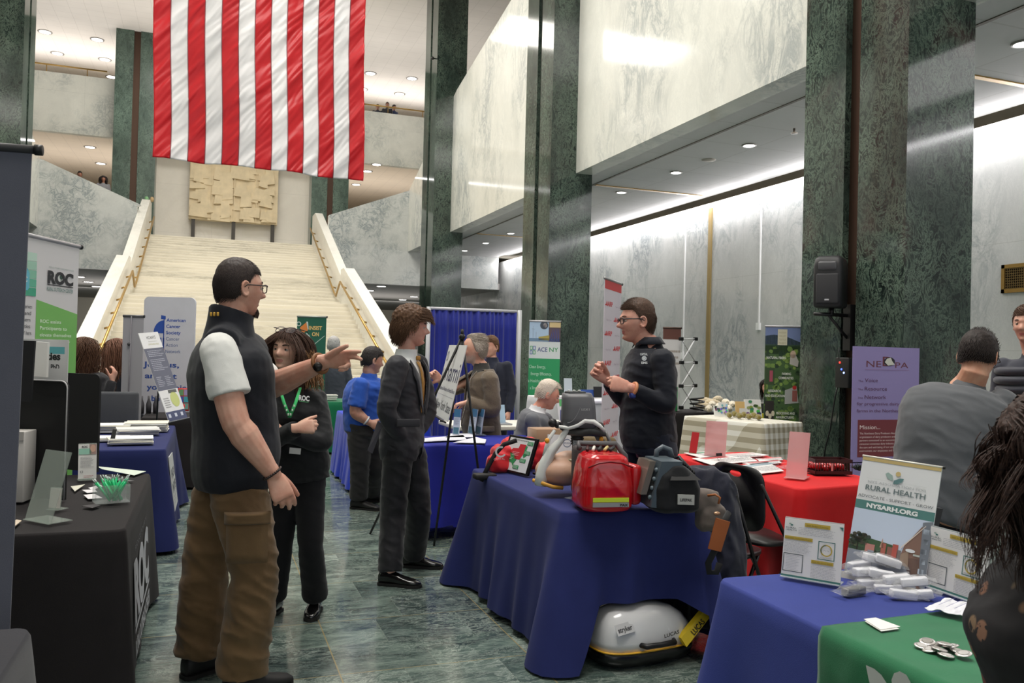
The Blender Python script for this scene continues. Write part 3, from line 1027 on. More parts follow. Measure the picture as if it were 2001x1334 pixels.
# ------------------------------------------------------------------ draped tables
def draped(label, corners, h, m, hem=None, flare=0.05, fold=0.03, freq=22, seed=0, group=None, legs=True, corner_bulge=0.06, name='draped_table', top_m=None, sag=0.0, cat='table'):
 """corners: 4 plan points counter-clockwise; the cloth hangs from the table top at height h"""
 C = [Vector((c[0], c[1])) for c in corners]
 cen = sum(C, Vector((0, 0))) / 4
 e = empty(name, (cen.x, cen.y, 0), 0, label, cat, group)
 rad = 0.035
 pts, nrm, cw, side = [], [], [], []
 for i in range(4):
  p0, p1, p2 = C[i - 1], C[i], C[(i + 1) % 4]
  d1, d2 = (p1 - p0).normalized(), (p2 - p1).normalized()
  n1, n2 = Vector((d1.y, -d1.x)), Vector((d2.y, -d2.x))
  cc = p1 - d1 * rad + d2 * rad
  for k in range(7):
   t = k / 6
   n = (n1 * (1 - t) + n2 * t).normalized()
   pts.append(cc + n * rad)
   nrm.append(n)
   cw.append(1.0 - abs(t - 0.5) * 0.6)
   side.append(i + t * 0.001)
  L = (p2 - p1).length - 2 * rad
  n = max(12, int(L / 0.02))
  for k in range(1, n):
   t = k / n
   pts.append(p1 + d2 * (rad + L * t))
   nrm.append(n2)
   dd = min(t, 1 - t) * L
   cw.append(max(0, 1 - dd / 0.28) ** 2 * 0.7)
   side.append(i + 0.001 + t * 0.998)
 N_ = len(pts)
 arc = [0]
 for i in range(1, N_):
  arc.append(arc[-1] + (pts[i] - pts[i - 1]).length)
 R_ = 22
 vs, fs = [], []
 rr = random.Random(seed)
 ph = [rr.uniform(0, 6.28) for _ in range(6)]
 for r in range(R_ + 1):
  t = r / R_
  for i in range(N_):
   hz = hem(side[i]) if hem else 0.03
   z = h - (h - hz) * t
   s = arc[i]
   tt = max(0, t - 0.06) / 0.94
   w = sin(s * freq + ph[0] + 0.6 * sin(s * 5 + ph[1])) * 0.55 + sin(s * freq * 0.43 + ph[2]) * 0.6 + 0.3 * sin(s * freq * 1.9 + ph[3] + t * 2)
   off = 0.004 + (0.012 * min(1, t * 14)) + flare * tt + fold * w * tt ** 1.15 + corner_bulge * cw[i] * tt
   off = max(off, 0.008 * min(1, t * 14))
   p = pts[i] + nrm[i] * off
   zz = z - (0 if t > 0 else 0)
   if t == 0:
    zz = h
   elif r == 1:
    zz = h - 0.012
   vs.append((p.x, p.y, zz))
 for r in range(R_):
  for i in range(N_):
   j = (i + 1) % N_
   fs.append((r * N_ + i, r * N_ + j, (r + 1) * N_ + j, (r + 1) * N_ + i))
 # top grid with slight creases
 fs.append(tuple(range(N_)))
 mb = MB().mat(m)
 mb.add(vs, fs, True)
 o = mb.build('tablecloth', e)
 o.data.polygons[len(o.data.polygons) - 1].use_smooth = False
 mb = MB().mat(flat((150, 140, 126), 0.6))
 ins = [cen + (c - cen) * 0.985 for c in C]
 mb.prism([(c.x, c.y, h - 0.03) for c in ins], (0, 0, 0.026))
 mb.build('tabletop', e)
 if legs:
  for c in C:
   q = cen + (c - cen) * 0.9
   MB().mat(flat((70, 70, 72), 0.4, metal=0.6)).cyl((q.x, q.y, 0), (q.x, q.y, h - 0.03), 0.014).build('leg', e)
 return e
M_NAVY = cloth((35, 43, 98), 0.8, 0.1, sheen=0.03)
M_ROYAL = cloth((28, 36, 140), 0.75, 0.1, sheen=0.03)
M_BLK = cloth((32, 29, 30), 0.85, 0.12, sheen=0.03)
M_RED = cloth((204, 26, 30), 0.7, 0.08, sheen=0.03)
M_GRN = cloth((4, 104, 66), 0.7, 0.1, sheen=0.2)
TH = 0.75
def rect4(x0, y0, x1, y1, rot=0.0):
 c = Vector(((x0 + x1) / 2, (y0 + y1) / 2))
 out = []
 for x, y in ((x0, y0), (x1, y0), (x1, y1), (x0, y1)):
  d = Vector((x, y)) - c
  out.append((c.x + d.x * cos(rot) - d.y * sin(rot), c.y + d.x * sin(rot) + d.y * cos(rot)))
 return out
# medical demo table: front edge is side 1 (s in 1..2) because corners start at the near left
def hem_demo(s):
 if 1.0 <= s < 2.0:
  t = s - 1.0
  if t < 0.17:
   return 0.012 + 0.29 * t / 0.17
  return 0.31 - 0.07 * max(0, (t - 0.8) / 0.2)
 if s < 1.0 or s >= 3.98:
  t = s if s < 1 else 0
  return 0.012 + 0.03 * sin(t * 3.1)
 return 0.05
# corners counter-clockwise seen from above: left-far, left-near, right-near, right-far
draped('navy cloth table under the medical demo gear, with the white case beneath', [(1.66, 5.25), (1.66, 3.75), (2.42, 3.68), (2.36, 5.2)], TH, M_NAVY, hem_demo, 0.05, 0.032, 17, 3, corner_bulge=0.13)
draped('black cloth table with the big white logo hanging on its side', [(-2.2, 5.38), (-2.2, 3.79), (-0.31, 3.79), (-0.31, 5.38)], TH, M_BLK, None, 0.02, 0.006, 16, 5, corner_bulge=0.05)
draped('near black cloth table cut by the bottom left corner', [(-1.9, 2.48), (-1.9, 0.9), (-0.42, 0.9), (-0.42, 2.48)], 0.77, cloth((25, 25, 33), 0.8, 0.1), None, 0.04, 0.025, 16, 6)
draped('navy cloth table with paper stacks behind the black one, left side', [(-2.1, 8.5), (-2.1, 6.6), (-0.28, 6.6), (-0.28, 8.5)], TH, cloth((30, 38, 90), 0.8, 0.1, sheen=0.03), None, 0.05, 0.025, 17, 7, corner_bulge=0.08)
draped('black cloth table in the back under the tall blue-lettered banner', [(-0.62, 10.15), (-0.62, 9.4), (0.0, 9.4), (0.0, 10.15)], TH, M_BLK, None, 0.03, 0.02, 16, 8)
draped('royal blue cloth table behind the easel placard', [(1.66, 7.3), (1.66, 6.58), (2.8, 6.58), (2.8, 7.3)], TH, M_ROYAL, lambda s: 0.09 + (0.02 if s < 1.2 else 0), 0.045, 0.03, 20, 9, corner_bulge=0.10)
draped('small bright blue cloth table half hidden behind the man in the blue polo', [(1.52, 10.4), (1.52, 8.9), (2.3, 8.9), (2.3, 10.4)], TH, cloth((24, 56, 190), 0.7, 0.1), None, 0.05, 0.03, 20, 10)
draped('green cloth table in front of the staircase', [(1.0, 12.9), (1.0, 12.1), (2.35, 12.1), (2.35, 12.9)], TH, M_GRN, None, 0.06, 0.035, 18, 11)
draped('red cloth table with clear sign holders and papers', [(3.42, 5.75), (3.34, 4.09), (4.12, 4.2), (4.2, 5.8)], TH, M_RED, None, 0.03, 0.022, 15, 12, corner_bulge=0.07)
draped('blue cloth table at the lower right, partly under the green runner', [(1.69, 2.47), (1.69, 1.97), (1.70, 0.75), (3.35, 0.75)][:0] or [(1.70, 2.49), (1.66, 0.6), (2.5, 0.6), (2.56, 2.47)], TH, cloth((50, 62, 132), 0.8, 0.08, sheen=0.03), None, 0.06, 0.03, 14, 13, corner_bulge=0.08)
# --- green runner laid over the lower right table
def runner():
 e = empty('green_table_runner', (2.1, 1.5, TH), 0, 'green runner with white leaf emblem laid over the lower right blue table', 'table runner')
 mb = MB().mat(cloth((26, 104, 66), 0.72, 0.12, sheen=0.2))
 vs, fs = [], []
 NU_, NV_ = 60, 90
 ya, yb = 0.62, 1.97
 for j in range(NV_ + 1):
  y = ya + (yb - ya) * j / NV_
  xl = 1.655 + 0.02 * (y - 0.6)
  for i in range(NU_ + 1):
   s = i / NU_ * 1.45      # distance along the cloth, first 0.6 m hangs
   hang = 0.58
   yy = y + (0.0 if s > hang else 0.0) - 0.04 * max(0, (s - hang)) * 0
   wr = mnoise.noise(Vector((s * 9, y * 14, 1)))
   if s < hang:
    t = (hang - s)
    x = xl - 0.012 - 0.05 * t - 0.02 * wr * min(1, t * 4) - 0.03 * sin(y * 21) * t
    z = TH - t + 0.005
   else:
    x = xl + (s - hang)
    z = TH + 0.006 + 0.003 * max(0, wr + 0.2)
   vs.append((x - 0.003, yy + 0.035 * (s - hang) - 0.02, z))
 for j in range(NV_):
  for i in range(NU_):
   a = j * (NU_ + 1) + i
   fs.append((a, a + 1, a + NU_ + 2, a + NU_ + 1))
 mb.add(vs, fs, True)
 o = mb.build('runner_cloth', e)
 s = o.modifiers.new('thickness', 'SOLIDIFY')
 s.thickness = 0.002
 def pp(px, py):
  # point of the hanging side face
  p = onX(px, py, 1.60)
  return p
 mb = MB().mat(flat((196, 200, 198), 0.6))
 a = [(1692, 1299), (1694, 1310), (1697, 1325), (1702, 1345), (1740, 1360), (1733, 1335), (1722, 1318), (1708, 1306)]
 b_ = [(1744, 1345), (1742, 1328), (1747, 1315), (1758, 1311), (1771, 1318), (1779, 1332), (1782, 1350), (1760, 1362)]
 for pl in (a, b_):
  q = [onX(px, py, 1.585) for px, py in pl]
  mb.add(q, [tuple(range(len(q)))], False)
 mb.build('leaf_emblem', e)
runner()
# checkered table
def gingham():
 m, nt, N, L, b = newmat('checkered_cloth')
 v = coords(N, L, (1, 1, 1), (0, 0, 0.43))
 sp = N.new('ShaderNodeSeparateXYZ')
 L.new(v, sp.inputs[0])
 def band(s):
  fr = mathn(N, L, 'FRACT', mathn(N, L, 'DIVIDE', mathn(N, L, 'ADD', s, 50.0), 0.13))
  return mathn(N, L, 'GREATER_THAN', fr, 0.5)
 h_ = mathn(N, L, 'ADD', band(mathn(N, L, 'ADD', sp.outputs[0], sp.outputs[1])), band(sp.outputs[2]))
 L.new(ramp(N, L, mathn(N, L, 'MULTIPLY', h_, 0.5), [(0.1, lin((226, 224, 214))), (0.5, lin((196, 190, 172))), (0.95, lin((158, 150, 128)))]), b.inputs['Base Color'])
 b.inputs['Roughness'].default_value = 0.85
 return m
p1, p2 = onZ(1492, 828, TH), onZ(1337, 812, TH)
d = (p1 - p2).normalized()
nn = Vector((-d.y, d.x, 0))
draped('beige checkered cloth table with yarn in the right aisle', [(p2.x + nn.x * .75, p2.y + nn.y * .75), (p2.x, p2.y), (p1.x, p1.y), (p1.x + nn.x * .75, p1.y + nn.y * .75)], TH, gingham(), None, 0.04, 0.02, 15, 15)
CHK0, CHKD, CHKN = p2, d, nn
# plain tables further back
pw = onZ(930, 833, TH)
e = empty('folding_table', (pw.x + .6, pw.y + .4, 0), 0, 'plain white folding table holding the open laptop behind the tweed jacket', 'table')
MB().mat(flat((226, 222, 212), 0.6)).bbox((pw.x + 0.55, pw.y + 0.36, TH - 0.02), (1.5, 0.76, 0.045), 0.01).build('tabletop', e)
for x in (0.0, 1.1):
 for y in (0.08, 0.62):
  MB().mat(flat((60, 60, 62), 0.5)).cyl((pw.x + x, pw.y + y, 0), (pw.x + x, pw.y + y, TH - 0.04), 0.016).build('leg', e)
WT = pw
pb = at(1345, 806, 11.6)
draped('black cloth table under the white scissor frame, behind the man in the black polo', rect4(pb.x - 1.0, pb.y, pb.x + 0.55, pb.y + 0.7), pb.z, M_BLK, None, 0.03, 0.02, 15, 16)
BT = pb
pa = at(1120, 775, 10.6)
draped('pale cloth table with the clear plastic bin behind the chest compression device', rect4(pa.x - 0.35, pa.y, pa.x + 0.7, pa.y + 0.7), pa.z - 0.02, cloth((214, 214, 216), 0.8), None, 0.03, 0.02, 15, 17)
AT = Vector((pa.x, pa.y, pa.z - 0.02))
# ------------------------------------------------------------------ banners and signs
GRAY = (120, 122, 128)
def rollup(label, TL, TR, BL, m, draw=None, cat='banner', bar=True, barr=0.014, base=True, top=(170, 168, 172), name='roll_up_banner', th=0.006, group=None, basez=None):
 a = Art(TL, TR, BL)
 foot = a.pt(0.5, 1, 0)
 e = empty(name, (foot.x, foot.y, foot.z), 0, label, cat, group)
 mb = MB().mat(m)
 mb.prism([a.pt(0, 0, 0), a.pt(1, 0, 0), a.pt(1, 1, 0), a.pt(0, 1, 0)], -a.n * th)
 mb.build('printed_sheet', e)
 if bar:
  r = barr
  MB().mat(flat(top, 0.4, metal=0.3)).tube([a.pt(-0.01, 0, -2), a.pt(1.01, 0, -2)], r, 10).build('top_bar', e)
  MB().mat(M_BLACK).cyl(a.pt(1.01, 0, -2), a.pt(1.035, 0, -2), r * 1.2).build('end_cap', e)
 if base:
  f0, f1 = a.pt(0, 1, 0), a.pt(1, 1, 0)
  mb = MB().mat(flat(top, 0.4, metal=0.3))
  mb.prism([f0 + a.n * 0.06 + a.v * 0.08, f0 - a.n * 0.06 + a.v * 0.08, f0 - a.n * 0.05, f0 + a.n * 0.05], a.u * a.w)
  mb.build('base', e)
  MB().mat(flat((60, 60, 64), 0.4, metal=0.6)).cyl(a.pt(0.5, 1, -16), a.pt(0.5, 0.01, -14), 0.006).build('support_pole', e)
 if draw:
  g = Art(TL, TR, BL)
  draw(g)
  g.build('printed_graphics', e)
 return e, a
def down(TL, z, lean=0.0):
 return Vector((TL.x, TL.y, z))
# 1 grey banner, back side, far left foreground
tr = at(62, 292, 2.6)
br_ = at(9, 1225, 2.52)
u = Vector((-1, 0.1, 0)).normalized()
tl = tr + u * 0.85
bl = br_ + u * 0.85
bl = bl + (bl - tl) * 0.5
rollup('tall slate grey banner back filling the left edge', tl, tr, bl, cloth((88, 90, 102), 0.8, 0.05), None, top=(60, 60, 62), base=False)
# 2 white and green outreach banner
pr_, pl_ = at(155, 482, 5.75), at(40, 456, 5.1)
u = (pl_ - pr_).normalized()
u.z = 0
u.normalize()
pl2 = pr_ + u * 0.84
zb_ = 0.1
def d_roc(g):
 q0 = g.pt
 g.pt = lambda a, b, k=None: q0(float(np.interp(a, [0, .14, .56, .69, .985, 1], [.1, .19, .43, .57, .92, 1])), float(np.interp(b, [0, .285, .6, 1], [0, .188, .37, 1])), k)
 g.rect(0.18, 0.085, 0.55, 0.27, (206, 226, 216))
 g.layer()
 for i, c in enumerate(((190, 218, 204), (160, 202, 182), (130, 190, 164), (92, 178, 148), (60, 164, 130))):
  g.rect(0.36, 0.075 + i * 0.04, 0.56, 0.112 + i * 0.04, c)
 g.rect(0.10, 0.24, 0.36, 0.275, (70, 170, 134))
 g.layer()
 g.poly([(0.14, 0.16), (0.18, 0.145), (0.36, 0.15), (0.41, 0.17), (0.41, 0.235), (0.37, 0.25), (0.18, 0.24), (0.14, 0.225)], (96, 182, 204))
 g.layer()
 g.text('ROC', 0.2, 0.21, 0.36, 0.022, (240, 246, 246), 0.03)
 g.text('REDUCE POVERTY EMPOWER FUTURES', 0.7, 0.131, 0.985, 0.008, (150, 166, 162))
 g.text('ROC', 0.69, 0.2, 0.985, 0.055, (38, 38, 42), 0.05)
 g.rect(0.69, 0.207, 0.985, 0.2115, (38, 38, 42))
 g.text('RURAL OUTREACH CENTER', 0.685, 0.237, 0.985, 0.017, (96, 134, 128), 0.01)
 g.layer(2)
 g.disc(0.842, 0.172, 0.035, (222, 224, 222), 0.021)
 g.layer()
 g.disc(0.842, 0.166, 0.018, (40, 70, 60), 0.011)
 g.rect(0.838, 0.168, 0.846, 0.188, (40, 50, 50))
 g.layer(1)
 g.poly([(0.57, 0.285), (1, 0.345), (1, 1), (0.57, 1)], (118, 184, 92))
 g.layer()
 for i, t in enumerate(('ROC assists', 'Participants to', 'elevate themselves', 'to self-sufficiency')):
  g.text(t, 0.62, 0.405 + i * 0.036, (0.86, 0.93, 0.985, 0.97)[i], 0.018, (226, 242, 220), 0.012)
 for i, t in enumerate(('ROC serves', 'Erie and', 'Southern', 'Counties', 'in WNY here.')):
  g.text(t, 0.14, 0.335 + i * 0.034, (0.49, 0.47, 0.46, 0.46, 0.5)[i], 0.02, (64, 66, 70))
 g.text('community', 0.75, 0.53, 0.96, 0.016, (70, 130, 70))
 g.text('action', 0.8, 0.58, 0.96, 0.016, (70, 130, 70))
rollup('white and green outreach banner behind the black boards on the left', pl2, pr_, down(pl2, 0.08), flat((214, 212, 214), 0.5), d_roc)
# 3 cancer society banner
tl, tr = at(282, 579, 9.75), at(382, 590, 9.75)
tr.z = tl.z
BLU = (48, 84, 172)
def d_acs(g):
 g.poly([(0.34, 0.155), (0.345, 0.135), (0.44, 0.135), (0.42, 0.12), (0.44, 0.105), (0.35, 0.103), (0.34, 0.11)][:0] or [(0.34, 0.105), (0.43, 0.11), (0.43, 0.13), (0.34, 0.128)], BLU)
 g.disc(0.4, 0.21, 0.2, BLU, 0.075, 20, pi, pi * 1.5)
 for i in range(4):
  g.rect(0.22 + i * 0.055, 0.235, 0.25 + i * 0.055, 0.30, BLU)
 g.rect(0.39, 0.13, 0.41, 0.30, BLU)
 g.rect(0.38, 0.3, 0.42, 0.312, (200, 70, 60))
 for i, t in enumerate(('American', 'Cancer', 'Society', 'Cancer', 'Action', 'Network')):
  g.text(t, 0.445, 0.142 + i * 0.036, (0.82, 0.72, 0.73, 0.71, 0.68, 0.74)[i], 0.019, BLU if i < 3 else (90, 110, 160), 0.02 if i < 3 else 0)
 for i, t in enumerate(('Join us,', 'and let', 'your voice', 'be heard')):
  g.text(t, (0.02, 0.06, 0.1, 0.2)[i], 0.405 + i * 0.065, (0.72, 0.68, 1.0 - 0.03, 0.8)[i], 0.03, (52, 84, 160), 0.025)
e = empty('fabric_banner', ((tl.x + tr.x) / 2, tl.y, 0), 0, 'white banner with rounded top and blue lettering in front of the stairs', 'banner')
a = Art(tl, tr, down(tl, 0.04))
mb = MB().mat(cloth((206, 206, 214), 0.7, 0.04))
pts = []
rx, ry = 0.1, 0.1 * a.w / a.h
for cx, cy, a0 in ((rx, ry, pi), (1 - rx, ry, 1.5 * pi)):
 for k in range(9):
  t = a0 + pi / 2 * k / 8
  pts.append(a.pt(cx + rx * cos(t), cy + ry * sin(t), 0))
pts += [a.pt(1, 1, 0), a.pt(0, 1, 0)]
mb.prism(pts, -a.n * 0.03)
mb.build('fabric_sleeve', e)
g = Art(tl, tr, down(tl, 0.04))
d_acs(g)
g.build('printed_graphics', e)
MB().mat(flat((150, 150, 155), 0.4)).box(tl.x + .05, tl.y - .18, 0, tr.x - .05, tl.y + .2, 0.04).build('foot', e)
# 4 silver banner seen from the back
tl, tr = at(241, 617, 8.9), at(281, 619, 8.9)
tr.z = tl.z
e, a = rollup('narrow silver grey banner back left of the rounded white banner', tl, tr, down(tl, 0.05), flat((164, 162, 168), 0.55), None, top=(96, 96, 98))
MB().mat(flat((110, 108, 114), 0.5)).tube([a.pt(0.42, 0.0, 8), a.pt(0.36, 1, 8)], 0.007, 6).build('back_strut', e)
MB().mat(flat((70, 70, 74), 0.5)).ball(a.pt(0.34, 0.17, 10), 0.018).build('lock_knob', e)
# 5 leaning counter banner
TL5, TR5, BR5, BL5 = at(270, 651, 7.9), at(308, 648, 8.15), at(349, 820, 7.95), at(305, 829, 7.7)
def d_hc(g):
 g.rect(0, 0.0, 1, 0.18, (226, 226, 226))
 g.rect(0, 0.18, 1, 0.66, (98, 100, 116))
 g.rect(0, 0.66, 1, 0.9, (226, 226, 226))
 g.rect(0, 0.9, 1, 1.0, (70, 76, 108))
 g.layer()
 g.text('HCANYS', 0.32, 0.075, 0.78, 0.035, (120, 120, 122))
 g.rect(0.35, 0.1, 0.8, 0.104, (200, 200, 190))
 g.text('STATEWIDE VOICE', 0.3, 0.145, 0.85, 0.018, (196, 192, 150))
 g.lines(0.12, 0.2, 0.92, 0.28, 4, (170, 172, 184), 0.4, 0.3, 3)
 g.lines(0.12, 0.3, 0.92, 0.44, 7, (170, 172, 184), 0.4, 0.4, 4)
 g.lines(0.12, 0.5, 0.5, 0.62, 6, (170, 172, 184), 0.4, 0.5, 5)
 g.lines(0.55, 0.5, 0.92, 0.62, 6, (170, 172, 184), 0.4, 0.5, 6)
 g.lines(0.1, 0.74, 0.4, 0.86, 5, (150, 150, 150), 0.4, 0.3, 7)
 g.rect(0.46, 0.665, 0.9, 0.70, (90, 92, 90))
 g.disc(0.68, 0.775, 0.22, (196, 204, 130), 0.085)
 for i in range(3):
  g.rect(0.08 + i * 0.32, 0.925, 0.2 + i * 0.32, 0.965, (210, 214, 226))
e, a = rollup('slim grey and white lobbying sign leaning on the table with paper stacks', TL5, TR5, BL5, M_WHITE, d_hc, cat='sign', bar=False, base=False, name='counter_sign')
MB().mat(flat((40, 40, 44), 0.5)).tube([a.pt(0.5, 0.4, -6), Vector((a.pt(0.5, 0.4, 0).x - 0.02, a.pt(0.5, 0.4, 0).y + 0.3, TH + .02)) - Vector((0, .22, 0))], 0.008, 6).build('support_leg', e)
MB().mat(flat((120, 122, 128), 0.4)).prism([a.pt(-0.05, 1, 0), a.pt(1.3, 1, 0), a.pt(1.3, 1.01, 0), a.pt(-0.05, 1.01, 0)], -a.n * 0.05).build('base', e)
# 6 small sign leaning on the navy cloth
TLp, TRp, BLp = at(330, 900, 6.3), at(339, 884, 7.0), at(341, 999, 6.35)
TRp.z = TLp.z
def d_hca(g):
 g.text('HCA', 0.1, 0.42, 0.9, 0.17, (96, 98, 104), 0.02)
 g.text('NYS', 0.1, 0.68, 0.9, 0.17, (96, 98, 104), 0.02)
 g.lines(0.15, 0.74, 0.85, 0.9, 3, (150, 150, 154))
TLp, TRp = at(330.5, 893, 6.25), at(337, 883, 6.95)
BLp = at(341, 1003, 6.12)
rollup('small white sign leaning against the side of the navy cloth table', TLp, TRp, BLp, flat((206, 208, 206), 0.5), d_hca, cat='sign', bar=False, base=False, name='leaning_sign')
# 7 dark green bank banner by the stairs
tl, tr = at(581, 618, 12.9), at(638, 617, 12.9)
tr.z = tl.z
def d_ins(g):
 g.k = 3
 g.text('INSIST', 0.42, 0.105, 0.86, 0.03, (218, 186, 116), 0.03)
 g.text('ON', 0.52, 0.155, 0.76, 0.03, (218, 186, 116), 0.03)
 g.k = 1
 g.ring(0.06, 0.06, 0.08, 0.03, (196, 206, 200))
 g.poly([(0.1, 0.09), (0.32, 0.045), (0.38, 0.11), (0.2, 0.135)], (214, 128, 60))
 g.poly([(0.31, 0.04), (0.37, 0.04), (0.40, 0.1), (0.37, 0.11)], (200, 210, 204))
 g.ring(0.25, 0.18, 0.22, 0.04, (190, 200, 196), -1.2, 1.4)
 g.poly([(0.52, 0.235), (0.95, 0.15), (0.96, 0.153), (0.54, 0.24)], (176, 196, 186))
 g.poly([(0.36, 0.235), (0.56, 0.225), (0.5, 0.245), (0.36, 0.25)], (196, 206, 200))
 g.ring(0.5, 0.33, 0.16, 0.03, (170, 60, 60))
 g.rect(0.72, 0.49, 0.9, 0.55, (190, 200, 190))
rollup('dark green banner reading insist on, beside the lower stairs', tl, tr, down(tl, 0.08), flat((28, 92, 74), 0.5), d_ins, top=(150, 156, 152))
# 8 clean energy banner
tl, tr = at(1035, 627, 12.2), at(1096, 626, 12.2)
tr.z = tl.z
def d_ace(g):
 g.rect(0, 0, 1, 0.155, (176, 200, 224))
 g.layer()
 g.rect(0, 0.13, 1, 0.155, (110, 140, 168))
 g.poly([(0.3, 0.12), (0.64, 0.105), (0.64, 0.145), (0.3, 0.145)], (176, 160, 84))
 g.poly([(0.62, 0.0), (1, 0.0), (1, 0.155), (0.62, 0.155)], (96, 78, 84))
 g.layer()
 g.rect(0.64, 0.0, 1, 0.045, (214, 190, 140))
 for i in range(5):
  g.poly([(0.64 + i * 0.07, 0.155), (0.68 + i * 0.07, 0.155), (0.76 + i * 0.045, 0.055), (0.75 + i * 0.045, 0.055)], (66, 74, 140))
 g.disc(0.47, 0.03, 0.13, (70, 78, 90), 0.03)
 g.disc(0.5, 0.03, 0.06, (190, 180, 180), 0.018)
 for x, y, s in ((0.12, 0.055, 0.05), (0.22, 0.085, 0.02)):
  g.rect(x - 0.004, y, x + 0.004, 0.14, (120, 130, 150))
  for k in range(3):
   t = k * 2.09 + 0.5
   g.poly([(x, y), (x + s * cos(t), y + s * 0.3 * sin(t)), (x + s * cos(t + .2), y + s * 0.3 * sin(t + .2))], (120, 130, 150))
 g.layer(1)
 g.rect(0, 0.155, 1, 0.285, (216, 222, 222))
 g.rect(0, 0.285, 1, 1.0, (44, 154, 96))
 g.layer()
 for i, c in enumerate(((66, 160, 90), (60, 90, 160), (60, 90, 160), (66, 160, 90))):
  g.frame(0.03 + (i % 2) * 0.095, 0.19 + (i // 2) * 0.034, 0.115 + (i % 2) * 0.095, 0.221 + (i // 2) * 0.034, 0.02, c)
 g.text('ACE', 0.27, 0.232, 0.59, 0.033, (56, 70, 130), 0.01)
 g.text('NY', 0.65, 0.232, 0.94, 0.033, (56, 150, 90), 0.01)
 for i, (t, x0, x1) in enumerate((('Clean Energy,', 0.02, 0.55), ('Energy Efficiency,', 0.08, 0.74), ('a Healthy Environment,', -0.0, 0.92), ('a Strong', 0.06, 0.36))):
  g.text(t, x0, 0.36 + i * 0.054, x1, 0.024, (196, 232, 208))
rollup('green and white clean energy roll-up banner behind the seated man', tl, tr, down(tl, 0.08), flat((222, 226, 226), 0.5), d_ace)
# 9 white and red step-and-repeat banner
tl, tr = at(1182.5, 543, 8.1), at(1214.5, 557, 8.75)
tr.z = tl.z
def d_rp(g):
 g.rect(0, 0, 1, 0.045, (204, 50, 52))
 for j in range(13):
  for i in range(2):
   big = (i + j) % 2 == 0
   x = 0.05 + i * 0.52
   y = 0.12 + j * 0.067
   if big:
    g.text('AARP', x + 0.02, y, x + 0.42, 0.021, (214, 60, 66), 0.03)
    g.rect(x - 0.02, y - 0.006, x + 0.1, y - 0.001, (214, 60, 66))
   else:
    g.text('New York', x + 0.08, y, x + 0.36, 0.008, (176, 160, 176))
rollup('white banner patterned with red lettering, behind the man in the black polo', tl, tr, down(tl, 0.08), flat((216, 208, 218), 0.5), d_rp, top=(150, 150, 150))
# 10 natural fibres banner
tl = at(1496, 637, 11.4)
tr = tl + (at(1568, 632.5, 11.4) - tl) * 1.12
tr.z = tl.z
def d_fib(g):
 rr = random.Random(11)
 g.rect(0, 0, 1, 0.13, (120, 136, 180))
 g.poly([(0, 0.13), (0, 0.07), (0.2, 0.06), (0.5, 0.07), (0.75, 0.10), (1, 0.125), (1, 0.2), (0, 0.2)], (52, 74, 60))
 g.rect(0, 0.14, 1, 1, (70, 98, 58))
 g.layer()
 for k in range(260):
  x, y = rr.random(), 0.14 + 0.86 * rr.random()
  r = 0.02 + 0.07 * rr.random()
  t = rr.random()
  dk = x > 0.75 and y < 0.8
  c = (40 + 20 * t, 62 + 20 * t, 44 + 10 * t) if dk or t < 0.35 else (84 + 50 * t, 120 + 40 * t, 60 + 20 * t)
  g.poly([(min(1, max(0, x + r * cos(q) * rr.uniform(.6, 1))), min(1, max(0.1, y + r * 0.3 * sin(q) * rr.uniform(.6, 1)))) for q in (0, 1.05, 2.1, 3.14, 4.2, 5.25)], tuple(int(v) for v in c))
 g.layer()
 g.rect(0.3, 0.02, 0.53, 0.135, (214, 210, 186))
 g.disc(0.68, 0.2, 0.07, (206, 180, 160), 0.028)
 g.poly([(0.6, 0.27), (0.62, 0.2), (0.74, 0.2), (0.82, 0.25), (0.8, 0.29)], (190, 186, 180))
 g.rect(0.02, 0.3, 0.24, 0.42, (60, 80, 50))
 g.rect(0.02, 0.54, 0.24, 0.7, (50, 46, 42))
 g.poly([(0.5, 0.46), (0.78, 0.43), (0.84, 0.55), (0.5, 0.56)], (170, 172, 170))
 g.layer()
 g.rect(0.12, 0.32, 0.2, 0.4, (170, 80, 96))
 g.disc(0.73, 0.44, 0.05, (190, 50, 50), 0.015)
 g.rect(0.68, 0.46, 0.8, 0.54, (150, 90, 84))
 for k in range(3):
  g.disc(0.08 + k * 0.07, 0.63 + 0.02 * (k % 2), 0.04, (216, 206, 180), 0.02)
 for i in range(4):
  g.text(('HUDSON', 'VALLEY', 'TEXTILE', 'PROJECT')[i], 0.33, 0.05 + i * 0.025, 0.5, 0.012, (176, 168, 130))
 W_ = (226, 230, 220)
 for t, x0, y, x1 in (('NATURAL FIBERS', 0.04, 0.235, 0.5), ('FARMING', 0.42, 0.35, 0.64), ('COMMUNITIES', 0.34, 0.38, 0.7), ('RESEARCH', 0.1, 0.475, 0.4), ('AND EDUCATION', 0.02, 0.51, 0.5),
      ('PROCESSING AND', 0.3, 0.635, 0.75), ('MANUFACTURING', 0.3, 0.665, 0.73), ('FABRIC', 0.14, 0.755, 0.4), ('AND FASHION', 0.05, 0.79, 0.5)):
  g.text(t, x0, y, x1, 0.017, W_, 0.02)
rollup('tall photo banner about natural fibers, cut by the widest column', tl, tr, down(tl, 0.08), flat((60, 84, 54), 0.5), d_fib)
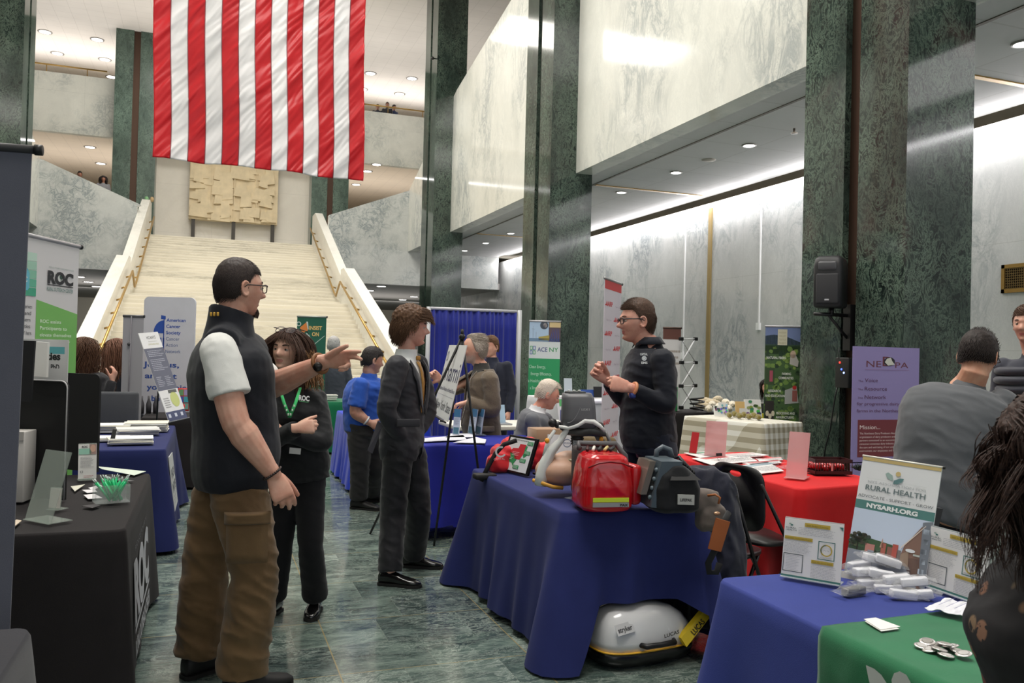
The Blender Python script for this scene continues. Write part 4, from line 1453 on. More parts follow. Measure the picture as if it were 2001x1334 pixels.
# 11 lilac dairy banner
tl, tr = onY(1667, 676, 6.6), onY(1797, 677, 6.6)
tr.z = tl.z
def d_ned(g):
 M = (104, 52, 62)
 g.text('NE', 0.2, 0.175, 0.42, 0.055, M)
 g.text('D', 0.44, 0.165, 0.62, 0.085, M)
 g.text('PA', 0.63, 0.178, 0.83, 0.05, M)
 g.layer()
 g.disc(0.54, 0.125, 0.085, (40, 36, 44), 0.038)
 g.layer()
 g.poly([(0.5, 0.1), (0.56, 0.09), (0.58, 0.12), (0.62, 0.15), (0.52, 0.16), (0.47, 0.13)], (200, 200, 190))
 g.rect(0.18, 0.195, 0.84, 0.199, (140, 110, 150))
 P_ = (98, 60, 92)
 for i, t in enumerate(('Voice', 'Resource', 'Network')):
  g.text('The', 0.08, 0.305 + i * 0.072, 0.155, 0.017, P_)
  g.text(t, 0.18, 0.305 + i * 0.072, (0.37, 0.51, 0.5)[i], 0.032, P_)
 g.text('for progressive dairy', 0.07, 0.505, 0.7, 0.027, P_)
 g.text('farms in the Northeast', 0.07, 0.565, 0.75, 0.027, P_)
 g.layer(1)
 g.rect(0.09, 0.63, 1.0, 0.95, (112, 46, 54))
 g.layer()
 g.text('Mission...', 0.12, 0.71, 0.42, 0.034, (236, 222, 220))
 for i, t in enumerate(('The Northeast Dairy Producers Association is an', 'organization of dairy producers and industry', 'partners committed to an economically viable,', 'consumer-conscious dairy industry dedicated to',
      'the care and well-being of our communities, our', 'environment, our employees and our cows.')):
  g.text(t, 0.12, 0.755 + i * 0.03, (0.82, 0.78, 0.79, 0.82, 0.83, 0.76)[i], 0.017, (226, 206, 204))
zz = onY(1662, 893, 6.6).z
bl = Vector((tl.x, tl.y, zz - 0.06))
rollup('lilac dairy producers banner in front of the widest column', tl, tr, bl, flat((140, 128, 178), 0.5), d_ned, base=False, bar=False)
e, a = rollup('low dark stand carrying the lilac banner', Vector((tl.x, tl.y, zz - 0.07)), Vector((tr.x, tr.y, zz - 0.07)), Vector((tl.x, tl.y, 0.02)), flat((140, 128, 178), 0.5), None, base=True, bar=False) if False else (None, None)
MBs = MB().mat(flat((140, 128, 178), 0.5))
MBs.box(tl.x, tl.y, 0.06, tr.x, tl.y + 0.006, zz - 0.05)
_b = [o for o in bpy.data.objects if o.get('label', '').startswith('lilac dairy')][0]
MBs.build('lower_sheet', _b)
MB().mat(flat((120, 120, 124), 0.4)).box(tl.x, tl.y - 0.08, 0, tr.x, tl.y + 0.08, 0.07).build('base', _b)
# 12 easel with wide placard
TLe, TRe, BLe, BRe = at(878, 674, 6.95), at(912, 674.3, 6.1), at(847, 807, 6.85), at(891.5, 825, 6.0)
def d_nami(g):
 B = (58, 56, 92)
 g.text('nami', 0.24, 0.5, 0.98, 0.27, B, 0.0)
 g.ring(0.1, 0.16, 0.05, 0.015, B)
 g.ring(0.1, 0.42, 0.07, 0.02, B, 0.4, 4.0)
 g.text('National Alliance on Mental Illness', 0.08, 0.64, 0.97, 0.055, B)
 g.rect(0.05, 0.7, 0.98, 0.704, (150, 150, 170))
 g.text('New York State', 0.1, 0.9, 0.98, 0.13, (48, 48, 60))
e, a = rollup('white mental illness placard with tall blue letters on a black easel', TLe, TRe, BLe, flat((222, 222, 222), 0.5), d_nami, cat='placard', bar=False, base=False, name='easel_placard')
e = empty('display_easel', onZ(848, 1066, 0), 0, 'thin black tripod easel holding the mental illness placard', 'easel')
topp = at(903, 658, 6.45)
mE = M_BLACK
f1 = onZ(848, 1066, 0)
f2 = Vector((topp.x - 0.55, topp.y + 0.65, 0))
f3 = Vector((topp.x + 0.28, topp.y + 0.1, 0.0))
for f in (f1, f2, f3):
 MB().mat(mE).tube([topp, f], [0.011, 0.009], 8).build('leg', e)
MB().mat(mE).tube([a.pt(0.0, 1.01, 12), a.pt(1.0, 1.01, 12)], 0.008, 6).tube([a.pt(0.25, 1.02, -8), a.pt(0.25, 1.02, 25)], 0.008, 6).tube([a.pt(0.8, 1.02, -8), a.pt(0.8, 1.02, 25)], 0.008, 6).build('ledge', e)
MB().mat(mE).ball(topp, 0.025).cyl(topp, topp + Vector((0, 0, 0.06)), 0.012).build('hinge', e)
# 13 blue pipe-and-drape curtain
a0, a1 = at(838, 602, 10.6), at(1010, 607, 10.9)
e = empty('curtain_backdrop', ((a0.x + a1.x) / 2, (a0.y + a1.y) / 2, 0), 0, 'royal blue pleated backdrop curtain behind the man in tweed', 'curtain')
d = (a1 - a0)
d.z = 0
L_ = d.length
d.normalize()
n_ = Vector((d.y, -d.x, 0))
zt_ = a0.z
mb = MB().mat(cloth((28, 40, 138), 0.6, 0.12, sheen=0.4))
vs, fs = [], []
NU, NV = 260, 8
for j in range(NV + 1):
 for i in range(NU + 1):
  s = i / NU
  w = 0.022 * sin(s * 105 + 2 * sin(s * 17)) + 0.012 * sin(s * 47)
  q = a0 + d * (s * L_) + n_ * w * (0.5 + 0.5 * j / NV)
  vs.append((q.x, q.y, zt_ - (zt_ - 0.03) * j / NV))
for j in range(NV):
 for i in range(NU):
  k = j * (NU + 1) + i
  fs.append((k, k + 1, k + NU + 2, k + NU + 1))
mb.add(vs, fs, True)
mb.build('pleated_curtain', e).modifiers.new('t', 'SOLIDIFY').thickness = 0.004
MB().mat(flat((190, 190, 195), 0.4)).tube([a0, a0 + d * L_], 0.02, 10).build('top_pipe', e)
for q in (a0, a0 + d * (L_ + 0.04)):
 MB().mat(flat((176, 178, 180), 0.4)).cyl((q.x, q.y, 0), (q.x, q.y, zt_ + 0.02), 0.028).build('upright', e)
 MB().mat(flat((90, 90, 94), 0.5)).box(q.x - 0.2, q.y - 0.2, 0, q.x + 0.2, q.y + 0.2, 0.012).build('base_plate', e)
# 14 white scissor display frame
e = empty('scissor_stand', at(1345, 806, 11.9), 0, 'white folding scissor frame with black joints left of the yarn table', 'display frame')
nodes_l = [(1331, 662), (1332, 708), (1331, 754), (1331, 796)]
nodes_r = [(1359, 662), (1359, 708), (1358, 753), (1358, 797)]
mw = flat((206, 206, 208), 0.4)
Dl, Dr = 11.8, 12.1
for i in range(4):
 l, r = at(*nodes_l[i], Dl), at(*nodes_r[i], Dr)
 if i < 3:
  l2, r2 = at(*nodes_l[i + 1], Dl), at(*nodes_r[i + 1], Dr)
  MB().mat(mw).tube([r, l2], 0.011, 6).build('strut', e)
  MB().mat(flat((150, 150, 152), 0.4)).tube([l, r2], 0.006, 6).build('strut', e)
 if i < 3:
  MB().mat(mw).tube([l, r], 0.009, 6).build('strut', e)
 for q in (l, r):
  MB().mat(M_BLACK).bbox(q, (0.06, 0.05, 0.05), 0.008).build('joint', e)
# 15 narrow sign on the black table behind the man in black
tl, tr = at(1296, 640, 11.9), at(1331, 640, 11.9)
tr.z = tl.z
def d_brown(g):
 g.rect(0, 0, 1, 0.09, (96, 56, 44))
 g.lines(0.35, 0.16, 1, 0.3, 3, (150, 140, 130))
rollup('narrow white sign with brown top beside the scissor frame', tl, tr, Vector((tl.x, tl.y, 0.1)), flat((206, 204, 204), 0.5), d_brown, top=(80, 60, 50))
# ------------------------------------------------------------------ things on and around the tables
def T(px, py, z=TH, dz=0.012):
 p = onZ(px, py, z)
 return Vector((p.x, p.y, z + dz))
CLEAR = dict(rough=0.05, spec=0.6, alpha=0.28)
def sheet(label, pts, m, th=0.004, cat='paper', group=None, art=None, name='paper_sheet'):
 """flat paper given by its corners in the photo, lying on a table"""
 q = [Vector(p) for p in pts]
 c = sum(q, Vector()) / len(q)
 e = empty(name, c, 0, label, cat, group)
 mb = MB().mat(m)
 mb.prism(q, (0, 0, th))
 mb.build('page', e)
 if art:
  a = Art(q[0] + Vector((0, 0, th)), q[1] + Vector((0, 0, th)), q[3] + Vector((0, 0, th)))
  a.n = Vector((0, 0, 1))
  art(a)
  a.build('printed_graphics', e)
 return e
def stack(label, c, w, d, n, rz, cat='paper stack', group=None, th=0.004, cols=((232, 232, 230), (214, 214, 212), (226, 222, 206)), seed=0):
 rr = random.Random(seed)
 e = empty('paper_stack', c, rz, label, cat, group)
 for k in range(n):
  mb = MB().mat(flat(cols[k % len(cols)], 0.6))
  x, y = rr.uniform(-.012, .012), rr.uniform(-.012, .012)
  mb.M = Matrix.Translation(Vector(c)) @ Matrix.Rotation(rz + rr.uniform(-.08, .08), 4, 'Z')
  mb.box(-w / 2 + x, -d / 2 + y, k * th, w / 2 + x, d / 2 + y, k * th + th * 0.86)
  mb.build('booklet', e)
 return e
def holder(label, BL, BR, h, lean, depth, m, name='sign_holder', sheetm=None, group=None, art=None, foot=0.3, cat='sign holder'):
 """upright clear stand: front plate between base points BL, BR, leaning back, with an L foot"""
 BL, BR = Vector(BL), Vector(BR)
 u = (BR - BL).normalized()
 n = Vector((u.y, -u.x, 0))
 if n.dot(CAMP - BL) < 0:
  n = -n
 upv = (Vector((0, 0, 1)) * cos(lean) - n * sin(lean))
 e = empty(name, (BL + BR) / 2, 0, label, cat, group)
 TL_, TR_ = BL + upv * h, BR + upv * h
 mb = MB().mat(m)
 mb.prism([BL, BR, TR_, TL_], -n * 0.004)
 mb.prism([BL, BR, BR + n * depth * foot, BL + n * depth * foot], (0, 0, 0.003))
 mb.prism([BL, BR, BR - n * depth, BL - n * depth], (0, 0, 0.003))
 mb.build('clear_plate', e)
 if sheetm:
  mb = MB().mat(sheetm)
  mb.prism([BL + upv * .008 + n * .001, BR + upv * .008 + n * .001, TR_ - upv * .004 + n * .001, TL_ - upv * .004 + n * .001], n * 0.001)
  mb.build('insert_page', e)
  if art:
   a = Art(TL_ + n * .003, TR_ + n * .003, BL + n * .003)
   art(a)
   a.build('printed_graphics', e)
 return e
# ---------- loudspeaker on its bracket, receiver box and cable
e = empty('loudspeaker', onX(1625, 560, XF - 0.28), 0, 'black loudspeaker mounted on the widest green column', 'loudspeaker')
yc = YA + CL / 2
c = onX(1628, 552, XF - 0.28)
zs0, zs1 = onX(1625, 601, XF - .28).z, onX(1625, 502, XF - .28).z
c = Vector((XF - 0.27, yc, (zs0 + zs1) / 2))
hh = zs1 - zs0
mb = MB().mat(flat((30, 30, 33), 0.5))
mb.M = Matrix.Translation(c) @ Matrix.Rotation(radians(38), 4, 'Z')
mb.loft([((0, 0, z), Vector((1, 0, 0)), Vector((0, 1, 0)), w, d) for z, w, d in ((-hh / 2, .17, .15), (-hh / 2 + .02, .185, .17), (hh * .3, .19, .17), (hh / 2 - .03, .18, .155), (hh / 2, .15, .12))], 32, 6)
mb.build('cabinet', e)
mb = MB().mat(flat((44, 44, 47), 0.7))
mb.M = Matrix.Translation(c) @ Matrix.Rotation(radians(38), 4, 'Z')
mb.bbox((-0.175, 0, -hh * .14), (0.05, 0.26, hh * .6), 0.03)
mb.build('grille', e)
mb = MB().mat(flat((70, 70, 74), 0.35))
mb.M = Matrix.Translation(c) @ Matrix.Rotation(radians(38), 4, 'Z')
mb.bbox((-0.17, 0, hh * .30), (0.06, 0.22, hh * .2), 0.03)
mb.build('horn', e)
mb = MB().mat(flat((180, 180, 184), 0.3))
mb.M = Matrix.Translation(c) @ Matrix.Rotation(radians(38), 4, 'Z')
mb.bbox((-0.203, 0, -hh * .36), (0.004, 0.05, 0.018), 0.001)
mb.build('badge', e)
mb = MB().mat(M_BLACK)
mb.tube([(XF - .5, yc, zs0 - .08), (XF + .05, yc, zs0 - .08)], .022, 8).tube([(XF - .25, yc, zs0 - .08), (XF - .25, yc, zs0)], .03, 8).tube([(XF - .3, yc, zs0 - .08), (XF + .02, yc, zs0 - .38)], .018, 8)
mb.box(XF - .02, yc - .06, zs0 - .5, XF + .06, yc + .06, zs0 + .05)
mb.build('wall_bracket', e)
e = empty('receiver_box', onX(1650, 730, XF - .05), 0, 'small black box with red and blue indicator lights on the widest column', 'receiver')
c = onX(1651, 728, XF - .06)
MB().mat(M_BLACK).bbox(c, (0.1, 0.22, 0.36), 0.01).build('housing', e)
for dy, dz, cc in ((.03, .12, (255, 40, 30)), (.0, .04, (60, 90, 255)), (-.04, .0, (140, 170, 255))):
 MB().mat(flat(cc, .4, emit=4)).ball(c + Vector((-.05, dy, dz)), .012, 10, 6).build('indicator_light', e)
MB().mat(flat((40, 40, 44), .4)).tube([c + Vector((-.05, .05, .16)), c + Vector((-.05, .05, .3))], .005, 6).build('antenna', e)
p = [onX(a, b_, XF - .04) for a, b_ in ((1636, 757), (1632, 775), (1628, 800), (1622, 840), (1614, 870), (1608, 905))]
tag_o = MB().mat(M_BLACK).tube(p, .009, 6).build('cable', None, label='thin black cable hanging down the widest column beside the lilac banner', cat='cable')
# ---------- left foreground table
W_ = flat((214, 212, 210), .55)
def board(label, px0, px1, pyt, D0, D1, pyb=None, edge=False, name='folding_display_board'):
 a, b_ = at(px0, pyt, D0), at(px1, pyt + (3 if px1 > px0 else 0), D1)
 b_.z = a.z
 a0, b0 = Vector((a.x, a.y, TH + .012)), Vector((b_.x, b_.y, TH + .012))
 e = empty(name, (a0 + b0) / 2, 0, label, 'display board')
 u = (b0 - a0).normalized()
 n = Vector((u.y, -u.x, 0))
 hgt = a.z - a0.z
 L = (b0 - a0).length
 pts = [a0, b0]
 r = .035
 for k in range(6):
  t = pi / 2 * k / 5
  pts.append(a0 + u * (L - r + r * cos(t)) + Vector((0, 0, hgt - r + r * sin(t))))
 pts.append(a0 + Vector((0, 0, hgt)))
 MB().mat(flat((15, 14, 16), .7)).prism(pts, n * .014).build('board_panel', e)
 if edge:
  MB().mat(flat((190, 188, 190), .5)).tube([b0 + n * .016 + Vector((0, 0, .002))] + [p + n * .016 for p in pts[2:9]], .0035, 6).build('edge_strip', e)
 return e
board('large black board with pale rounded edge standing on the black logo table', -30, 137, 738, 4.12, 4.0, edge=True)
board('second black board behind the pale-edged one on the black logo table', 100, 199, 727, 5.0, 4.88)
# poster clipped behind the board with a black strap
TL_, TR_, BL_ = at(-20, 660, 4.3), at(134, 667, 4.24), at(-20, 760, 4.3)
TR_.z = TL_.z
def d_post(g):
 g.poly([(0.72, 0.14), (0.955, 0.14), (0.955, 0.66), (0.69, 0.66)], (104, 186, 194))
 g.poly([(0.68, 0.8), (0.93, 0.8), (0.95, 0.9), (0.95, 1.2), (0.66, 1.2)], (140, 200, 112))
 g.layer()
 g.text('ties', 0.735, 0.39, 0.905, 0.14, (38, 42, 44), 0.04)
 g.text('tt, PhD', 0.71, 0.58, 0.895, 0.1, (38, 42, 44), 0.03)
 g.text('s lives', 0.69, 0.94, 0.865, 0.09, (38, 60, 40), 0.02)
 g.text('mental,', 0.68, 1.12, 0.88, 0.09, (38, 60, 40), 0.02)
e = empty('poster', at(60, 740, 4.3), 0, 'white poster with teal and green boxes standing behind the large black board', 'poster')
a = Art(TL_, TR_, BL_)
zbt = (BL_.z - TH - .02)
MB().mat(flat((226, 226, 226), .5)).prism([TL_, TR_, Vector((TR_.x, TR_.y, TH + .02)), Vector((TL_.x, TL_.y, TH + .02))], -a.n * .004).build('poster_sheet', e)
d_post(a)
a.build('printed_graphics', e)
cb = at(75, 700, 4.2)
e = empty('paper_roll', at(88, 740, 4.2), 0, 'rolled white paper leaning in front of the teal and green poster', 'paper roll')
MB().mat(flat((228, 226, 222), .6)).prism([at(68, 667, 4.19), at(93, 669, 4.19), at(90, 737, 4.17), at(62, 734, 4.17)], cv(0, 0, 1) * .02).build('paper', e)
e = empty('black_strap', at(50, 740, 4.0), 0, 'wide black strap hanging over the top of the large black board', 'strap')
q = [(43, 665), (68, 666), (60, 785), (34, 784)]
MB().mat(flat((34, 34, 37), .8)).prism([at(a_, b_, 3.93) for a_, b_ in q], cv(0, 0, 1) * .012).build('strap', e)
# white carton and clear holders
a0, b0 = T(15, 1008), T(48, 1009)
e = empty('white_carton', a0, 0, 'white carton at the left end of the black logo table', 'carton')
pass
mb = MB().mat(flat((212, 208, 204), .6))
mb.M = Matrix.Translation(T(40, 985)) @ Matrix.Rotation(radians(-12), 4, 'Z')
mb.bbox((-.10, .04, .165), (.24, .13, .33), .004, 2)
mb.build('carton_body', e)
mb = MB().mat(flat((190, 186, 182), .6))
mb.M = Matrix.Translation(T(40, 985)) @ Matrix.Rotation(radians(-12), 4, 'Z')
mb.box(-.215, -.03, .29, .015, -.024, .33)
mb.build('flap', e)
MC = flat((196, 208, 198), .05, spec=.6, alpha=.3)
MC2 = flat((226, 232, 230), .05, spec=.6, alpha=.16)
holder('clear leaflet holder in front of the white carton', T(48, 1020), T(98, 1030), .30, .28, .10, MC, foot=.1)
holder('clear card stand with white cards at the foot of the large black board', T(95, 1000), T(117, 1002), .10, .1, .05, MC, sheetm=flat((222, 218, 210), .5), cat='card stand', name='card_stand')
sheet('small folded leaflet with green and red at the left edge of the black logo table', [T(14, 1032), T(32, 1022), T(42, 1024), T(30, 1034)], flat((206, 190, 170), .6))
TLc, BLc, BRc = None, T(152, 943), T(188, 941)
def d_rack(g):
 g.rect(.02, .14, .7, .3, (150, 200, 180))
 g.rect(.6, .02, .98, .3, (168, 140, 132))
 g.layer()
 g.disc(.79, .14, .15, (206, 166, 146), .1)
 g.text('ROC', .18, .115, .5, .05, (40, 42, 46), .04)
 g.lines(.12, .36, .9, .66, 9, (150, 150, 152), .35, .3, 2)
 g.frame(.12, .74, .26, .8, .02, (90, 90, 92))
 g.lines(.3, .86, .85, .94, 2, (190, 150, 150), .4)
holder('rack card stand with a smiling face and green band beside the pens', BLc, BRc, .20, .14, .06, MC, sheetm=flat((220, 220, 216), .5), art=d_rack)
for i, (q, w) in enumerate((([(188, 915), (200, 921), (262, 933), (285, 925)], 'green striped leaflet at the far end of the black logo table'),
       ([(138, 955), (160, 952), (166, 951), (146, 965)], 'small colour card beside the large black board'),
       ([(160, 962), (186, 961), (190, 966), (170, 968)], 'white card left of the pen box, front one'),
       ([(163, 972), (185, 970), (200, 978), (172, 980)], 'white card touching the pen box'),
       ([(172, 958), (196, 952), (200, 955), (180, 962)], 'white card behind the pen box'),
       ([(202, 936), (222, 936), (262, 944), (240, 946)], 'black and white card fan behind the pen box'),
       ([(160, 994), (185, 990), (196, 993), (180, 998)], 'dark card left of the front corner of the pen box'))):
 sheet(w, [T(*p) for p in q], flat(((206, 218, 204), (208, 206, 190), (222, 220, 222), (222, 220, 222), (216, 214, 216), (90, 90, 92), (60, 58, 60))[i], .55), .002, 'card', None)
# pens in their clear box
pc = T(217, 985)
e = empty('pen_box', pc, 0, 'clear plastic box holding green pens on the black logo table', 'box')
mb = MB().mat(MC2)
mb.M = Matrix.Translation(pc) @ Matrix.Rotation(radians(14), 4, 'Z')
for b_ in ((-.075, -.05, 0, .075, .05, .004), (-.075, -.05, 0, -.071, .05, .085), (.071, -.05, 0, .075, .05, .085), (-.075, -.05, 0, .075, -.046, .085), (-.075, .046, 0, .075, .05, .085)):
 mb.box(*b_)
mb.build('box_wall', e)
rr = random.Random(3)
proto = None
for k in range(26):
 lean = -1 if k < 17 else 1
 x0 = rr.uniform(-.045, .03) if lean < 0 else rr.uniform(.0, .05)
 base = pc + Vector((x0 + .02 * -lean, rr.uniform(-.035, .035), .01))
 d = Vector((lean * rr.uniform(.15, .75), rr.uniform(-.15, .15), 1)).normalized()
 tilt = d.to_track_quat('Z', 'Y')
 if proto is None:
  pen = empty('green_pen', base, 0, 'bright green pen with clear tip standing in the clear box', 'pen', 'green pens in the clear box')
  MB().mat(flat((30, 190, 120), .35)).cyl(base, base + Vector((0, 0, .105)), .0048, .0042, 8).build('barrel', pen)
  MB().mat(flat((200, 210, 205), .3)).cyl(base + Vector((0, 0, .105)), base + Vector((0, 0, .125)), .0032, .002, 8).build('clicker', pen)
  MB().mat(flat((150, 160, 156), .3)).cyl(base + Vector((0, 0, -.004)), base, .0015, .0045, 8).build('tip', pen)
  proto = pen
  pen.rotation_mode = 'QUATERNION'
  pen.rotation_quaternion = tilt
 else:
  pen = proto.copy()
  COL.objects.link(pen)
  pen.location = base
  pen.rotation_quaternion = tilt
  for ch in list(proto.children):
   c2 = ch.copy()
   COL.objects.link(c2)
   c2.parent = pen
# logo on the side of the black cloth
a = Art(onX(262, 1030, -.262), onX(284, 975, -.262), onX(262, 1190, -.235))
_t = [o for o in bpy.data.objects if o.get('label', '').startswith('black cloth table with the big')][0]
tl_ = Vector((-.290, 4.08, .58))
a = Art(tl_, tl_ + Vector((0.0, .9, 0)), tl_ + Vector((.026, 0, -.5)), lift=.002)
a.n = Vector((1, 0, .08)).normalized()
a.k = 2
gw = flat((196, 198, 204), .6)
a.text('ROC', .0, .62, 1.0, .50, gw, .06)
a.text('REDUCE POVERTY', .1, .02, .9, .05, flat((110, 108, 112)), 0)
a.rect(.0, .68, 1.0, .72, gw)
a.text('RURAL OUTREACH CENTER', .0, .93, 1.0, .14, gw, .03)
a.build('printed_logo', _t)
# ---------- paper stacks on the second table (left)
for i, (px, py, w, d, n, rz, lab) in enumerate(((255, 868, .30, .24, 7, .1, 'nearest white booklet stack at the corner of the navy cloth table'),
            (268, 850, .32, .24, 8, .15, 'pale booklet stack behind the nearest one, navy cloth table'),
            (285, 843, .34, .26, 12, .05, 'tallest white paper stack at the right of the navy cloth table'),
            (218, 845, .30, .24, 10, .0, 'grey-edged paper stack beside the black boards'),
            (214, 862, .28, .2, 4, .0, 'low paper stack at the left, cut off by the black board'))):
 stack(lab, T(px, py), w, d, n, rz, group='paper stacks on the navy cloth table', th=.0062, seed=i)
e = empty('small_easel', T(218, 871), 0, 'small black plate stand among the paper stacks', 'stand')
MB().mat(M_BLACK).prism([T(212, 872), T(222, 872), T(226, 872) + Vector((0, .05, .11)), T(218, 872) + Vector((0, .05, .11))], (0, .01, 0)).build('back', e)
# far table behind: box, red cup, leaflets
pz = onZ(352, 806, TH)
for px, py, w, h, c, lab, cat in ((352, 800, .05, .10, (180, 30, 34), 'red cup on the black table behind the leaning sign', 'cup'),
        (344, 790, .10, .22, (120, 140, 150), 'colourful leaflet rack behind the leaning sign', 'leaflet rack'),
        (358, 795, .06, .26, (196, 60, 56), 'narrow red and white pull-up card on the far black table', 'card'),
        (290, 800, .12, .18, (70, 68, 72), 'dark glass bottle group behind the silver banner', 'bottles')):
 p = T(px, py + 10)
 e = empty(cat.replace(' ', '_'), p, 0, lab, cat)
 mb = MB().mat(flat(c, .5))
 if cat == 'cup':
  mb.lathe(p, [(w * .7, 0), (w, h), (w * .95, h), (w * .65, .005)], 20)
 elif cat == 'bottles':
  for k in range(3):
   mb.lathe(p + Vector((k * .07 - .07, 0, 0)), [(.025, 0), (.028, .1), (.012, .15), (.012, .19)], 14)
 else:
  mb.bbox(p + Vector((0, 0, h / 2)), (w * 2, .02, h), .003, 1)
 mb.build('body', e)
 if cat not in ('cup', 'bottles'):
  a = Art(p + Vector((-w, -.012, h)), p + Vector((w, -.012, h)), p + Vector((-w, -.012, 0)))
  r2 = random.Random(int(h * 100))
  for k in range(6):
   a.rect(.08 + .45 * (k % 2), .06 + .3 * (k // 2), .48 + .45 * (k % 2), .32 + .3 * (k // 2), (r2.randint(60, 230), r2.randint(80, 200), r2.randint(60, 200)))
  a.build('printed_graphics', e)
# grey chair with white cloth on it, seen left of the silver banner
p = Vector((at(222, 815, 7.62).x, at(222, 815, 7.62).y, 0))
e = empty('padded_chair', p, 0, 'dark grey padded chair back between the black board and the silver banner', 'chair')
MB().mat(cloth((70, 72, 76), .8)).bbox((p.x, p.y, .86), (.42, .06, .42), .03).build('backrest', e)
MB().mat(cloth((60, 62, 66), .8)).bbox((p.x, p.y + .22, .46), (.44, .42, .07), .03).build('seat', e)
for sx in (-.18, .18):
 for sy in (0, .4):
  MB().mat(M_BLACK).cyl((p.x + sx, p.y + sy, 0), (p.x + sx, p.y + sy, .45), .013).build('leg', e)
# ---------- medical demo table
# red duffel
p = T(962, 900)
e = empty('duffel_bag', p, 0, 'red duffel bag with black straps at the far end of the medical table', 'bag')
D = 5.35
mb = MB()
ax_ = cv(1, -.08, .2)
for px, py, d, sz in ((1000, 893, .1, (.26, .2, .16)), (1050, 890, .28, (.26, .22, .17)), (1015, 865, .2, (.24, .16, .07)), (975, 905, .0, (.16, .12, .13)), (1100, 885, .45, (.22, .2, .15))):
 mb.bbox(at(px, py, D + d), sz, .05)
me = remesh(mb, .009, 5)
wrinkle(me, .022, (9, 9, 12), 4.0)
finish(me, 'fabric_body', e, [cloth((206, 36, 44), .6, .1, sheen=.2)])
mb = MB().mat(flat((24, 22, 24), .7))
mb.tube([at(a_, b_, D - .13) for a_, b_ in ((940, 940), (952, 915), (968, 886), (985, 868), (1010, 860))], .016, 6, flat_=.3, up=cv(0, 0, 1))
mb.bbox(at(947, 930, D - .15), (.14, .08, .035), .012)
mb.build('strap', e)
a = Art(at(966, 873, D - .155), at(988, 872, D - .155), at(966, 893, D - .155))
a.ring(.55, .5, .5, .16, (222, 222, 222), .6, 5.2)
a.text('CAPITAL', -.1, 1.3, .9, .2, (226, 200, 200))
a.build('printed_emblem', e)
# framed map
BL_, BR_ = T(976, 921), T(1030, 934)
lean = 11
def d_map(g):
 g.rect(0.07, .055, .93, .945, (214, 216, 218))
 g.layer()
 g.lines(.2, .08, .75, .12, 2, (120, 120, 124), .5, .1)
 Rd, Gr = (196, 44, 54), (44, 140, 84)
 g.poly([(.2, .42), (.28, .34), (.46, .32), (.48, .2), (.7, .2), (.68, .45), (.6, .62), (.42, .62), (.36, .5), (.2, .5)], Rd)
 g.poly([(.12, .45), (.34, .48), (.44, .55), (.5, .62), (.44, .74), (.42, .82), (.36, .74), (.12, .7)], Gr)
 g.poly([(.68, .22), (.76, .24), (.74, .4), (.82, .46), (.72, .56), (.68, .5)], Gr)
 g.poly([(.6, .62), (.76, .58), (.74, .62), (.62, .66)], Gr)
 g.layer()
 for x, y in ((.82, .1), (.8, .36), (.72, .58), (.54, .78)):
  g.rect(x - .1, y, x + .1, y + .1, (60, 146, 96))
 g.layer()
 for x, y in ((.82, .1), (.8, .36), (.72, .58), (.54, .78)):
  g.lines(x - .08, y + .01, x + .08, y + .09, 3, (190, 220, 200), .4, .1)
 g.lines(.3, .42, .55, .54, 3, (236, 200, 204), .3, .2)
 g.lines(.2, .58, .36, .66, 2, (200, 230, 210), .3, .2)
e = holder('black framed map of red and green regions leaning on the red duffel bag', BL_, BR_, .225, .32, .02, M_BLACK, name='framed_map', cat='framed map')
for ch in e.children:
 bpy.data.objects.remove(ch)
u_ = (BR_ - BL_).normalized()
n_ = Vector((u_.y, -u_.x, 0))
upv = Vector((0, 0, 1)) * cos(.32) - n_ * sin(.32)
MB().mat(flat((18, 16, 18), .35)).prism([BL_, BR_, BR_ + upv * .235, BL_ + upv * .235], -n_ * .015).build('frame', e)
a = Art(BL_ + upv * .235 + n_ * .001, BR_ + upv * .235 + n_ * .001, BL_ + n_ * .001)
d_map(a)
a.build('printed_map', e)
# chest compression device over a manikin torso
D = 4.52
c0 = T(1088, 925)
e = empty('chest_compression_device', c0, 0, 'grey and white chest compression device arched over a manikin torso', 'medical device')
def q_(px, py, d=0.0):
 return at(px, py, D + d)
# grey hood
mb = MB()
hc = [(q_(1130, 833), .096, .085), (q_(1130, 815), .094, .085), (q_(1130, 795), .090, .082), (q_(1129, 777), .086, .078), (q_(1127, 768), .078, .066)]
mb.mat(flat((92, 92, 96), .4))
mb.loft([(c, cv(1, 0, 0), cv(0, 0, 1), a_, b_) for c, a_, b_ in hc], 36, 4.5)
mb.build('hood', e)
a = Art(q_(1098, 770, -.088), q_(1158, 770, -.088), q_(1098, 830, -.088))
a.text('LUCAS 3', .64, .53, .9, .07, (206, 206, 208))
for k in range(14):
 t0, t1 = k / 14, (k + 1) / 14
 f = lambda t: (.18 + .42 * t, .92 - .5 * t ** 2.2)
 (x0, y0), (x1, y1) = f(t0), f(t1)
 a.poly([(x0, y0), (x1, y1), (x1, y1 + .015), (x0, y0 + .015)], (170, 170, 174))
a.build('printed_name', e)
mb = MB().mat(flat((66, 68, 70), .4)).bbox(q_(1124, 767, .0), (.10, .07, .016), .006)
mb.build('control_panel', e)
mb = MB().mat(flat((190, 194, 190), .4))
for k in range(3):
 mb.ball(q_(1112 + k * 10, 763, -.01), (.009, .009, .005), 10, 6)
mb.build('button', e)
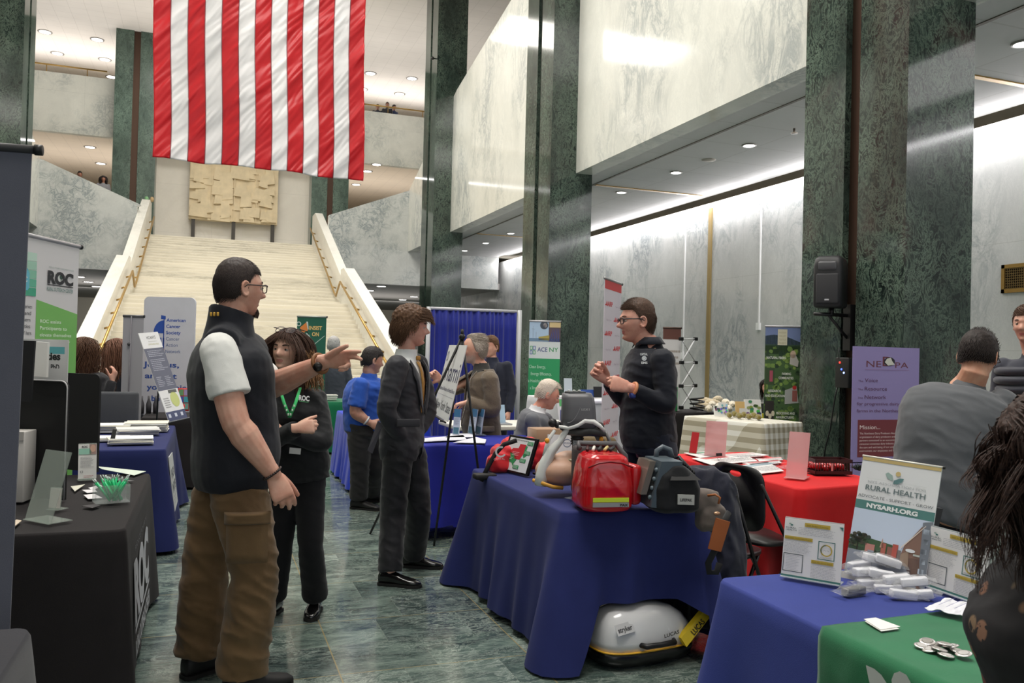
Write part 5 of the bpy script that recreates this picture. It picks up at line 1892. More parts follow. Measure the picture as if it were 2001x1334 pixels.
# white shoulder band under the hood and dark housing
pts = [(1092, 833), (1110, 836), (1128, 831), (1143, 822), (1160, 824), (1172, 832), (1182, 842)]
MB().mat(flat((232, 232, 230), .3, coat=.3)).tube([q_(a_, b_, -.075) for a_, b_ in pts], [.008, .011, .014, .015, .014, .011, .008], 12).tube([q_(a_, b_, .06) for a_, b_ in pts], .010, 10).build('white_band', e)
mb = MB().mat(flat((70, 68, 68), .4))
mb.loft([(q_(1104, 842), cv(0, 1, 0), cv(0, 0, 1), .018, .05), (q_(1130, 843), cv(0, 1, 0), cv(0, 0, 1), .024, .07), (q_(1150, 838), cv(0, 1, 0), cv(0, 0, 1), .036, .075), (q_(1170, 842), cv(0, 1, 0), cv(0, 0, 1), .028, .065), (q_(1182, 846), cv(0, 1, 0), cv(0, 0, 1), .016, .05)], 20, 3)
mb.build('lower_housing', e)
for px, py, r in ((1080, 826, .024), (1100, 834, .02), (1172, 833, .024), (1090, 830, .02)):
 MB().mat(flat((26, 25, 27), .45)).ball(q_(px, py, -.04), r, 14, 10).build('joint', e)
# legs: bowed white shells with orange release rings
for leg, cc in (([(1108, 838), (1094, 862), (1078, 880), (1066, 905), (1059, 930), (1056, 948)], (222, 224, 222)), ([(1160, 838), (1172, 858), (1184, 880), (1189, 905), (1190, 930), (1188, 948)], (112, 110, 110))):
 dd = -.05 if cc[0] > 200 else .0
 rs = [.015, .019, .027, .034, .036, .033]
 o = MB().mat(flat(cc, .3, coat=.3)).tube([q_(a_, b_, dd) for a_, b_ in leg], rs, 16, flat_=1.15, up=cv(0, 0, 1)).build('leg', e)
 i_ = [(1084, 840), (1074, 856), (1068, 872), (1064, 890)] if cc[0] > 200 else [(1182, 842), (1190, 858), (1193, 878), (1193, 895)]
 MB().mat(flat(cc, .3, coat=.3)).tube([q_(a_, b_, dd) for a_, b_ in i_], [.009, .010, .011, .012], 10).build('outer_strut', o)
 rp = q_(1069, 861, dd - .03) if cc[0] > 200 else q_(1175, 858, dd - .03)
 MB().mat(flat((236, 156, 40), .4)).ball(rp, (.013, .013, .015), 14, 10).build('release_ring', o)
mb = MB().mat(flat((24, 23, 25), .5))
mb.tube([q_(1128, 846), q_(1128, 862), q_(1128, 868), q_(1127, 900)], [.030, .034, .024, .022], 18)
for k in range(4):
 z = 850 + k * 5
 mb.tube([q_(1128, z), q_(1128, z + 2.5)], .036, 18)
mb.build('suction_piston', e)
MB().mat(flat((226, 168, 66), .45)).tube([q_(1042, 938, -.02), q_(1060, 944, -.09), q_(1080, 951, -.10), q_(1100, 953, -.08)], .0075, 8, flat_=1.4).build('base_strap', e)
MB().mat(flat((30, 28, 30), .5)).bbox(T(1105, 935) + Vector((0, 0, .008)), (.34, .26, .014), .006).build('back_plate', e)
# manikin
e = empty('training_manikin', T(1110, 930), 0, 'flesh coloured torso of a training manikin lying under the compression device', 'manikin')
mb = MB()
mb.ball(q_(1098, 918, .02), (.15, .13, .085), 24, 16)
mb.ball(q_(1078, 912, .0), (.06, .07, .075), 18, 12)
mb.ball(q_(1112, 905, .05), (.10, .10, .07), 18, 12)
me = remesh(mb, .007, 5)
finish(me, 'torso', e, [flat((206, 164, 140), .45)])
mb = MB().mat(flat((196, 192, 160), .1, alpha=.7))
mb.lathe(q_(1126, 906, -.02), [(.028, 0), (.040, .016), (.058, .02), (.060, .026), (.036, .03)], 28)
mb.build('suction_cup', e)
# placard behind, cardboard box, tan bag, battery pack
a0 = T(1078, 900)
TL_, TR_, BL_ = at(1070, 848, 4.95), at(1119, 850, 4.92), at(1079, 905, 4.9)
def d_qr(g):
 g.ring(.8, .28, .16, .02, (70, 90, 130))
 g.text('SCAN', .68, .3, .92, .05, (70, 90, 130))
rollup('white scan-me placard under the arch of the compression device', TL_, TR_, BL_, flat((222, 220, 224), .5), d_qr, cat='placard', bar=False, base=False, name='table_placard')
e = empty('cardboard_box', T(1080, 880), 0, 'brown cardboard box behind the compression device', 'box')
cb = T(1090, 888) + Vector((0, .1, 0))
MB().mat(cloth((170, 138, 112), .8, .05, False)).bbox(cb + Vector((.05, .12, .085)), (.36, .2, .17), .003, 1).build('carton', e)
MB().mat(flat((196, 170, 140), .3)).box(cb.x + .03, cb.y + .019, cb.z, cb.x + .08, cb.y + .021, cb.z + .17).build('packing_tape', e)
e = empty('tan_equipment_bag', T(1160, 905), 0, 'olive tan equipment bag behind the right leg of the compression device', 'bag')
mb = MB()
mb.bbox(q_(1160, 885, .42), (.26, .16, .2), .04)
mb.bbox(q_(1172, 905, .34), (.14, .08, .12), .03)
me = remesh(mb, .008, 4)
wrinkle(me, .008, (10, 10, 14), 2)
finish(me, 'fabric_body', e, [cloth((112, 94, 66), .85, .15)])
MB().mat(flat((30, 28, 26), .6)).tube([q_(1180, 905, .25), q_(1184, 890, .27), q_(1194, 882, .3), q_(1204, 895, .3)], .012, 8).build('buckle_strap', e)
# clear literature stand
holder('narrow clear literature stand between the manikin and the red backpack', T(1117, 975), T(1133, 978), .30, .0, .05, flat((200, 206, 216), .05, spec=.6, alpha=.22), foot=1.2)
# red backpack
e = empty('red_backpack', T(1175, 985), 0, 'glossy red medical backpack with a yellow reflective stripe', 'backpack')
D = 4.02
mb = MB()
cfr = at(1176, 938, D + .13)
R2, F2 = cv(.97, .0, .2), cv(-.2, 0, .97)
R2.z = F2.z = 0
R2.normalize()
F2.normalize()
zb = TH + .012
mb.loft([(Vector((cfr.x, cfr.y, zb + z)), R2, F2, w, d) for z, w, d in ((0, .118, .125), (.02, .132, .14), (.12, .132, .14), (.21, .118, .13), (.255, .105, .12), (.272, .08, .10))], 44, 4.5)
me = remesh(mb, .006, 4)
wrinkle(me, .004, (10, 10, 10), 1)
finish(me, 'main_compartment', e, [flat((190, 16, 26), .22, coat=.4)])
fz = Vector((cfr.x, cfr.y, zb)) - F2 * .145
for z0_, z1_, cc, nm in ((.052, .072, (206, 220, 50), 'reflective_stripe'), (.028, .050, (150, 150, 152), 'grey_stripe')):
 MB().mat(flat(cc, .4)).prism([fz - R2 * .09 + Vector((0, 0, z0_)), fz + R2 * .09 + Vector((0, 0, z0_)), fz + R2 * .09 + Vector((0, 0, z1_)), fz - R2 * .09 + Vector((0, 0, z1_))], -F2 * .006).build(nm, e)
a = Art(fz - F2 * .008 + R2 * .045 + Vector((0, 0, .045)), fz - F2 * .008 + R2 * .085 + Vector((0, 0, .045)), fz - F2 * .008 + R2 * .045 + Vector((0, 0, .033)))
a.text('PAX', 0, 1, 1, .9, (30, 30, 32), .04)
a.build('maker_label', e)
pk = [fz + F2 * .012 + R2 * x + Vector((0, 0, z)) for x, z in ((-.112, .215), (-.06, .236), (0, .243), (.06, .236), (.112, .215))]
MB().mat(flat((120, 10, 18), .4)).tube(pk, .004, 6).build('zip_seam', e)
# side pouches and top tray of the pack
mb = MB().mat(flat((176, 14, 24), .3, coat=.3))
mb.bbox(Vector((cfr.x, cfr.y, zb + .12)) + R2 * .145 + F2 * .02, (.06, .2, .2), .025)
mb.bbox(Vector((cfr.x, cfr.y, zb + .12)) + R2 * .1 + F2 * .2, (.12, .12, .22), .03)
mb.build('side_pouch', e)
mb = MB().mat(flat((84, 82, 84), .5))
cc_ = Vector((cfr.x, cfr.y, zb + .285)) + F2 * .12
mb.tube([cc_ - R2 * .1 - F2 * .05, cc_ - R2 * .09 + Vector((0, 0, .02)), cc_ + R2 * .11 + Vector((0, 0, .015)), cc_ + R2 * .14 - F2 * .02 - Vector((0, 0, .03)), cc_ + R2 * .15 - Vector((0, 0, .12))], .014, 10)
mb.tube([cc_ - R2 * .08 + F2 * .06 + Vector((0, 0, .01)), cc_ + R2 * .13 + F2 * .06 + Vector((0, 0, .01)), cc_ + R2 * .18 + F2 * .05 - Vector((0, 0, .05)), cc_ + R2 * .19 + F2 * .04 - Vector((0, 0, .16))], .014, 10)
mb.build('back_frame', e)
mb = MB()
for k in range(5):
 mb.mat(flat(((60, 10, 14), (230, 226, 214), (40, 40, 42), (200, 180, 120), (30, 28, 30))[k], .5))
 mb.tube([cc_ + R2 * (-.07 + .03 * k) - F2 * .09 + Vector((0, 0, -.005)), cc_ + R2 * (-.05 + .035 * k) - F2 * .03 + Vector((0, 0, .004))], .008, 8)
mb.build('packed_gear', e)
MB().mat(flat((70, 62, 64), .6)).bbox(Vector((cfr.x, cfr.y, zb + .16)) + F2 * .2, (.2, .08, .26), .03).build('back_pad', e)
# monitor / defibrillator in its black carry case
e = empty('patient_monitor', T(1300, 970), 0, 'black cased patient monitor with grey carrying handle at the table corner', 'medical device')
D = 4.05
cm = at(1312, 940, D + .08)
cm.z = 0
mb = MB()
mb.loft([(Vector((cm.x, cm.y, zb + z)), R2, F2, w, d) for z, w, d in ((0, .10, .10), (.02, .125, .12), (.12, .128, .12), (.18, .10, .115), (.225, .045, .10), (.235, .02, .08))], 36, 3.6)
me = remesh(mb, .006, 4)
wrinkle(me, .003, (12, 12, 12), 1)
finish(me, 'carry_case', e, [cloth((22, 23, 26), .7, .1)])
mb = MB().mat(flat((72, 84, 92), .35))
mm = Vector((cm.x, cm.y, zb)) - R2 * .12 + F2 * .02
pr4 = [mm - R2 * .02 - F2 * .11 + Vector((0, 0, .03)), mm + R2 * .03 - F2 * .11 + Vector((0, 0, .25)), mm + R2 * .14 - F2 * .11 + Vector((0, 0, .25)), mm + R2 * .10 - F2 * .11 + Vector((0, 0, .02))]
mb.prism(pr4, F2 * .22)
mb.build('monitor_housing', e)
mb = MB().mat(flat((96, 110, 118), .3))
for k in range(4):
 mb.ball(pr4[0].lerp(pr4[1], .2 + .2 * k) + F2 * .03 - R2 * .004, .011, 10, 8)
mb.build('side_knob', e)
sc = [pr4[0].lerp(pr4[1], .25) + F2 * .04 - R2 * .02, pr4[0].lerp(pr4[1], .98) + F2 * .04 - R2 * .012, pr4[0].lerp(pr4[1], .98) + F2 * .20 - R2 * .012, pr4[0].lerp(pr4[1], .25) + F2 * .20 - R2 * .02]
MB().mat(flat((120, 112, 104), .15, alpha=.85)).prism(sc, -R2 * .03).build('screen_cover', e)
hb = Vector((cm.x, cm.y, zb)) + F2 * .10
MB().mat(flat((90, 100, 108), .35)).tube([hb - R2 * .045 + Vector((0, 0, .24)), hb - R2 * .04 + Vector((0, 0, .28)), hb - R2 * .01 + Vector((0, 0, .30)), hb + R2 * .03 + Vector((0, 0, .285)), hb + R2 * .045 + Vector((0, 0, .24))], .013, 10).build('handle', e)
mb = MB().mat(flat((26, 26, 28), .5))
for k in range(5):
 mb.tube([hb + R2 * (.05 + .012 * k) + Vector((0, 0, .235 - .01 * k)), hb + R2 * (.06 + .014 * k) + Vector((0, 0, .255 - .014 * k)) - F2 * .05, hb + R2 * (.07 + .012 * k) + Vector((0, 0, .22 - .01 * k)) - F2 * .1], .008, 8)
mb.build('cable_bundle', e)
mb = MB().mat(flat((20, 20, 22), .6))
fm = Vector((cm.x, cm.y, zb)) - F2 * .118
mb.prism([fm - R2 * .02 + Vector((0, 0, .215)) + F2 * .05, fm + R2 * .04 + Vector((0, 0, .215)) + F2 * .05, fm + R2 * .10 + Vector((0, 0, .165)), fm - R2 * .06 + Vector((0, 0, .165))], -F2 * .012)
mb.build('front_flap', e)
q4 = [fm - R2 * .02 - F2 * .008 + Vector((0, 0, z)) for z in (.05,)][0]
MB().mat(flat((186, 186, 180), .5)).prism([q4, q4 + R2 * .085 + Vector((0, 0, -.004)), q4 + R2 * .085 + Vector((0, 0, .045)), q4 + Vector((0, 0, .048))], -F2 * .006).build('name_patch', e)
a = Art(q4 + Vector((0, 0, .046)) - F2 * .008, q4 + R2 * .085 + Vector((0, 0, .043)) - F2 * .008, q4 - F2 * .008)
a.text('LIFEPAK', .14, .64, .86, .3, (50, 50, 52), .03)
a.build('printed_name', e)
# white hard case on the floor
e = empty('hard_case', fl(1240, 1290) if 'fl' in globals() else onZ(1240, 1290, 0), 0, 'white and black hard carrying case with yellow tag on the floor under the navy table', 'case')
fc = (onZ(1155, 1285, 0) + onZ(1345, 1262, 0)) / 2 + Vector((-.045, -.07, 0))
ux = (onZ(1340, 1268, 0) - onZ(1160, 1300, 0)).normalized()
uy = Vector((-ux.y, ux.x, 0))
def case_secs(z0, rows):
 return [(fc + Vector((0, 0, z)) + ux * ox, ux, uy, w, d) for z, w, d, ox in rows]
mb = MB().mat(flat((16, 15, 17), .35, coat=.3))
mb.loft(case_secs(0, ((.004, .215, .10, 0), (.02, .265, .135, 0), (.055, .285, .15, .0), (.085, .285, .15, 0))), 44, 3)
mb.build('lower_shell', e)
mb = MB().mat(flat((228, 228, 230), .18, coat=.6))
rows = ((.088, .280, .148, 0), (.13, .276, .146, -.002), (.18, .262, .138, -.008), (.225, .235, .122, -.02), (.26, .19, .10, -.035), (.28, .12, .065, -.05), (.285, .04, .02, -.055))
mb.loft(case_secs(0, rows), 44, 3)
mb.build('upper_shell', e)
ring = [fc + Vector((0, 0, .088)) + ux * (.283 * abs(cos(t)) ** (2 / 3) * (1 if cos(t) > 0 else -1)) + uy * (.150 * abs(sin(t)) ** (2 / 3) * (1 if sin(t) > 0 else -1)) for t in np.linspace(0, 2 * pi, 60)]
MB().mat(flat((232, 176, 52), .4)).tube(ring, .005, 6, cap=False).build('yellow_seal', e)
hf_ = fc - uy * .146 + Vector((0, 0, .12))
MB().mat(flat((24, 23, 25), .4)).tube([hf_ - ux * .10 + uy * .01, hf_ - ux * .085 - uy * .022, hf_ - uy * .028, hf_ + ux * .085 - uy * .022, hf_ + ux * .10 + uy * .01], [.013, .014, .013, .014, .013], 10).build('handle', e)
for sx in (.09,):
 p0 = hf_ + ux * sx + uy * .004
 MB().mat(flat((205, 206, 210), .3)).tube([p0 + Vector((0, 0, .0)), p0 + ux * -.02 + Vector((0, 0, .06)) + uy * .008], .004, 6).build('shell_ridge', e)
yt = fc + ux * .235 - uy * .15 + Vector((0, 0, .165))
MB().mat(flat((232, 200, 40), .5)).prism([yt - ux * .085 - Vector((0, 0, .075)), yt + ux * .06 + Vector((0, 0, .055)), yt + ux * .045 + Vector((0, 0, .09)) + uy * .02, yt - ux * .105 - Vector((0, 0, .035)) + uy * .02], -uy * .03).build('yellow_tag', e)
a = Art(yt - ux * .105 - Vector((0, 0, .035)) - uy * .032 + uy * .02, yt + ux * .045 + Vector((0, 0, .09)) - uy * .032 + uy * .02, yt - ux * .085 - Vector((0, 0, .075)) - uy * .032)
a.text('LUCAS', .3, .8, .75, .55, (40, 38, 30), .02)
a.build('tag_lettering', e)
lp = fc - uy * .150 + Vector((0, 0, .165)) + ux * .03
a = Art(lp, lp + ux * .09 + Vector((0, 0, .012)), lp - Vector((0, 0, .03)))
a.k = 3
a.text('LUCAS', 0, .8, 1, .6, (70, 66, 64), .02)
a.build('printed_name', e)
lp = fc - uy * .108 - ux * .235 + Vector((0, 0, .222))
a = Art(lp, lp + ux * .10 + Vector((0, 0, .012)), lp - Vector((0, 0, .045)) - uy * .028)
a.rect(0, 0, 1, 1, (196, 196, 198))
a.layer()
a.text('stryker', .1, .75, .9, .45, (60, 60, 62), .02)
a.k = 1
a.build('sticker', e)
# ---------- chairs, coat and satchel behind the medical table
def folding_chair(label, c, hd, seatc=(18, 17, 19)):
 f = heading(hd)
 r = Vector((f.y, -f.x, 0))
 c = Vector((c.x, c.y, 0))
 e = empty('folding_chair', c, 0, label, 'chair', 'black folding chairs')
 m = flat(seatc, .4)
 b0 = c - f * .2
 outer, hole = [], []
 for k in range(40):
  t = 2 * pi * k / 40
  outer.append(((.225 * abs(cos(t)) ** .45 * (1 if cos(t) > 0 else -1)), .70 + .19 * abs(sin(t)) ** .45 * (1 if sin(t) > 0 else -1)))
  hole.append((.055 * cos(t), .835 + .02 * sin(t)))
 vs, fs = [], []
 for th in (0, -.012):
  for L in (outer, hole):
   for x, z in L:
    vs.append(b0 + r * x + Vector((0, 0, z)) + f * (th - .04 * (z - .5) + .35 * x * x))
 for k in range(40):
  j = (k + 1) % 40
  fs += [(k, j, 40 + j, 40 + k), (80 + k, 120 + k, 120 + j, 80 + j), (k, 80 + k, 80 + j, j), (40 + k, 40 + j, 120 + j, 120 + k)]
 mb = MB().mat(m)
 mb.add(vs, fs, True)
 mb.build('backrest', e)
 mb = MB().mat(m)
 mb.loft([(c + Vector((0, 0, z)), r, f, .215, .2) for z in (.435, .455)], 32, 4)
 mb.build('seat', e)
 for s in (-1, 1):
  MB().mat(M_BLACK).tube([b0 + r * s * .22 + Vector((0, 0, .8)) - f * .02, c + r * s * .22 + Vector((0, 0, .44)), c + r * s * .22 + f * .28 + Vector((0, 0, 0.01))], .011, 8).build('leg', e)
  MB().mat(M_BLACK).tube([c + r * s * .2 + f * .1 + Vector((0, 0, .43)), c + r * s * .2 - f * .26 + Vector((0, 0, 0.01))], .011, 8).build('leg', e)
 MB().mat(M_BLACK).tube([c + r * .2 - f * .12 + Vector((0, 0, .2)), c - r * .2 - f * .12 + Vector((0, 0, .2))], .008, 8).build('crossbar', e)
 return e
folding_chair('black folding chair with oval hand hole against the red table', Vector((3.19, 4.24, 0)), 84)
cc = Vector((2.72, 4.02, 0))
folding_chair('black folding chair half covered by the navy coat, beside the medical table', cc, 62)
e = empty('navy_coat', cc, 0, 'dark navy coat draped over the chair beside the medical table', 'coat')
mb = MB()
f = heading(62)
r = Vector((f.y, -f.x, 0))
b0 = cc - f * .22
for z, w, dp, ox in ((.92, .17, .05, 0), (.86, .215, .075, 0), (.7, .235, .09, .01), (.45, .25, .11, .03), (.2, .26, .12, .05), (.08, .25, .11, .06)):
 pass
mb.loft([(b0 + r * ox + Vector((0, 0, z)) - f * .01, r, f, w, dp) for z, w, dp, ox in ((.10, .24, .10, .05), (.3, .25, .11, .04), (.5, .245, .10, .03), (.7, .235, .085, .01), (.84, .22, .07, 0), (.915, .18, .05, 0), (.93, .1, .03, 0))], 32, 3)
mb.bbox(b0 - f * .09 + r * .1 + Vector((0, 0, .35)), (.12, .14, .5), .05)
me = remesh(mb, .010, 4)
wrinkle(me, .028, (9, 9, 4), 6)
finish(me, 'coat_body', e, [cloth((36, 38, 52), .8, .12, sheen=.2)])
e = empty('satchel', at(1385, 990, 4.2), 0, 'taupe and black satchel with brown leather strap pad hanging on the chair', 'bag')
mb = MB()
mb.bbox(at(1375, 975, 4.12), (.16, .10, .10), .03)
mb.bbox(at(1388, 1010, 4.12), (.15, .10, .14), .04)
me = remesh(mb, .008, 4)
wrinkle(me, .012, (9, 9, 9), 2)
finish(me, 'fabric_body', e, [cloth((106, 96, 90), .85, .1)])
pd = [at(1400, 1012, 3.93), at(1427, 1020, 3.93), at(1409, 1078, 3.9), at(1384, 1072, 3.9)]
MB().mat(cloth((140, 78, 38), .5, .15, False, 0)).prism(pd, cv(0, 0, 1) * .012).build('leather_pad', e)
MB().mat(flat((26, 26, 28), .7)).tube([at(1425, 1000, 3.98), at(1415, 1018, 3.95), at(1396, 1076, 3.92), at(1384, 1100, 3.95), at(1386, 1118, 3.97), at(1400, 1118, 3.97), at(1406, 1100, 3.97)], .016, 8, flat_=.3, up=cv(0, 0, 1)).build('shoulder_strap', e)
MB().mat(flat((150, 86, 40), .5)).tube([at(1383, 968, 4.0), at(1398, 966, 3.98), at(1407, 972, 3.97), at(1404, 984, 3.97)], .006, 8).build('carry_handle', e)
MB().mat(flat((190, 150, 120), .25, metal=.6)).ball(at(1401, 1003, 3.97), (.018, .012, .01), 12, 8).build('buckle', e)
# ---------- red table
MP = flat((230, 170, 172), .15, spec=.6, alpha=.62)
holder('tall clear sign holder, the nearer of the two on the red table', T(1535, 935), T(1576, 939), .30, .30, .12, MP, foot=.5)
holder('tall clear sign holder at the far side of the red table by the checkered cloth', T(1376, 893), T(1417, 897), .27, .12, .10, MP, foot=.5)
holder('red leaflet stand at the far left end of the red table', T(1346, 888), T(1360, 890), .17, .2, .08, flat((186, 40, 46), .3, alpha=.9), cat='leaflet stand')
for i, (q, w) in enumerate((([(1352, 899), (1452, 890), (1480, 904), (1390, 912)], 'green-edged folder under the bulldog clip, red table'),
       ([(1336, 888), (1380, 885), (1412, 896), (1370, 898)], 'leaflet at the far left end of the red table'),
       ([(1400, 892), (1470, 888), (1502, 893), (1440, 900)], 'stack of white sheets behind the bulldog clip'),
       ([(1420, 916), (1500, 906), (1532, 924), (1480, 930)], 'fan of leaflets nearest the folding chair'),
       ([(1450, 908), (1520, 902), (1528, 908), (1478, 914)], 'white leaflet in the middle of the red table'),
       ([(1478, 900), (1525, 896), (1530, 902), (1486, 906)], 'pink and white leaflet behind the clear holder'))):
 pts = [T(*p) for p in q]
 def dl(g, i=i):
  g.rect(.08, .1, .92, .3, ((196, 90, 90), (90, 140, 110), (206, 180, 180), (150, 170, 180), (196, 80, 84), (210, 120, 120))[i])
  g.lines(.08, .4, .9, .9, 6, (150, 150, 154), .35, .3, i)
 sheet(w, pts, flat((226, 222, 220), .55), .006 if i in (2,) else .003, 'leaflet', None, art=dl)
e = empty('bulldog_clip', T(1405, 898), 0, 'black bulldog clip standing on the folder on the red table', 'clip')
MB().mat(M_BLACK).bbox(T(1405, 897) + Vector((0, 0, .024)), (.045, .02, .022), .003).build('jaw', e)
MB().mat(flat((180, 180, 184), .3, metal=.8)).tube([T(1402, 902) + Vector((0, 0, .014)), T(1405, 906) + Vector((0, 0, .01)), T(1408, 902) + Vector((0, 0, .014))], .002, 6).build('wire_arm', e)
# dark basket with red ornaments
bc = (T(1583, 930) + T(1668, 930)) / 2 + Vector((.02, .06, 0))
e = empty('wire_basket', bc, 0, 'dark red mesh basket full of shiny ornaments on the red table', 'basket')
M_BK = Matrix.Translation(bc) @ Matrix.Rotation(radians(-14), 4, 'Z')
mb = MB().mat(flat((48, 14, 16), .4))
mb.M = M_BK
for (x0, y0, x1, y1) in ((-.13, -.08, .13, -.074), (-.13, .074, .13, .08), (-.13, -.08, -.124, .08), (.124, -.08, .13, .08)):
 mb.box(x0, y0, .0, x1, y1, .022)
 mb.box(x0, y0, .078, x1, y1, .10)
for k in range(15):
 x = -.127 + .254 * k / 14
 mb.box(x - .0018, -.08, .02, x + .0018, -.076, .08)
 mb.box(x - .0018, .076, .02, x + .0018, .08, .08)
mb.box(-.13, -.08, 0, .13, .08, .004)
mb.build('mesh_wall', e)
mb = MB().mat(flat((206, 150, 150), .4))
mb.M = M_BK
mb.box(-.02, -.084, .025, -.008, -.08, .075)
mb.build('price_tab', e)
rr = random.Random(6)
pb_ = None
for k in range(16):
 p = M_BK @ Vector((-.095 + .055 * (k % 4) + rr.uniform(-.008, .008), -.045 + .032 * ((k // 4) % 4), .03 + .022 * rr.random()))
 if pb_ is None:
  pb_ = MB().mat(flat((170, 16, 22), .12, coat=.6)).ball(p, .024, 16, 12).build('red_ornament', None, origin=p, label='shiny red ornament ball inside the dark red mesh basket', cat='ornament', group='ornaments in the basket')
 else:
  o = pb_.copy()
  o.location = p
  COL.objects.link(o)
e = empty('artificial_greens', T(1676, 925), 0, 'sprig of dark artificial greens behind the mesh basket', 'decoration')
mb = MB().mat(flat((34, 48, 40), .7))
for k in range(40):
 c = T(1680, 922) + Vector((rr.uniform(-.02, .03), rr.uniform(-.02, .05), 0))
 d = Vector((rr.uniform(-1, 1), rr.uniform(-1, 1), rr.uniform(.2, 1.4))).normalized()
 mb.tube([c, c + d * .03, c + d * .055 - Vector((0, 0, .006))], [.002, .0035, .0008], 4)
mb.build('sprigs', e)
# ---------- lower right table
def d_sheet(g):
 TE, GO = (62, 112, 108), (186, 160, 66)
 g.rect(0, .955, 1, .985, TE)
 g.poly([(.93, .06), (.995, .06), (.995, .12)], TE)
 g.rect(.35, .06, .78, .125, GO)
 g.rect(.02, .31, .5, .365, GO)
 g.rect(.5, .655, .87, .71, GO)
 g.frame(.6, .33, .88, .63, .012, TE)
 g.frame(.02, .6, .36, .9, .012, (70, 80, 86))
 g.layer()
 g.disc(.1, .105, .022, (150, 170, 160), .014)
 g.disc(.13, .125, .022, TE, .014)
 g.text('RURAL', .03, .185, .215, .024, (96, 106, 108), .01)
 g.text('HEALTH', .03, .22, .215, .024, (96, 106, 108), .01)
 g.text('2025 Budget Priorities', .38, .11, .75, .024, (110, 96, 40))
 g.text('Rural Health Transformation Program', .04, .35, .48, .02, (110, 96, 40))
 g.text('Rural Workforce Grants', .52, .695, .85, .02, (110, 96, 40))
 g.lines(.25, .14, .88, .27, 5, (176, 176, 180), .3, .15, 1)
 g.lines(.02, .39, .5, .58, 9, (176, 176, 180), .3, .2, 2)
 g.lines(.07, .62, .31, .88, 10, (186, 186, 190), .3, .25, 3)
 g.lines(.5, .73, .93, .94, 9, (176, 176, 180), .3, .2, 4)
 g.ring(.74, .475, .1, .02, GO, 0, 2 * pi, 28)
 g.ring(.74, .475, .1, .02, TE, 2.6, 4.6, 12)
 g.text('71%', .69, .487, .79, .022, (150, 150, 150))
 g.lines(.64, .58, .86, .61, 2, (160, 160, 164), .4, .1, 5)
MSH = flat((226, 224, 224), .4)
holder('left acrylic sheet with charts and gold headings on the lower right table', T(1526, 1131), T(1642, 1151), .205, .2, .05, flat((214, 220, 222), .08, alpha=.5), sheetm=MSH, art=d_sheet)
holder('right acrylic sheet with charts, partly hidden by the long dark hair', T(1807, 1150), T(1925, 1192), .205, .12, .05, flat((214, 220, 222), .08, alpha=.5), sheetm=MSH, art=d_sheet)
def d_rh(g):
 TE = (84, 130, 126)
 g.rect(0, .0, 1, .035, (196, 172, 116))
 g.rect(0, .375, 1, .45, TE)
 g.rect(0, .45, 1, 1, (200, 212, 232))
 g.layer()
 g.poly([(.33, .125), (.36, .11), (.42, .13), (.44, .17), (.42, .175), (.36, .16)], (156, 178, 172))
 g.poly([(.44, .2), (.45, .17), (.52, .145), (.57, .145), (.55, .175), (.5, .198)], (98, 134, 136))
 g.disc(.49, .112, .032, (206, 182, 126), .021)
 g.rect(.1, .182, .86, .184, (214, 216, 214))
 g.text('NYS ASSOCIATION FOR', .12, .222, .86, .02, (176, 180, 182))
 g.text('RURAL HEALTH', .1, .283, .86, .042, (108, 122, 124), .02)
 g.rect(.12, .302, .84, .304, (214, 216, 214))
 g.text('ADVOCATE - SUPPORT - GROW', .02, .35, .97, .024, (104, 110, 112))
 g.text('NYSARH.ORG', .15, .43, .8, .035, (236, 238, 238), .05)
 # street photograph
 g.rect(0, .77, 1, 1, (142, 148, 160))
 g.poly([(.0, .72), (.2, .68), (.55, .7), (.65, .74), (.65, .8), (0, .8)], (66, 92, 64))
 g.poly([(.66, .78), (.7, .68), (.88, .5), (1, .47), (1, 1), (.92, 1), (.75, .86)], (134, 104, 92))
 g.layer()
 g.poly([(.88, .47), (1, .45), (1, 1), (.94, .98), (.9, .75)], (120, 126, 136))
 g.poly([(.66, .76), (.76, .72), (.78, .85), (.68, .84)], (150, 128, 112))
 for k in range(5):
  g.rect(.9 + .02 * (k % 2), .52 + .08 * k, .97, .56 + .08 * k, (190, 200, 214))
 g.poly([(.66, .7), (.92, .49), (.92, .5), (.66, .715)], (222, 208, 196))
 for k, (x, w, h, c) in enumerate(((.42, .06, .09, (168, 96, 84)), (.5, .06, .07, (140, 92, 84)), (.56, .07, .1, (176, 84, 76)), (.62, .05, .06, (120, 110, 110)), (.22, .12, .06, (186, 128, 120)))):
  g.rect(x, .79 - h, x + w, .8, c)
 g.poly([(.4, .74), (.425, .66), (.45, .74)], (186, 150, 132))
 rr = random.Random(2)
 for k in range(36):
  g.disc(.12 + rr.gauss(0, .055), .7 + rr.gauss(0, .035), .03, (60 + rr.randint(0, 20), 68 + rr.randint(0, 16), 62), .016, 8)
 g.rect(.11, .72, .125, .8, (50, 44, 42))
 g.layer()
 g.rect(.24, .795, .36, .83, (206, 210, 216))
 g.rect(.26, .78, .34, .8, (150, 156, 168))
 g.rect(.24, .825, .27, .84, (40, 40, 44))
 g.rect(.33, .825, .36, .84, (40, 40, 44))
 g.disc(.78, .715, .06, (226, 228, 232), .014)
 g.rect(.82, .735, .9, .75, (180, 186, 180))
bl_, br__ = T(1636, 1118, TH), T(1778, 1150, TH)
D1 = (bl_ - CAMP).dot(_F)
D2 = (br__ - CAMP).dot(_F)
TLr, TRr = at(1687, 890, D1 + .045), at(1841, 913, D2 + .045)
rollup('tabletop banner with street photo and leaf logo on the lower right table', TLr, TRr, bl_, flat((228, 228, 230), .5), d_rh, top=(214, 210, 200), name='tabletop_banner', barr=.0045)
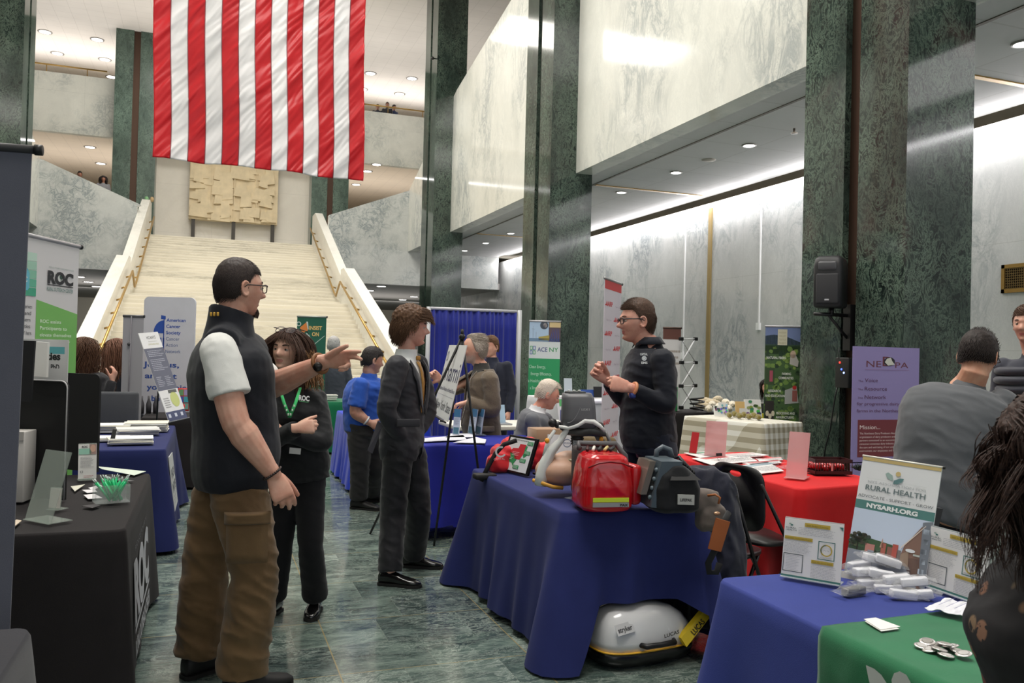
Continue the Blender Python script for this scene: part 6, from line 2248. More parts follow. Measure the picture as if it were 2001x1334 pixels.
q = [at(1816, 990, D2 + .08), at(1843, 994, D2 + .08), at(1806, 1146, D2 + .04), at(1778, 1140, D2 + .04)]
e = empty('black_gap_panel', T(1795, 1140), 0, 'black panel filling the gap between the tabletop banner and the right acrylic sheet', 'display board')
MB().mat(flat((16, 15, 20), .5)).prism(q, cv(0, 0, 1) * .02).build('board_panel', e)  # plain black panel closing the gap beside the banner
# wrapped packets
def wrap_mat():
 m, nt, N, L, b = newmat('crinkled_cellophane')
 b.inputs['Base Color'].default_value = (.92, .93, .95, 1)
 b.inputs['Roughness'].default_value = .12
 b.inputs['Alpha'].default_value = .2
 b.inputs['Specular IOR Level'].default_value = 1.0
 v = coords(N, L)
 bump(N, L, b, tex(N, L, v, 70, 5, .7, 1.5), 1.0, .01)
 return m
MWR = wrap_mat()
rr = random.Random(9)
spots = [(1668, 1165, 0, -.1), (1700, 1150, 0, .2), (1735, 1160, 0, .5), (1765, 1172, 0, .3), (1795, 1172, 0, .6), (1690, 1135, 1, .1), (1722, 1140, 1, .45), (1752, 1150, 1, .4), (1735, 1122, 2, .65), (1708, 1118, 2, .1), (1785, 1155, 1, .5), (1678, 1122, 1, .0)]
for k, (px, py, lv, rz) in enumerate(spots):
 p = T(px, py + lv * 9, TH, .018 + .030 * lv)
 lab = ('foil-shining packet at the left end of the wrapped pile', 'wrapped packet second from the left in the bottom row', 'wrapped packet in the middle of the bottom row', 'wrapped packet in front, under the others', 'packet with a green mark at the right end of the wrapped pile',
  'wrapped packet lying on the left side of the pile', 'wrapped packet across the middle of the pile', 'wrapped packet on the right shoulder of the pile', 'topmost tilted white packet of the wrapped pile', 'wrapped packet leaning on the street photo, pile top left', 'wrapped packet behind the green-marked one', 'wrapped packet touching the left acrylic sheet')[k]
 e = empty('wrapped_packet', p, 0, lab, 'packet', 'cellophane wrapped packets')
 R4 = Matrix.Translation(p) @ Matrix.Rotation(-rz, 4, 'Z') @ Matrix.Rotation(rr.uniform(-.15, .15) + (.25 if lv == 2 else 0), 4, 'Y')
 mb = MB().mat(flat((226, 226, 232) if k else (120, 118, 116), .4, metal=0 if k else .7))
 mb.M = R4
 mb.bbox((0, 0, 0), (.084, .030, .026), .004)
 mb.build('box', e)
 a = MB().mat(flat((130, 190, 170), .5))
 a.M = R4
 a.box(.012, -.0128, -.006, .03, -.0122, .006)
 a.build('green_mark', e)
 mb = MB()
 mb.M = R4
 mb.loft([((x, 0, 0), Vector((0, 1, 0)), Vector((0, 0, 1)), w, h) for x, w, h in ((-.068, .030, .004), (-.05, .020, .007), (-.04, .019, .016), (0, .020, .018), (.04, .019, .016), (.05, .020, .007), (.066, .032, .004))], 22, 2.6)
 vs = []
 for v in mb.v:
  n = mnoise.noise_vector(Vector(v) * 85) * .008 + mnoise.noise_vector(Vector(v) * 210) * .004
  vs.append(tuple(Vector(v) + n))
 mb.v = vs
 mb.mat(MWR)
 mb.mi = [0] * len(mb.f)
 mb.sm = [False] * len(mb.f)
 mb.build('cellophane', e)
# cards, crumpled paper, buttons
for i, (q, w) in enumerate((([(1688, 1219), (1711, 1216), (1759, 1234), (1720, 1240)], 'white card lying alone on the green runner'), ([(1690, 1222), (1714, 1219), (1757, 1237), (1722, 1242)], 'white card just under the lone one on the green runner'))):
 sheet(w, [T(*p, TH, .014 - .002 * i) for p in q], flat((232, 230, 226), .5), .0012, 'card')
e = empty('crumpled_paper', T(1850, 1205), 0, 'creased white paper with blue lines under the hanging hair', 'paper')
mb = MB().mat(flat((224, 224, 230), .55))
corner = [T(1806, 1203, TH, .012), T(1850, 1184, TH, .012), T(1905, 1196, TH, .012), T(1885, 1221, TH, .012)]
vs, fs = [], []
for j in range(11):
 for i in range(11):
  u, v = i / 10, j / 10
  p = (corner[0] * (1 - u) + corner[1] * u) * (1 - v) + (corner[3] * (1 - u) + corner[2] * u) * v
  vs.append(p + Vector((0, 0, .012 + .012 * mnoise.noise(Vector((u * 4, v * 4, 2))))))
for j in range(10):
 for i in range(10):
  k = j * 11 + i
  fs.append((k, k + 1, k + 12, k + 11))
mb.add(vs, fs, False)
mb.build('sheet', e).modifiers.new('t', 'SOLIDIFY').thickness = .0012
a = Art(corner[0] + Vector((0, 0, .026)), corner[1] + Vector((0, 0, .026)), corner[3] + Vector((0, 0, .026)))
a.n = Vector((0, 0, 1))
for k in range(3):
 a.rect(.1, .3 + .2 * k, .9, .315 + .2 * k, (90, 90, 150))
a.build('blue_lines', e)
bt = [(1802, 1272, 0, 'pin badge at the left end of the heap'), (1812, 1268, 1, 'pin badge lying on the leftmost one'), (1818, 1279, 0, 'pin badge in the left group, nearest the leaf emblem'), (1835, 1283, 1, 'matt grey pin badge in the middle of the heap'), (1848, 1290, 0, 'pin badge at the front of the heap'), (1846, 1277, 2, 'topmost pin badge of the heap'), (1858, 1272, 0, 'pin badge lying face down at the back of the heap'), (1872, 1282, 0, 'pin badge second from the right'), (1883, 1292, 1, 'pin badge at the right end leaning on another'), (1826, 1271, 0, 'pin badge behind the matt grey one')]
for k, (px, py, lv, lab) in enumerate(bt):
 p = T(px, py, TH, .012 + .006 * lv)
 e = empty('pin_badge', p, 0, lab, 'badge', 'metal rimmed pin badges on the green runner')
 tl_ = Matrix.Translation(p) @ Matrix.Rotation(rr.uniform(-.25, .25), 4, 'X') @ Matrix.Rotation(rr.uniform(-.25, .25), 4, 'Y')
 mb = MB().mat(flat((206, 200, 198), .25, metal=.7))
 mb.M = tl_
 mb.lathe((0, 0, 0), [(.018, 0), (.021, .002), (.020, .004), (.015, .0055)], 28)
 mb.build('metal_rim', e)
 mb = MB().mat(flat((150, 146, 140) if k % 2 else (190, 186, 184), .3))
 mb.M = tl_
 mb.lathe((0, 0, .0052), [(.0155, 0), (.010, .0012), (.002, .0016)], 28)
 mb.build('badge_face', e)
# ---------- royal blue table: leaflets, stands, laptop; green table; yarn table
for i, (q, w) in enumerate((([(820, 860), (905, 853), (912, 862), (830, 866)], 'white papers left of the easel leg'), ([(885, 868), (930, 857), (950, 862), (948, 869)], 'papers at the front edge right of the easel leg'), ([(880, 850), (930, 850), (925, 857), (870, 858)], 'papers behind the easel placard'))):
 sheet(w + ', royal blue table', [T(*p) for p in q], flat((220, 220, 228), .55), .004, 'papers')
def d_leaf(g):
 g.rect(0, 0, 1, .3, (60, 110, 150))
 g.lines(.1, .35, .9, .6, 6, (120, 130, 150), .3, .3, 3)
 g.rect(.1, .7, .9, .95, (80, 120, 140))
for px, lab in ((884, 'clear leaflet stand hidden half behind the placard corner'), (914, 'middle clear leaflet stand right of the placard'), (927, 'right clear leaflet stand by the easel leg')):
 holder(lab + ', royal blue table', T(px, 852 - (px - 884) * .1), T(px + 13, 853), .235, .12, .05, flat((190, 200, 214), .08, alpha=.5), sheetm=flat((196, 204, 222), .5), art=d_leaf)
lp = T(966, 829)
lp = Vector((WT.x + .28, WT.y + .18, TH + .004))
e = empty('laptop', lp, 0, 'open silver laptop on the plain white table', 'laptop')
MB().mat(flat((170, 174, 180), .35, metal=.5)).bbox(lp + Vector((0, 0, .008)), (.3, .2, .014), .004).build('keyboard_base', e)
mb = MB().mat(flat((176, 204, 226), .35))
mb.M = Matrix.Translation(lp + Vector((.02, .0, .01))) @ Matrix.Rotation(radians(30), 4, 'Z')
mb.prism([(-.13, 0, 0), (.13, 0, 0), (.16, .05, .19), (-.10, .05, .19)], (0, .008, 0))
mb.build('screen', e)
for i, (px, py, w, h, c, lab) in enumerate(((1111, 768, .055, .17, (200, 210, 220), 'small upright leaflet card on the pale table behind the device'), (1150, 782, .11, .07, (50, 84, 160), 'blue tent card on the pale table behind the device'), (1172, 785, .08, .10, (30, 30, 34), 'small black screen on the pale table behind the device'))):
 p = Vector((at(px, py, 10.75).x, at(px, py, 10.75).y, AT.z + .01))
 e = empty('table_card', p, 0, lab, 'card')
 MB().mat(flat(c, .5)).prism([p + Vector((-w, 0, 0)), p + Vector((w, 0, 0)), p + Vector((w, .03, h * 1.4)), p + Vector((-w, .03, h * 1.4))], (0, .01, 0)).build('card_face', e)
p = Vector((at(1170, 800, 9.6).x, at(1170, 800, 9.6).y, 0))
e = empty('plastic_bin', p + Vector((0, 0, TH)), 0, 'clear plastic storage bin with white lid right of the grey hood', 'bin')
q0 = at(1178, 812, 9.6)
mb = MB().mat(flat((206, 208, 216), .15, alpha=.75))
mb.bbox(q0 + Vector((0, 0, 0)), (.42, .3, .30), .02)
mb.build('bin_body', e)
MB().mat(flat((220, 218, 232), .4)).bbox(q0 + Vector((0, 0, .165)), (.46, .34, .035), .01).build('lid', e)
MB().mat(flat((206, 200, 176), .5)).bbox(q0 + Vector((-.05, -.1, 0)), (.1, .05, .2), .01).build('contents', e)
MB().mat(flat((200, 200, 204), .5)).bbox(Vector((q0.x, q0.y, (q0.z - .15) / 2)), (.5, .36, q0.z - .15), .01).build('under_crate', e)
# ACE sign lying at the seated man
TLq, TRq, BLq = at(1094, 775, 8.6), at(1104, 775, 8.6), at(1080, 818, 8.5)
def d_sq(g):
 g.rect(.2, .1, .8, .4, (90, 180, 110))
 g.text('ACE', .1, .95, .9, .4, (40, 60, 140), .03)
rollup('small white logo board beside the grey hood', at(1087, 775, 8.6), at(1108, 775, 8.65), at(1080, 822, 8.5), flat((216, 218, 222), .5), d_sq, cat='sign', bar=False, base=False, name='logo_board')
# yarn on the checkered table
rr = random.Random(14)
HZ = TH + .012
def yarnp(px, py):
 p = onZ(px, py, TH)
 return Vector((p.x, p.y, HZ))
def skein(name, p, L, r, ang, m, lab, grp, cat):
 e = empty(name, p, 0, lab, cat, grp)
 mb = MB().mat(m)
 a = Vector((cos(ang), sin(ang), 0))
 b_ = Vector((-a.y, a.x, 0))
 for s in range(3):
  pts = []
  for k in range(17):
   t = k / 16
   ph = t * 2 * pi * 2.2 + s * 2.09
   rr_ = r * .5 * sin(pi * min(1, max(.08, t)) ** .8 + .0) + r * .18
   pts.append(p + a * (t - .5) * L + b_ * cos(ph) * rr_ * .7 + Vector((0, 0, r * .9 + sin(ph) * rr_ * .7)))
  mb.tube(pts, [r * .62 * (.5 + .5 * sin(pi * max(.1, min(.9, k / 16)))) for k in range(17)], 8)
 mb.build('twisted_yarn', e)
 return e
MO = cloth((122, 110, 44), .9, .25, True, .5)
MCR = cloth((222, 212, 190), .95, .08, True, .5)
MTN = cloth((198, 182, 152), .95, .1, True, .5)
for k in range(7):
 p = yarnp(1425 + k * 9.5, 817 - (k % 2) * 3 + k * .7)
 skein('yarn_skein', p, .16, .035, 1.1 + .1 * (k % 3), MO, 'olive green yarn skein in the row at the front of the checkered table', 'olive skeins of yarn', 'yarn')
for k in range(8):
 p = yarnp(1385 + k * 6.5, 806 - (k % 3) * 5)
 skein('yarn_skein', p + Vector((0, 0, .03 * (k % 2))), .24, .05, .9 + .2 * (k % 3), MCR, 'cream coloured wool skein in the middle pile of the checkered table', 'cream skeins of wool', 'yarn')
for k in range(6):
 p = yarnp(1372 + k * 6, 800 - (k % 3) * 4)
 skein('yarn_skein', p + Vector((0, 0, .04 * (k % 2))), .2, .055, 2.0 + .3 * k, MTN, 'beige curly wool skein at the left end of the checkered table', 'beige curly wool', 'yarn')
for px, py, w, h, c, lab, cat in ((1405, 792, .05, .13, (70, 90, 70), 'small black and white picture card standing behind the wool, left one', 'picture card'), (1416, 787, .06, .17, (110, 150, 180), 'bluish leaflet standing behind the wool', 'leaflet'),
        (1453, 797, .09, .19, (206, 172, 112), 'tan paper pouch standing behind the wool', 'pouch'), (1473, 797, .11, .22, (100, 120, 80), 'framed photo of people outdoors behind the wool', 'framed photo')):
 D_ = 10.9
 p = at(px, py, D_)
 base = Vector((p.x, p.y, HZ))
 hz = h
 e = empty(cat.replace(' ', '_'), base, 0, lab, cat)
 mb = MB().mat(flat(c if cat in ('pouch',) else (220, 220, 216), .6))
 mb.prism([base + _r * -w, base + _r * w, base + _r * (w * .96) + Vector((0, .03, hz)), base + _r * (-w * .96) + Vector((0, .03, hz))], (0, .02, 0))
 mb.build('body', e)
 a = Art(base + _r * -w + Vector((0, .024, hz)), base + _r * w + Vector((0, .024, hz)), base + _r * -w)
 a.lift = .004
 if cat == 'pouch':
  a.rect(.25, .45, .75, .8, (214, 214, 208))
 else:
  r3 = random.Random(px)
  for k in range(14):
   a.disc(.12 + .76 * r3.random(), .12 + .76 * r3.random(), .12, tuple(min(255, max(0, v + r3.randint(-50, 60))) for v in c), .09, 7)
 a.build('printed_graphics', e)
p = yarnp(1484, 808)
e = empty('metal_tin', p, 0, 'round grey tin at the right end of the checkered table', 'tin')
MB().mat(flat((150, 148, 142), .35, metal=.6)).lathe(p, [(.085, 0), (.085, .12), (.088, .12), (.088, .14), (.08, .145)], 28).build('tin_body', e)
# green table at the stairs
gp = Vector((1.75, 12.3, TH + .012))
for dx, w, h, c, lab, cat in ((-.42, .06, .09, (190, 60, 60), 'red packet on the green table by the stairs', 'packet'), (-.12, .14, .08, (200, 200, 190), 'stack of pale leaflets on the green table by the stairs', 'leaflet stack')):
 p = gp + Vector((dx, 0, 0))
 e = empty(cat.replace(' ', '_'), p, 0, lab, cat)
 for k in range(3):
  MB().mat(flat(c, .6)).bbox(p + Vector((.01 * k, 0, h * (k + .5) / 3)), (w * 2, .16, h / 3 * .9), .004, 1).build('layer', e)
p = gp + Vector((.28, 0, 0))
e = empty('glass_jug', p, 0, 'cream jug with dark cap on the green table by the stairs', 'jug')
MB().mat(flat((214, 196, 166), .4)).lathe(p, [(.08, 0), (.095, .1), (.08, .2), (.04, .24), (.035, .28)], 24).build('body', e)
MB().mat(flat((60, 50, 44), .5)).lathe(p + Vector((0, 0, .28)), [(.04, 0), (.04, .04)], 16).build('cap', e)
# black table behind the man in black: cables, green folder
p = Vector((BT.x + .05, BT.y + .15, BT.z + .012))
e = empty('green_folder', p, 0, 'upright green folder beside the scissor frame', 'folder')
q0 = at(1313, 790, 11.75)
MB().mat(flat((40, 150, 80), .5)).bbox(Vector((q0.x, q0.y, BT.z + .18)), (.06, .2, .34), .004, 1).build('cover', e)
q0 = at(1362, 802, 11.7)
e = empty('coiled_cable', q0, 0, 'coil of black cable on the black table under the scissor frame', 'cable')
MB().mat(M_BLACK).tube([Vector((q0.x + .1 * cos(t), q0.y + .08 * sin(t), BT.z + .03 + .01 * t)) for t in np.linspace(0, 18, 60)], .012, 6).build('coil', e)
# balustrade ornaments (two small pots on the left newel)
for x, c in ((-2.55, (120, 170, 120)), (-2.35, (176, 150, 110))):
 p = Vector((x, 37.4, 7.35))
 e = empty('small_ornament', p, 0, 'tiny %s ornament on top of the left balustrade' % ('green' if c[0] == 120 else 'brownish'), 'ornament')
 MB().mat(flat(c, .5)).lathe(p, [(.06, 0), (.08, .12), (.05, .2)], 12).build('body', e)
# security camera on the curtain column
p = onY(834, 108, YC_)
p = Vector((XF - .12, YC_ + .2, p.z))
e = empty('security_camera', p, 0, 'tiny dark camera on the edge of the column right of the flag', 'camera')
MB().mat(M_BLACK).ball(p, .06, 12, 8).tube([p, p + Vector((.13, 0, 0))], .02, 6).build('housing', e)
# ------------------------------------------------------------------ figures
def g_(v, s):
 return np.exp(-(v / s) ** 2)
def sst(x, a, b):
 t = np.clip((x - a) / (b - a), 0, 1)
 return t * t * (3 - 2 * t)
def head_points(nu=110, nv=84, fem=0.0, features=1.0, full=0.0):
 th = np.linspace(0, pi, nv + 1)
 ph = np.linspace(0, 2 * pi, nu, endpoint=False)
 T, Pp = np.meshgrid(th, ph, indexing='ij')
 d = np.stack([np.sin(T) * np.cos(Pp), np.sin(T) * np.sin(Pp), np.cos(T)], -1).reshape(-1, 3)
 p = head_shape(d, fem, features, full)
 fs = []
 for i in range(nv):
  for k in range(nu):
   k2 = (k + 1) % nu
   fs.append((i * nu + k, (i + 1) * nu + k, (i + 1) * nu + k2, i * nu + k2))
 return d, p, fs
def head_shape(d, fem=0.0, features=1.0, full=0.0):
 x, y, z = d[:, 0], d[:, 1], d[:, 2]
 px, py, pz = 0.076 * x, 0.098 * y, 0.118 * z
 t = np.clip(-z, 0, 1)
 px = px * (1 - (0.26 + 0.07 * fem - 0.16 * full) * t ** 1.6)
 py = np.where(y > 0, py * (1 - 0.06 * t ** 2), py * (1 - 0.5 * t ** 1.2))
 py = py + 0.036 * sst(t, 0.45, 1.0)
 up = np.clip(z, 0, 1)
 py = py - 0.012 * up * (y < 0) * (1 - up) - 0.010 * up ** 2
 px = px * (1 + 0.05 * np.sin(up * pi) * (1 - np.abs(x)))
 fr = sst(y, 0.15, 0.6)
 ax = np.abs(px)
 k = features
 nose = sst(pz, 0.014, -0.033)
 nose = np.where(pz < -0.033, 1 - sst(-pz, 0.033, 0.047), nose)
 dy = (0.025 - 0.004 * fem) * g_(px, 0.0095 + 0.006 * nose) * nose * k
 dy += 0.006 * g_(pz - 0.022, 0.010) * g_(px, 0.048) * k * (1 - 0.6 * fem)
 dy -= 0.011 * g_(ax - 0.032, 0.016) * g_(pz - 0.003, 0.012) * k
 dy += 0.005 * g_(ax - 0.042, 0.017) * g_(pz + 0.03, 0.02) * k
 dy += 0.0065 * g_(px, 0.021) * (g_(pz + 0.0565, 0.0048) + 1.1 * g_(pz + 0.0680, 0.0052)) * k
 dy -= 0.004 * g_(px, 0.024) * g_(pz + 0.0622, 0.0024) * k
 dy += 0.008 * g_(px, 0.02) * g_(pz + 0.097, 0.015) * k
 dy -= 0.005 * g_(px, 0.026) * g_(pz + 0.081, 0.007) * k
 py = py + dy * fr
 return np.stack([px, py, pz], -1)
class Frame:
 """right, forward, up axes at a point"""
 def __init__(self, c, hd, pitch=0, roll=0, s=1.0):
  self.c = Vector(c)
  f = heading(hd)
  r = Vector((f.y, -f.x, 0))
  u = Vector((0, 0, 1))
  pt, rl = radians(pitch), radians(roll)
  f2 = f * cos(pt) + u * sin(pt)
  u2 = u * cos(pt) - f * sin(pt)
  r2 = r * cos(rl) + u2 * sin(rl)
  u3 = u2 * cos(rl) - r * sin(rl)
  self.r, self.f, self.u, self.s = r2, f2, u3, s
 def w(self, p):
  return self.c + (self.r * p[0] + self.f * p[1] + self.u * p[2]) * self.s
 def wv(self, p):
  return self.r * p[0] + self.f * p[1] + self.u * p[2]
 def l(self, P_):
  d = Vector(P_) - self.c
  return Vector((d.dot(self.r), d.dot(self.f), d.dot(self.u))) / self.s
 def arr(self):
  return np.array([self.r, self.f, self.u]), np.array(self.c)
def spline(pts, rs, n=7):
 """smooth a joint chain"""
 P_ = [Vector(p) for p in pts]
 if len(P_) == 2:
  return [P_[0].lerp(P_[1], i / n) for i in range(n + 1)], [rs[0] + (rs[1] - rs[0]) * i / n for i in range(n + 1)]
 out, ro = [], []
 m = len(P_)
 for i in range(m - 1):
  p0 = P_[i - 1] if i > 0 else P_[i] * 2 - P_[i + 1]
  p3 = P_[i + 2] if i + 2 < m else P_[i + 1] * 2 - P_[i]
  for k in range(n):
   t = k / n
   a = P_[i]
   b_ = P_[i + 1]
   # tight Catmull-Rom so bends stay at the joints
   m0 = (b_ - p0) * 0.28
   m1 = (p3 - a) * 0.28
   q = a * (2 * t ** 3 - 3 * t ** 2 + 1) + m0 * (t ** 3 - 2 * t ** 2 + t) + b_ * (-2 * t ** 3 + 3 * t ** 2) + m1 * (t ** 3 - t ** 2)
   out.append(q)
   ro.append(rs[i] + (rs[i + 1] - rs[i]) * t)
 out.append(P_[-1])
 ro.append(rs[-1])
 return out, ro
def limb(mb, pts, rs, n=7, seg=16):
 o, r = spline(pts, rs, n)
 mb.tube(o, r, seg)
 mb.ball(o[0], r[0] * 0.98, 14, 10)
 mb.ball(o[-1], r[-1] * 0.98, 14, 10)
def hand(mb, W, d, nrm, side, curl=(0.4, 0.45, 0.5, 0.55), thumb=(0.6, 0.5, 0.3), s=1.0, spread=0.06, fr=1.0):
 """W wrist, d towards the fingers, nrm palm normal, side = +1 when the thumb is on d x nrm side"""
 d = Vector(d).normalized()
 n = Vector(nrm)
 n = (n - d * n.dot(d)).normalized()
 a = d.cross(n).normalized() * side        # towards the thumb
 W = Vector(W)
 secs = []
 for t, w, h in ((-0.03, 0.028, 0.021), (0.0, 0.028, 0.019), (0.03, 0.036, 0.0185), (0.06, 0.0415, 0.017), (0.085, 0.0425, 0.0145), (0.098, 0.038, 0.010)):
  secs.append((W + d * t * s, a, n, w * s, h * s))
 mb.loft(secs, 18, 2.4)
 lens = (0.074, 0.082, 0.077, 0.060)
 offs = (0.031, 0.0105, -0.0105, -0.030)
 for k in range(4):
  base = W + (d * (0.084 - 0.006 * abs(k - 1)) + a * offs[k]) * s
  ang = (1.5 - k) * spread
  dd = (d * cos(ang) + a * sin(ang)).normalized()
  L = lens[k] * s
  ph = (0.46, 0.30, 0.24)
  c = curl[k] if not isinstance(curl[k], (tuple, list)) else None
  cs = curl[k] if c is None else (c, c * 1.25, c * 0.8)
  pts, cur, an = [base - dd * 0.015 * s], base, 0.0
  pts.append(cur)
  for q in range(3):
   an += cs[q]
   v = dd * cos(an) + n * sin(an)
   cur = cur + v * (L * ph[q])
   pts.append(cur)
  r0 = (0.0098, 0.0100, 0.0095, 0.0082)[k] * s * fr
  rs = [r0 * 1.05, r0 * 1.05, r0, r0 * 0.92, r0 * 0.75]
  mb.tube(pts, rs, 10)
  mb.ball(pts[-1], rs[-1], 10, 8)
  for p, r in zip(pts[1:-1], rs[1:-1]):
   mb.ball(p, r * 1.0, 10, 8)
 # thumb leaves the side of the palm near its base
 b0 = W + (d * 0.018 + a * 0.022 + n * 0.006) * s
 o, i_, c_ = thumb
 v1 = (d * 0.75 + a * o + n * i_).normalized()
 p1 = b0 + v1 * 0.046 * s
 v2 = (v1 * 0.9 + n * c_ * 0.6 + d * 0.3 - a * c_ * 0.3).normalized()
 p2 = p1 + v2 * 0.034 * s
 v3 = (v2 + n * c_ * 0.7 + d * 0.1).normalized()
 p3 = p2 + v3 * 0.026 * s
 mb.tube([b0, p1, p2, p3], [0.0165 * s, 0.0125 * s, 0.0112 * s, 0.0085 * s], 12)
 for p, r in ((b0, 0.016), (p1, 0.0125), (p2, 0.0112), (p3, 0.0088)):
  mb.ball(p, r * s, 10, 8)
def shoe_mesh(mb, A, toe, L=0.29, h=0.075, w=0.048, ground=0.0, point=0.75):
 t = Vector(toe)
 t.z = 0
 t.normalize()
 a = Vector((t.y, -t.x, 0))
 heel = Vector((A[0], A[1], ground)) - t * 0.075
 secs = []
 for q, ww, hh in ((0.0, 0.55, 0.85), (0.02, 0.72, 1.05), (0.12, 0.80, 1.25), (0.25, 0.80, 1.3), (0.40, 0.80, 1.05), (0.55, 0.92, 0.8), (0.72, 1.0, 0.62), (0.87, 0.86, 0.5), (0.95, 0.62 * (point + 0.25), 0.4), (1.0, 0.34 * point, 0.26)):
  c = heel + t * (q * L) + Vector((0, 0, hh * h * 0.5 + 0.012))
  secs.append((c, a, Vector((0, 0, 1)), ww * w, hh * h * 0.5))
 mb.loft(secs, 20, 2.5)
def sole_mesh(mb, A, toe, L=0.29, w=0.05, ground=0.0):
 t = Vector(toe)
 t.z = 0
 t.normalize()
 a = Vector((t.y, -t.x, 0))
 heel = Vector((A[0], A[1], ground)) - t * 0.08
 ring = []
 for q, ww in ((0.0, 0.5), (0.04, 0.78), (0.25, 0.78), (0.45, 0.74), (0.7, 1.0), (0.88, 0.86), (0.97, 0.5), (1.0, 0.2)):
  ring.append((q, ww))
 pts = [heel + t * (q * (L + 0.01)) + a * ww * w for q, ww in ring] + [heel + t * (q * (L + 0.01)) - a * ww * w for q, ww in ring[::-1]]
 mb.prism([(p.x, p.y, ground + 0.001) for p in pts], (0, 0, 0.018))
TORSO = ((-0.16, 0.148, 0.100), (-0.05, 0.168, 0.118), (0.10, 0.163, 0.118), (0.28, 0.150, 0.110), (0.50, 0.162, 0.118), (0.70, 0.176, 0.120), (0.84, 0.168, 0.105), (0.93, 0.115, 0.080), (1.0, 0.062, 0.062))
class Fig:
 def __init__(self, label, loc, group=None, vox=0.005):
  self.e = empty('person', loc, 0, label, 'person', group)
  self.vox = vox
 def torso_secs(self, grow=0.0, lo=-0.16, hi=1.0, belly=0.0, wide=1.0, deep=1.0, flare=0.0, bust=0.0):
  out = []
  fr, f1, u = self.hr, None, None
  ax = (self.nb - self.pv)
  ts = [t for t in TORSO]
  rows = []
  for t, w, dpt in ts:
   rows.append((t, w, dpt))
  tl = np.array([r[0] for r in rows])
  wl = np.array([r[1] for r in rows])
  dl = np.array([r[2] for r in rows])
  n = 22
  up = ax.normalized()
  for i in range(n + 1):
   t = lo + (hi - lo) * i / n
   w = float(np.interp(t, tl, wl))
   dd = float(np.interp(t, tl, dl))
   if t < -0.16:
    w += flare * (-0.16 - t)
    dd += flare * (-0.16 - t)
   k = min(1, max(0, t))
   r = self.hr.lerp(self.sr, k).normalized()
   r = (r - up * r.dot(up)).normalized()
   f = up.cross(r).normalized()
   b_ = belly * exp(-((t - 0.22) / 0.26) ** 2) + bust * exp(-((t - 0.62) / 0.14) ** 2)
   c = self.pv + ax * t + f * (b_ * 0.5) + self.bend * (4 * k * (1 - k))
   out.append((c, r, f, (w * wide * self.S + grow), (dd * deep * self.S + grow + b_ * 0.5)))
  return out
 def set(self, pv, nb, hip_h, sh_h=None, S=1.0, shw=0.185, bend=(0, 0, 0)):
  self.pv, self.nb, self.S = Vector(pv), Vector(nb), S
  sh_h = hip_h if sh_h is None else sh_h
  f1, f2 = heading(hip_h), heading(sh_h)
  self.hr = Vector((f1.y, -f1.x, 0))
  self.sr = Vector((f2.y, -f2.x, 0))
  self.sf = f2
  self.bend = Vector(bend)
  up = (self.nb - self.pv).normalized()
  r = (self.sr - up * self.sr.dot(up)).normalized()
  self.tup, self.tr = up, r
  self.tf = up.cross(r).normalized()
  c = self.pv + (self.nb - self.pv) * 0.86
  self.shR = c + r * (shw * S)
  self.shL = c - r * (shw * S)
  self.hipR = self.pv + self.hr * 0.092 * S - Vector((0, 0, 0.04 * S))
  self.hipL = self.pv - self.hr * 0.092 * S - Vector((0, 0, 0.04 * S))
  return self
 def tl(self, P_):
  """torso-local coordinates: x right, y forward, t 0 pelvis .. 1 neck base"""
  d = Vector(P_) - self.pv
  ax = self.nb - self.pv
  return d.dot(self.tr), d.dot(self.tf), d.dot(ax) / ax.length_squared
 def body(self, H, arms, legs, skinc, fem=0.0, full=0.0, lips=(176, 104, 98), stubble=None, hands=None, necks=0.056, ears=True, thin=0.8, features=1.2, armr=1.0, lipmat=True, ear_in=0.0):
  """H head frame; arms/legs: joint lists already in world space"""
  self.H = H
  mb = MB()
  d, p, fs = head_points(fem=fem, features=features, full=full)
  A, c = H.arr()
  q = p @ A * H.s + c
  mb.add([Vector(v) for v in q], fs, True)
  if ears:
   for s in (1, -1):
    base = (0.0745 * s, -0.008, -0.006)
    pts = []
    for k in range(11):
     a = radians(-60 + 300 * k / 10)
     y = -0.008 - 0.017 * sin(a) * 1.0
     z = -0.006 + 0.029 * cos(a - 0.9 + 0.9) * 1.0
     pts.append(H.w((s * (0.079 - ear_in + 0.006 * (0.5 + 0.5 * sin(a)) * 1.2), y, z)))
    mb.tube(pts, [0.0052 * H.s] * len(pts), 8)
    mb.ball(H.w((0.077 * s - ear_in * s, -0.009, -0.008)), 1.0, 10, 8, Matrix((H.r * 0.006 * H.s, H.f * 0.016 * H.s, H.u * 0.027 * H.s)).transposed())
    mb.ball(H.w((0.077 * s - ear_in * s, 0.001, -0.033)), 0.0075 * H.s, 8, 8)
  S = self.S
  nk = necks * S
  mb.tube([H.w((0, -0.012, -0.045)), H.w((0, -0.022, -0.095)), self.nb + (H.w((0, -0.02, -0.1)) - self.nb) * 0.35, self.nb - self.tup * 0.02], [nk * 0.98, nk * 0.98, nk * 1.05, nk * 1.35], 18)
  mb.loft(self.torso_secs(-0.012, wide=thin + 0.15, deep=thin + 0.1), 24, 2.3)
  for j in arms:
   limb(mb, j, [0.050 * S * armr, 0.043 * S * armr, 0.027 * S * (0.5 + armr * 0.5)][:len(j)], 7, 14)
   if len(j) == 3:
    # forearm bulk just below the elbow
    m = j[1].lerp(j[2], 0.22)
    mb.tube([j[1], m, j[1].lerp(j[2], 0.6), j[2]], [0.040 * S * armr, 0.046 * S * armr, 0.036 * S * armr, 0.0275 * S], 14)
  for j in legs:
   limb(mb, j, [0.075 * S, 0.05 * S, 0.034 * S], 7, 14)
  if hands:
   for hkw in hands:
    hand(mb, **hkw)
  me = remesh(mb, self.vox, 2, 0.5)
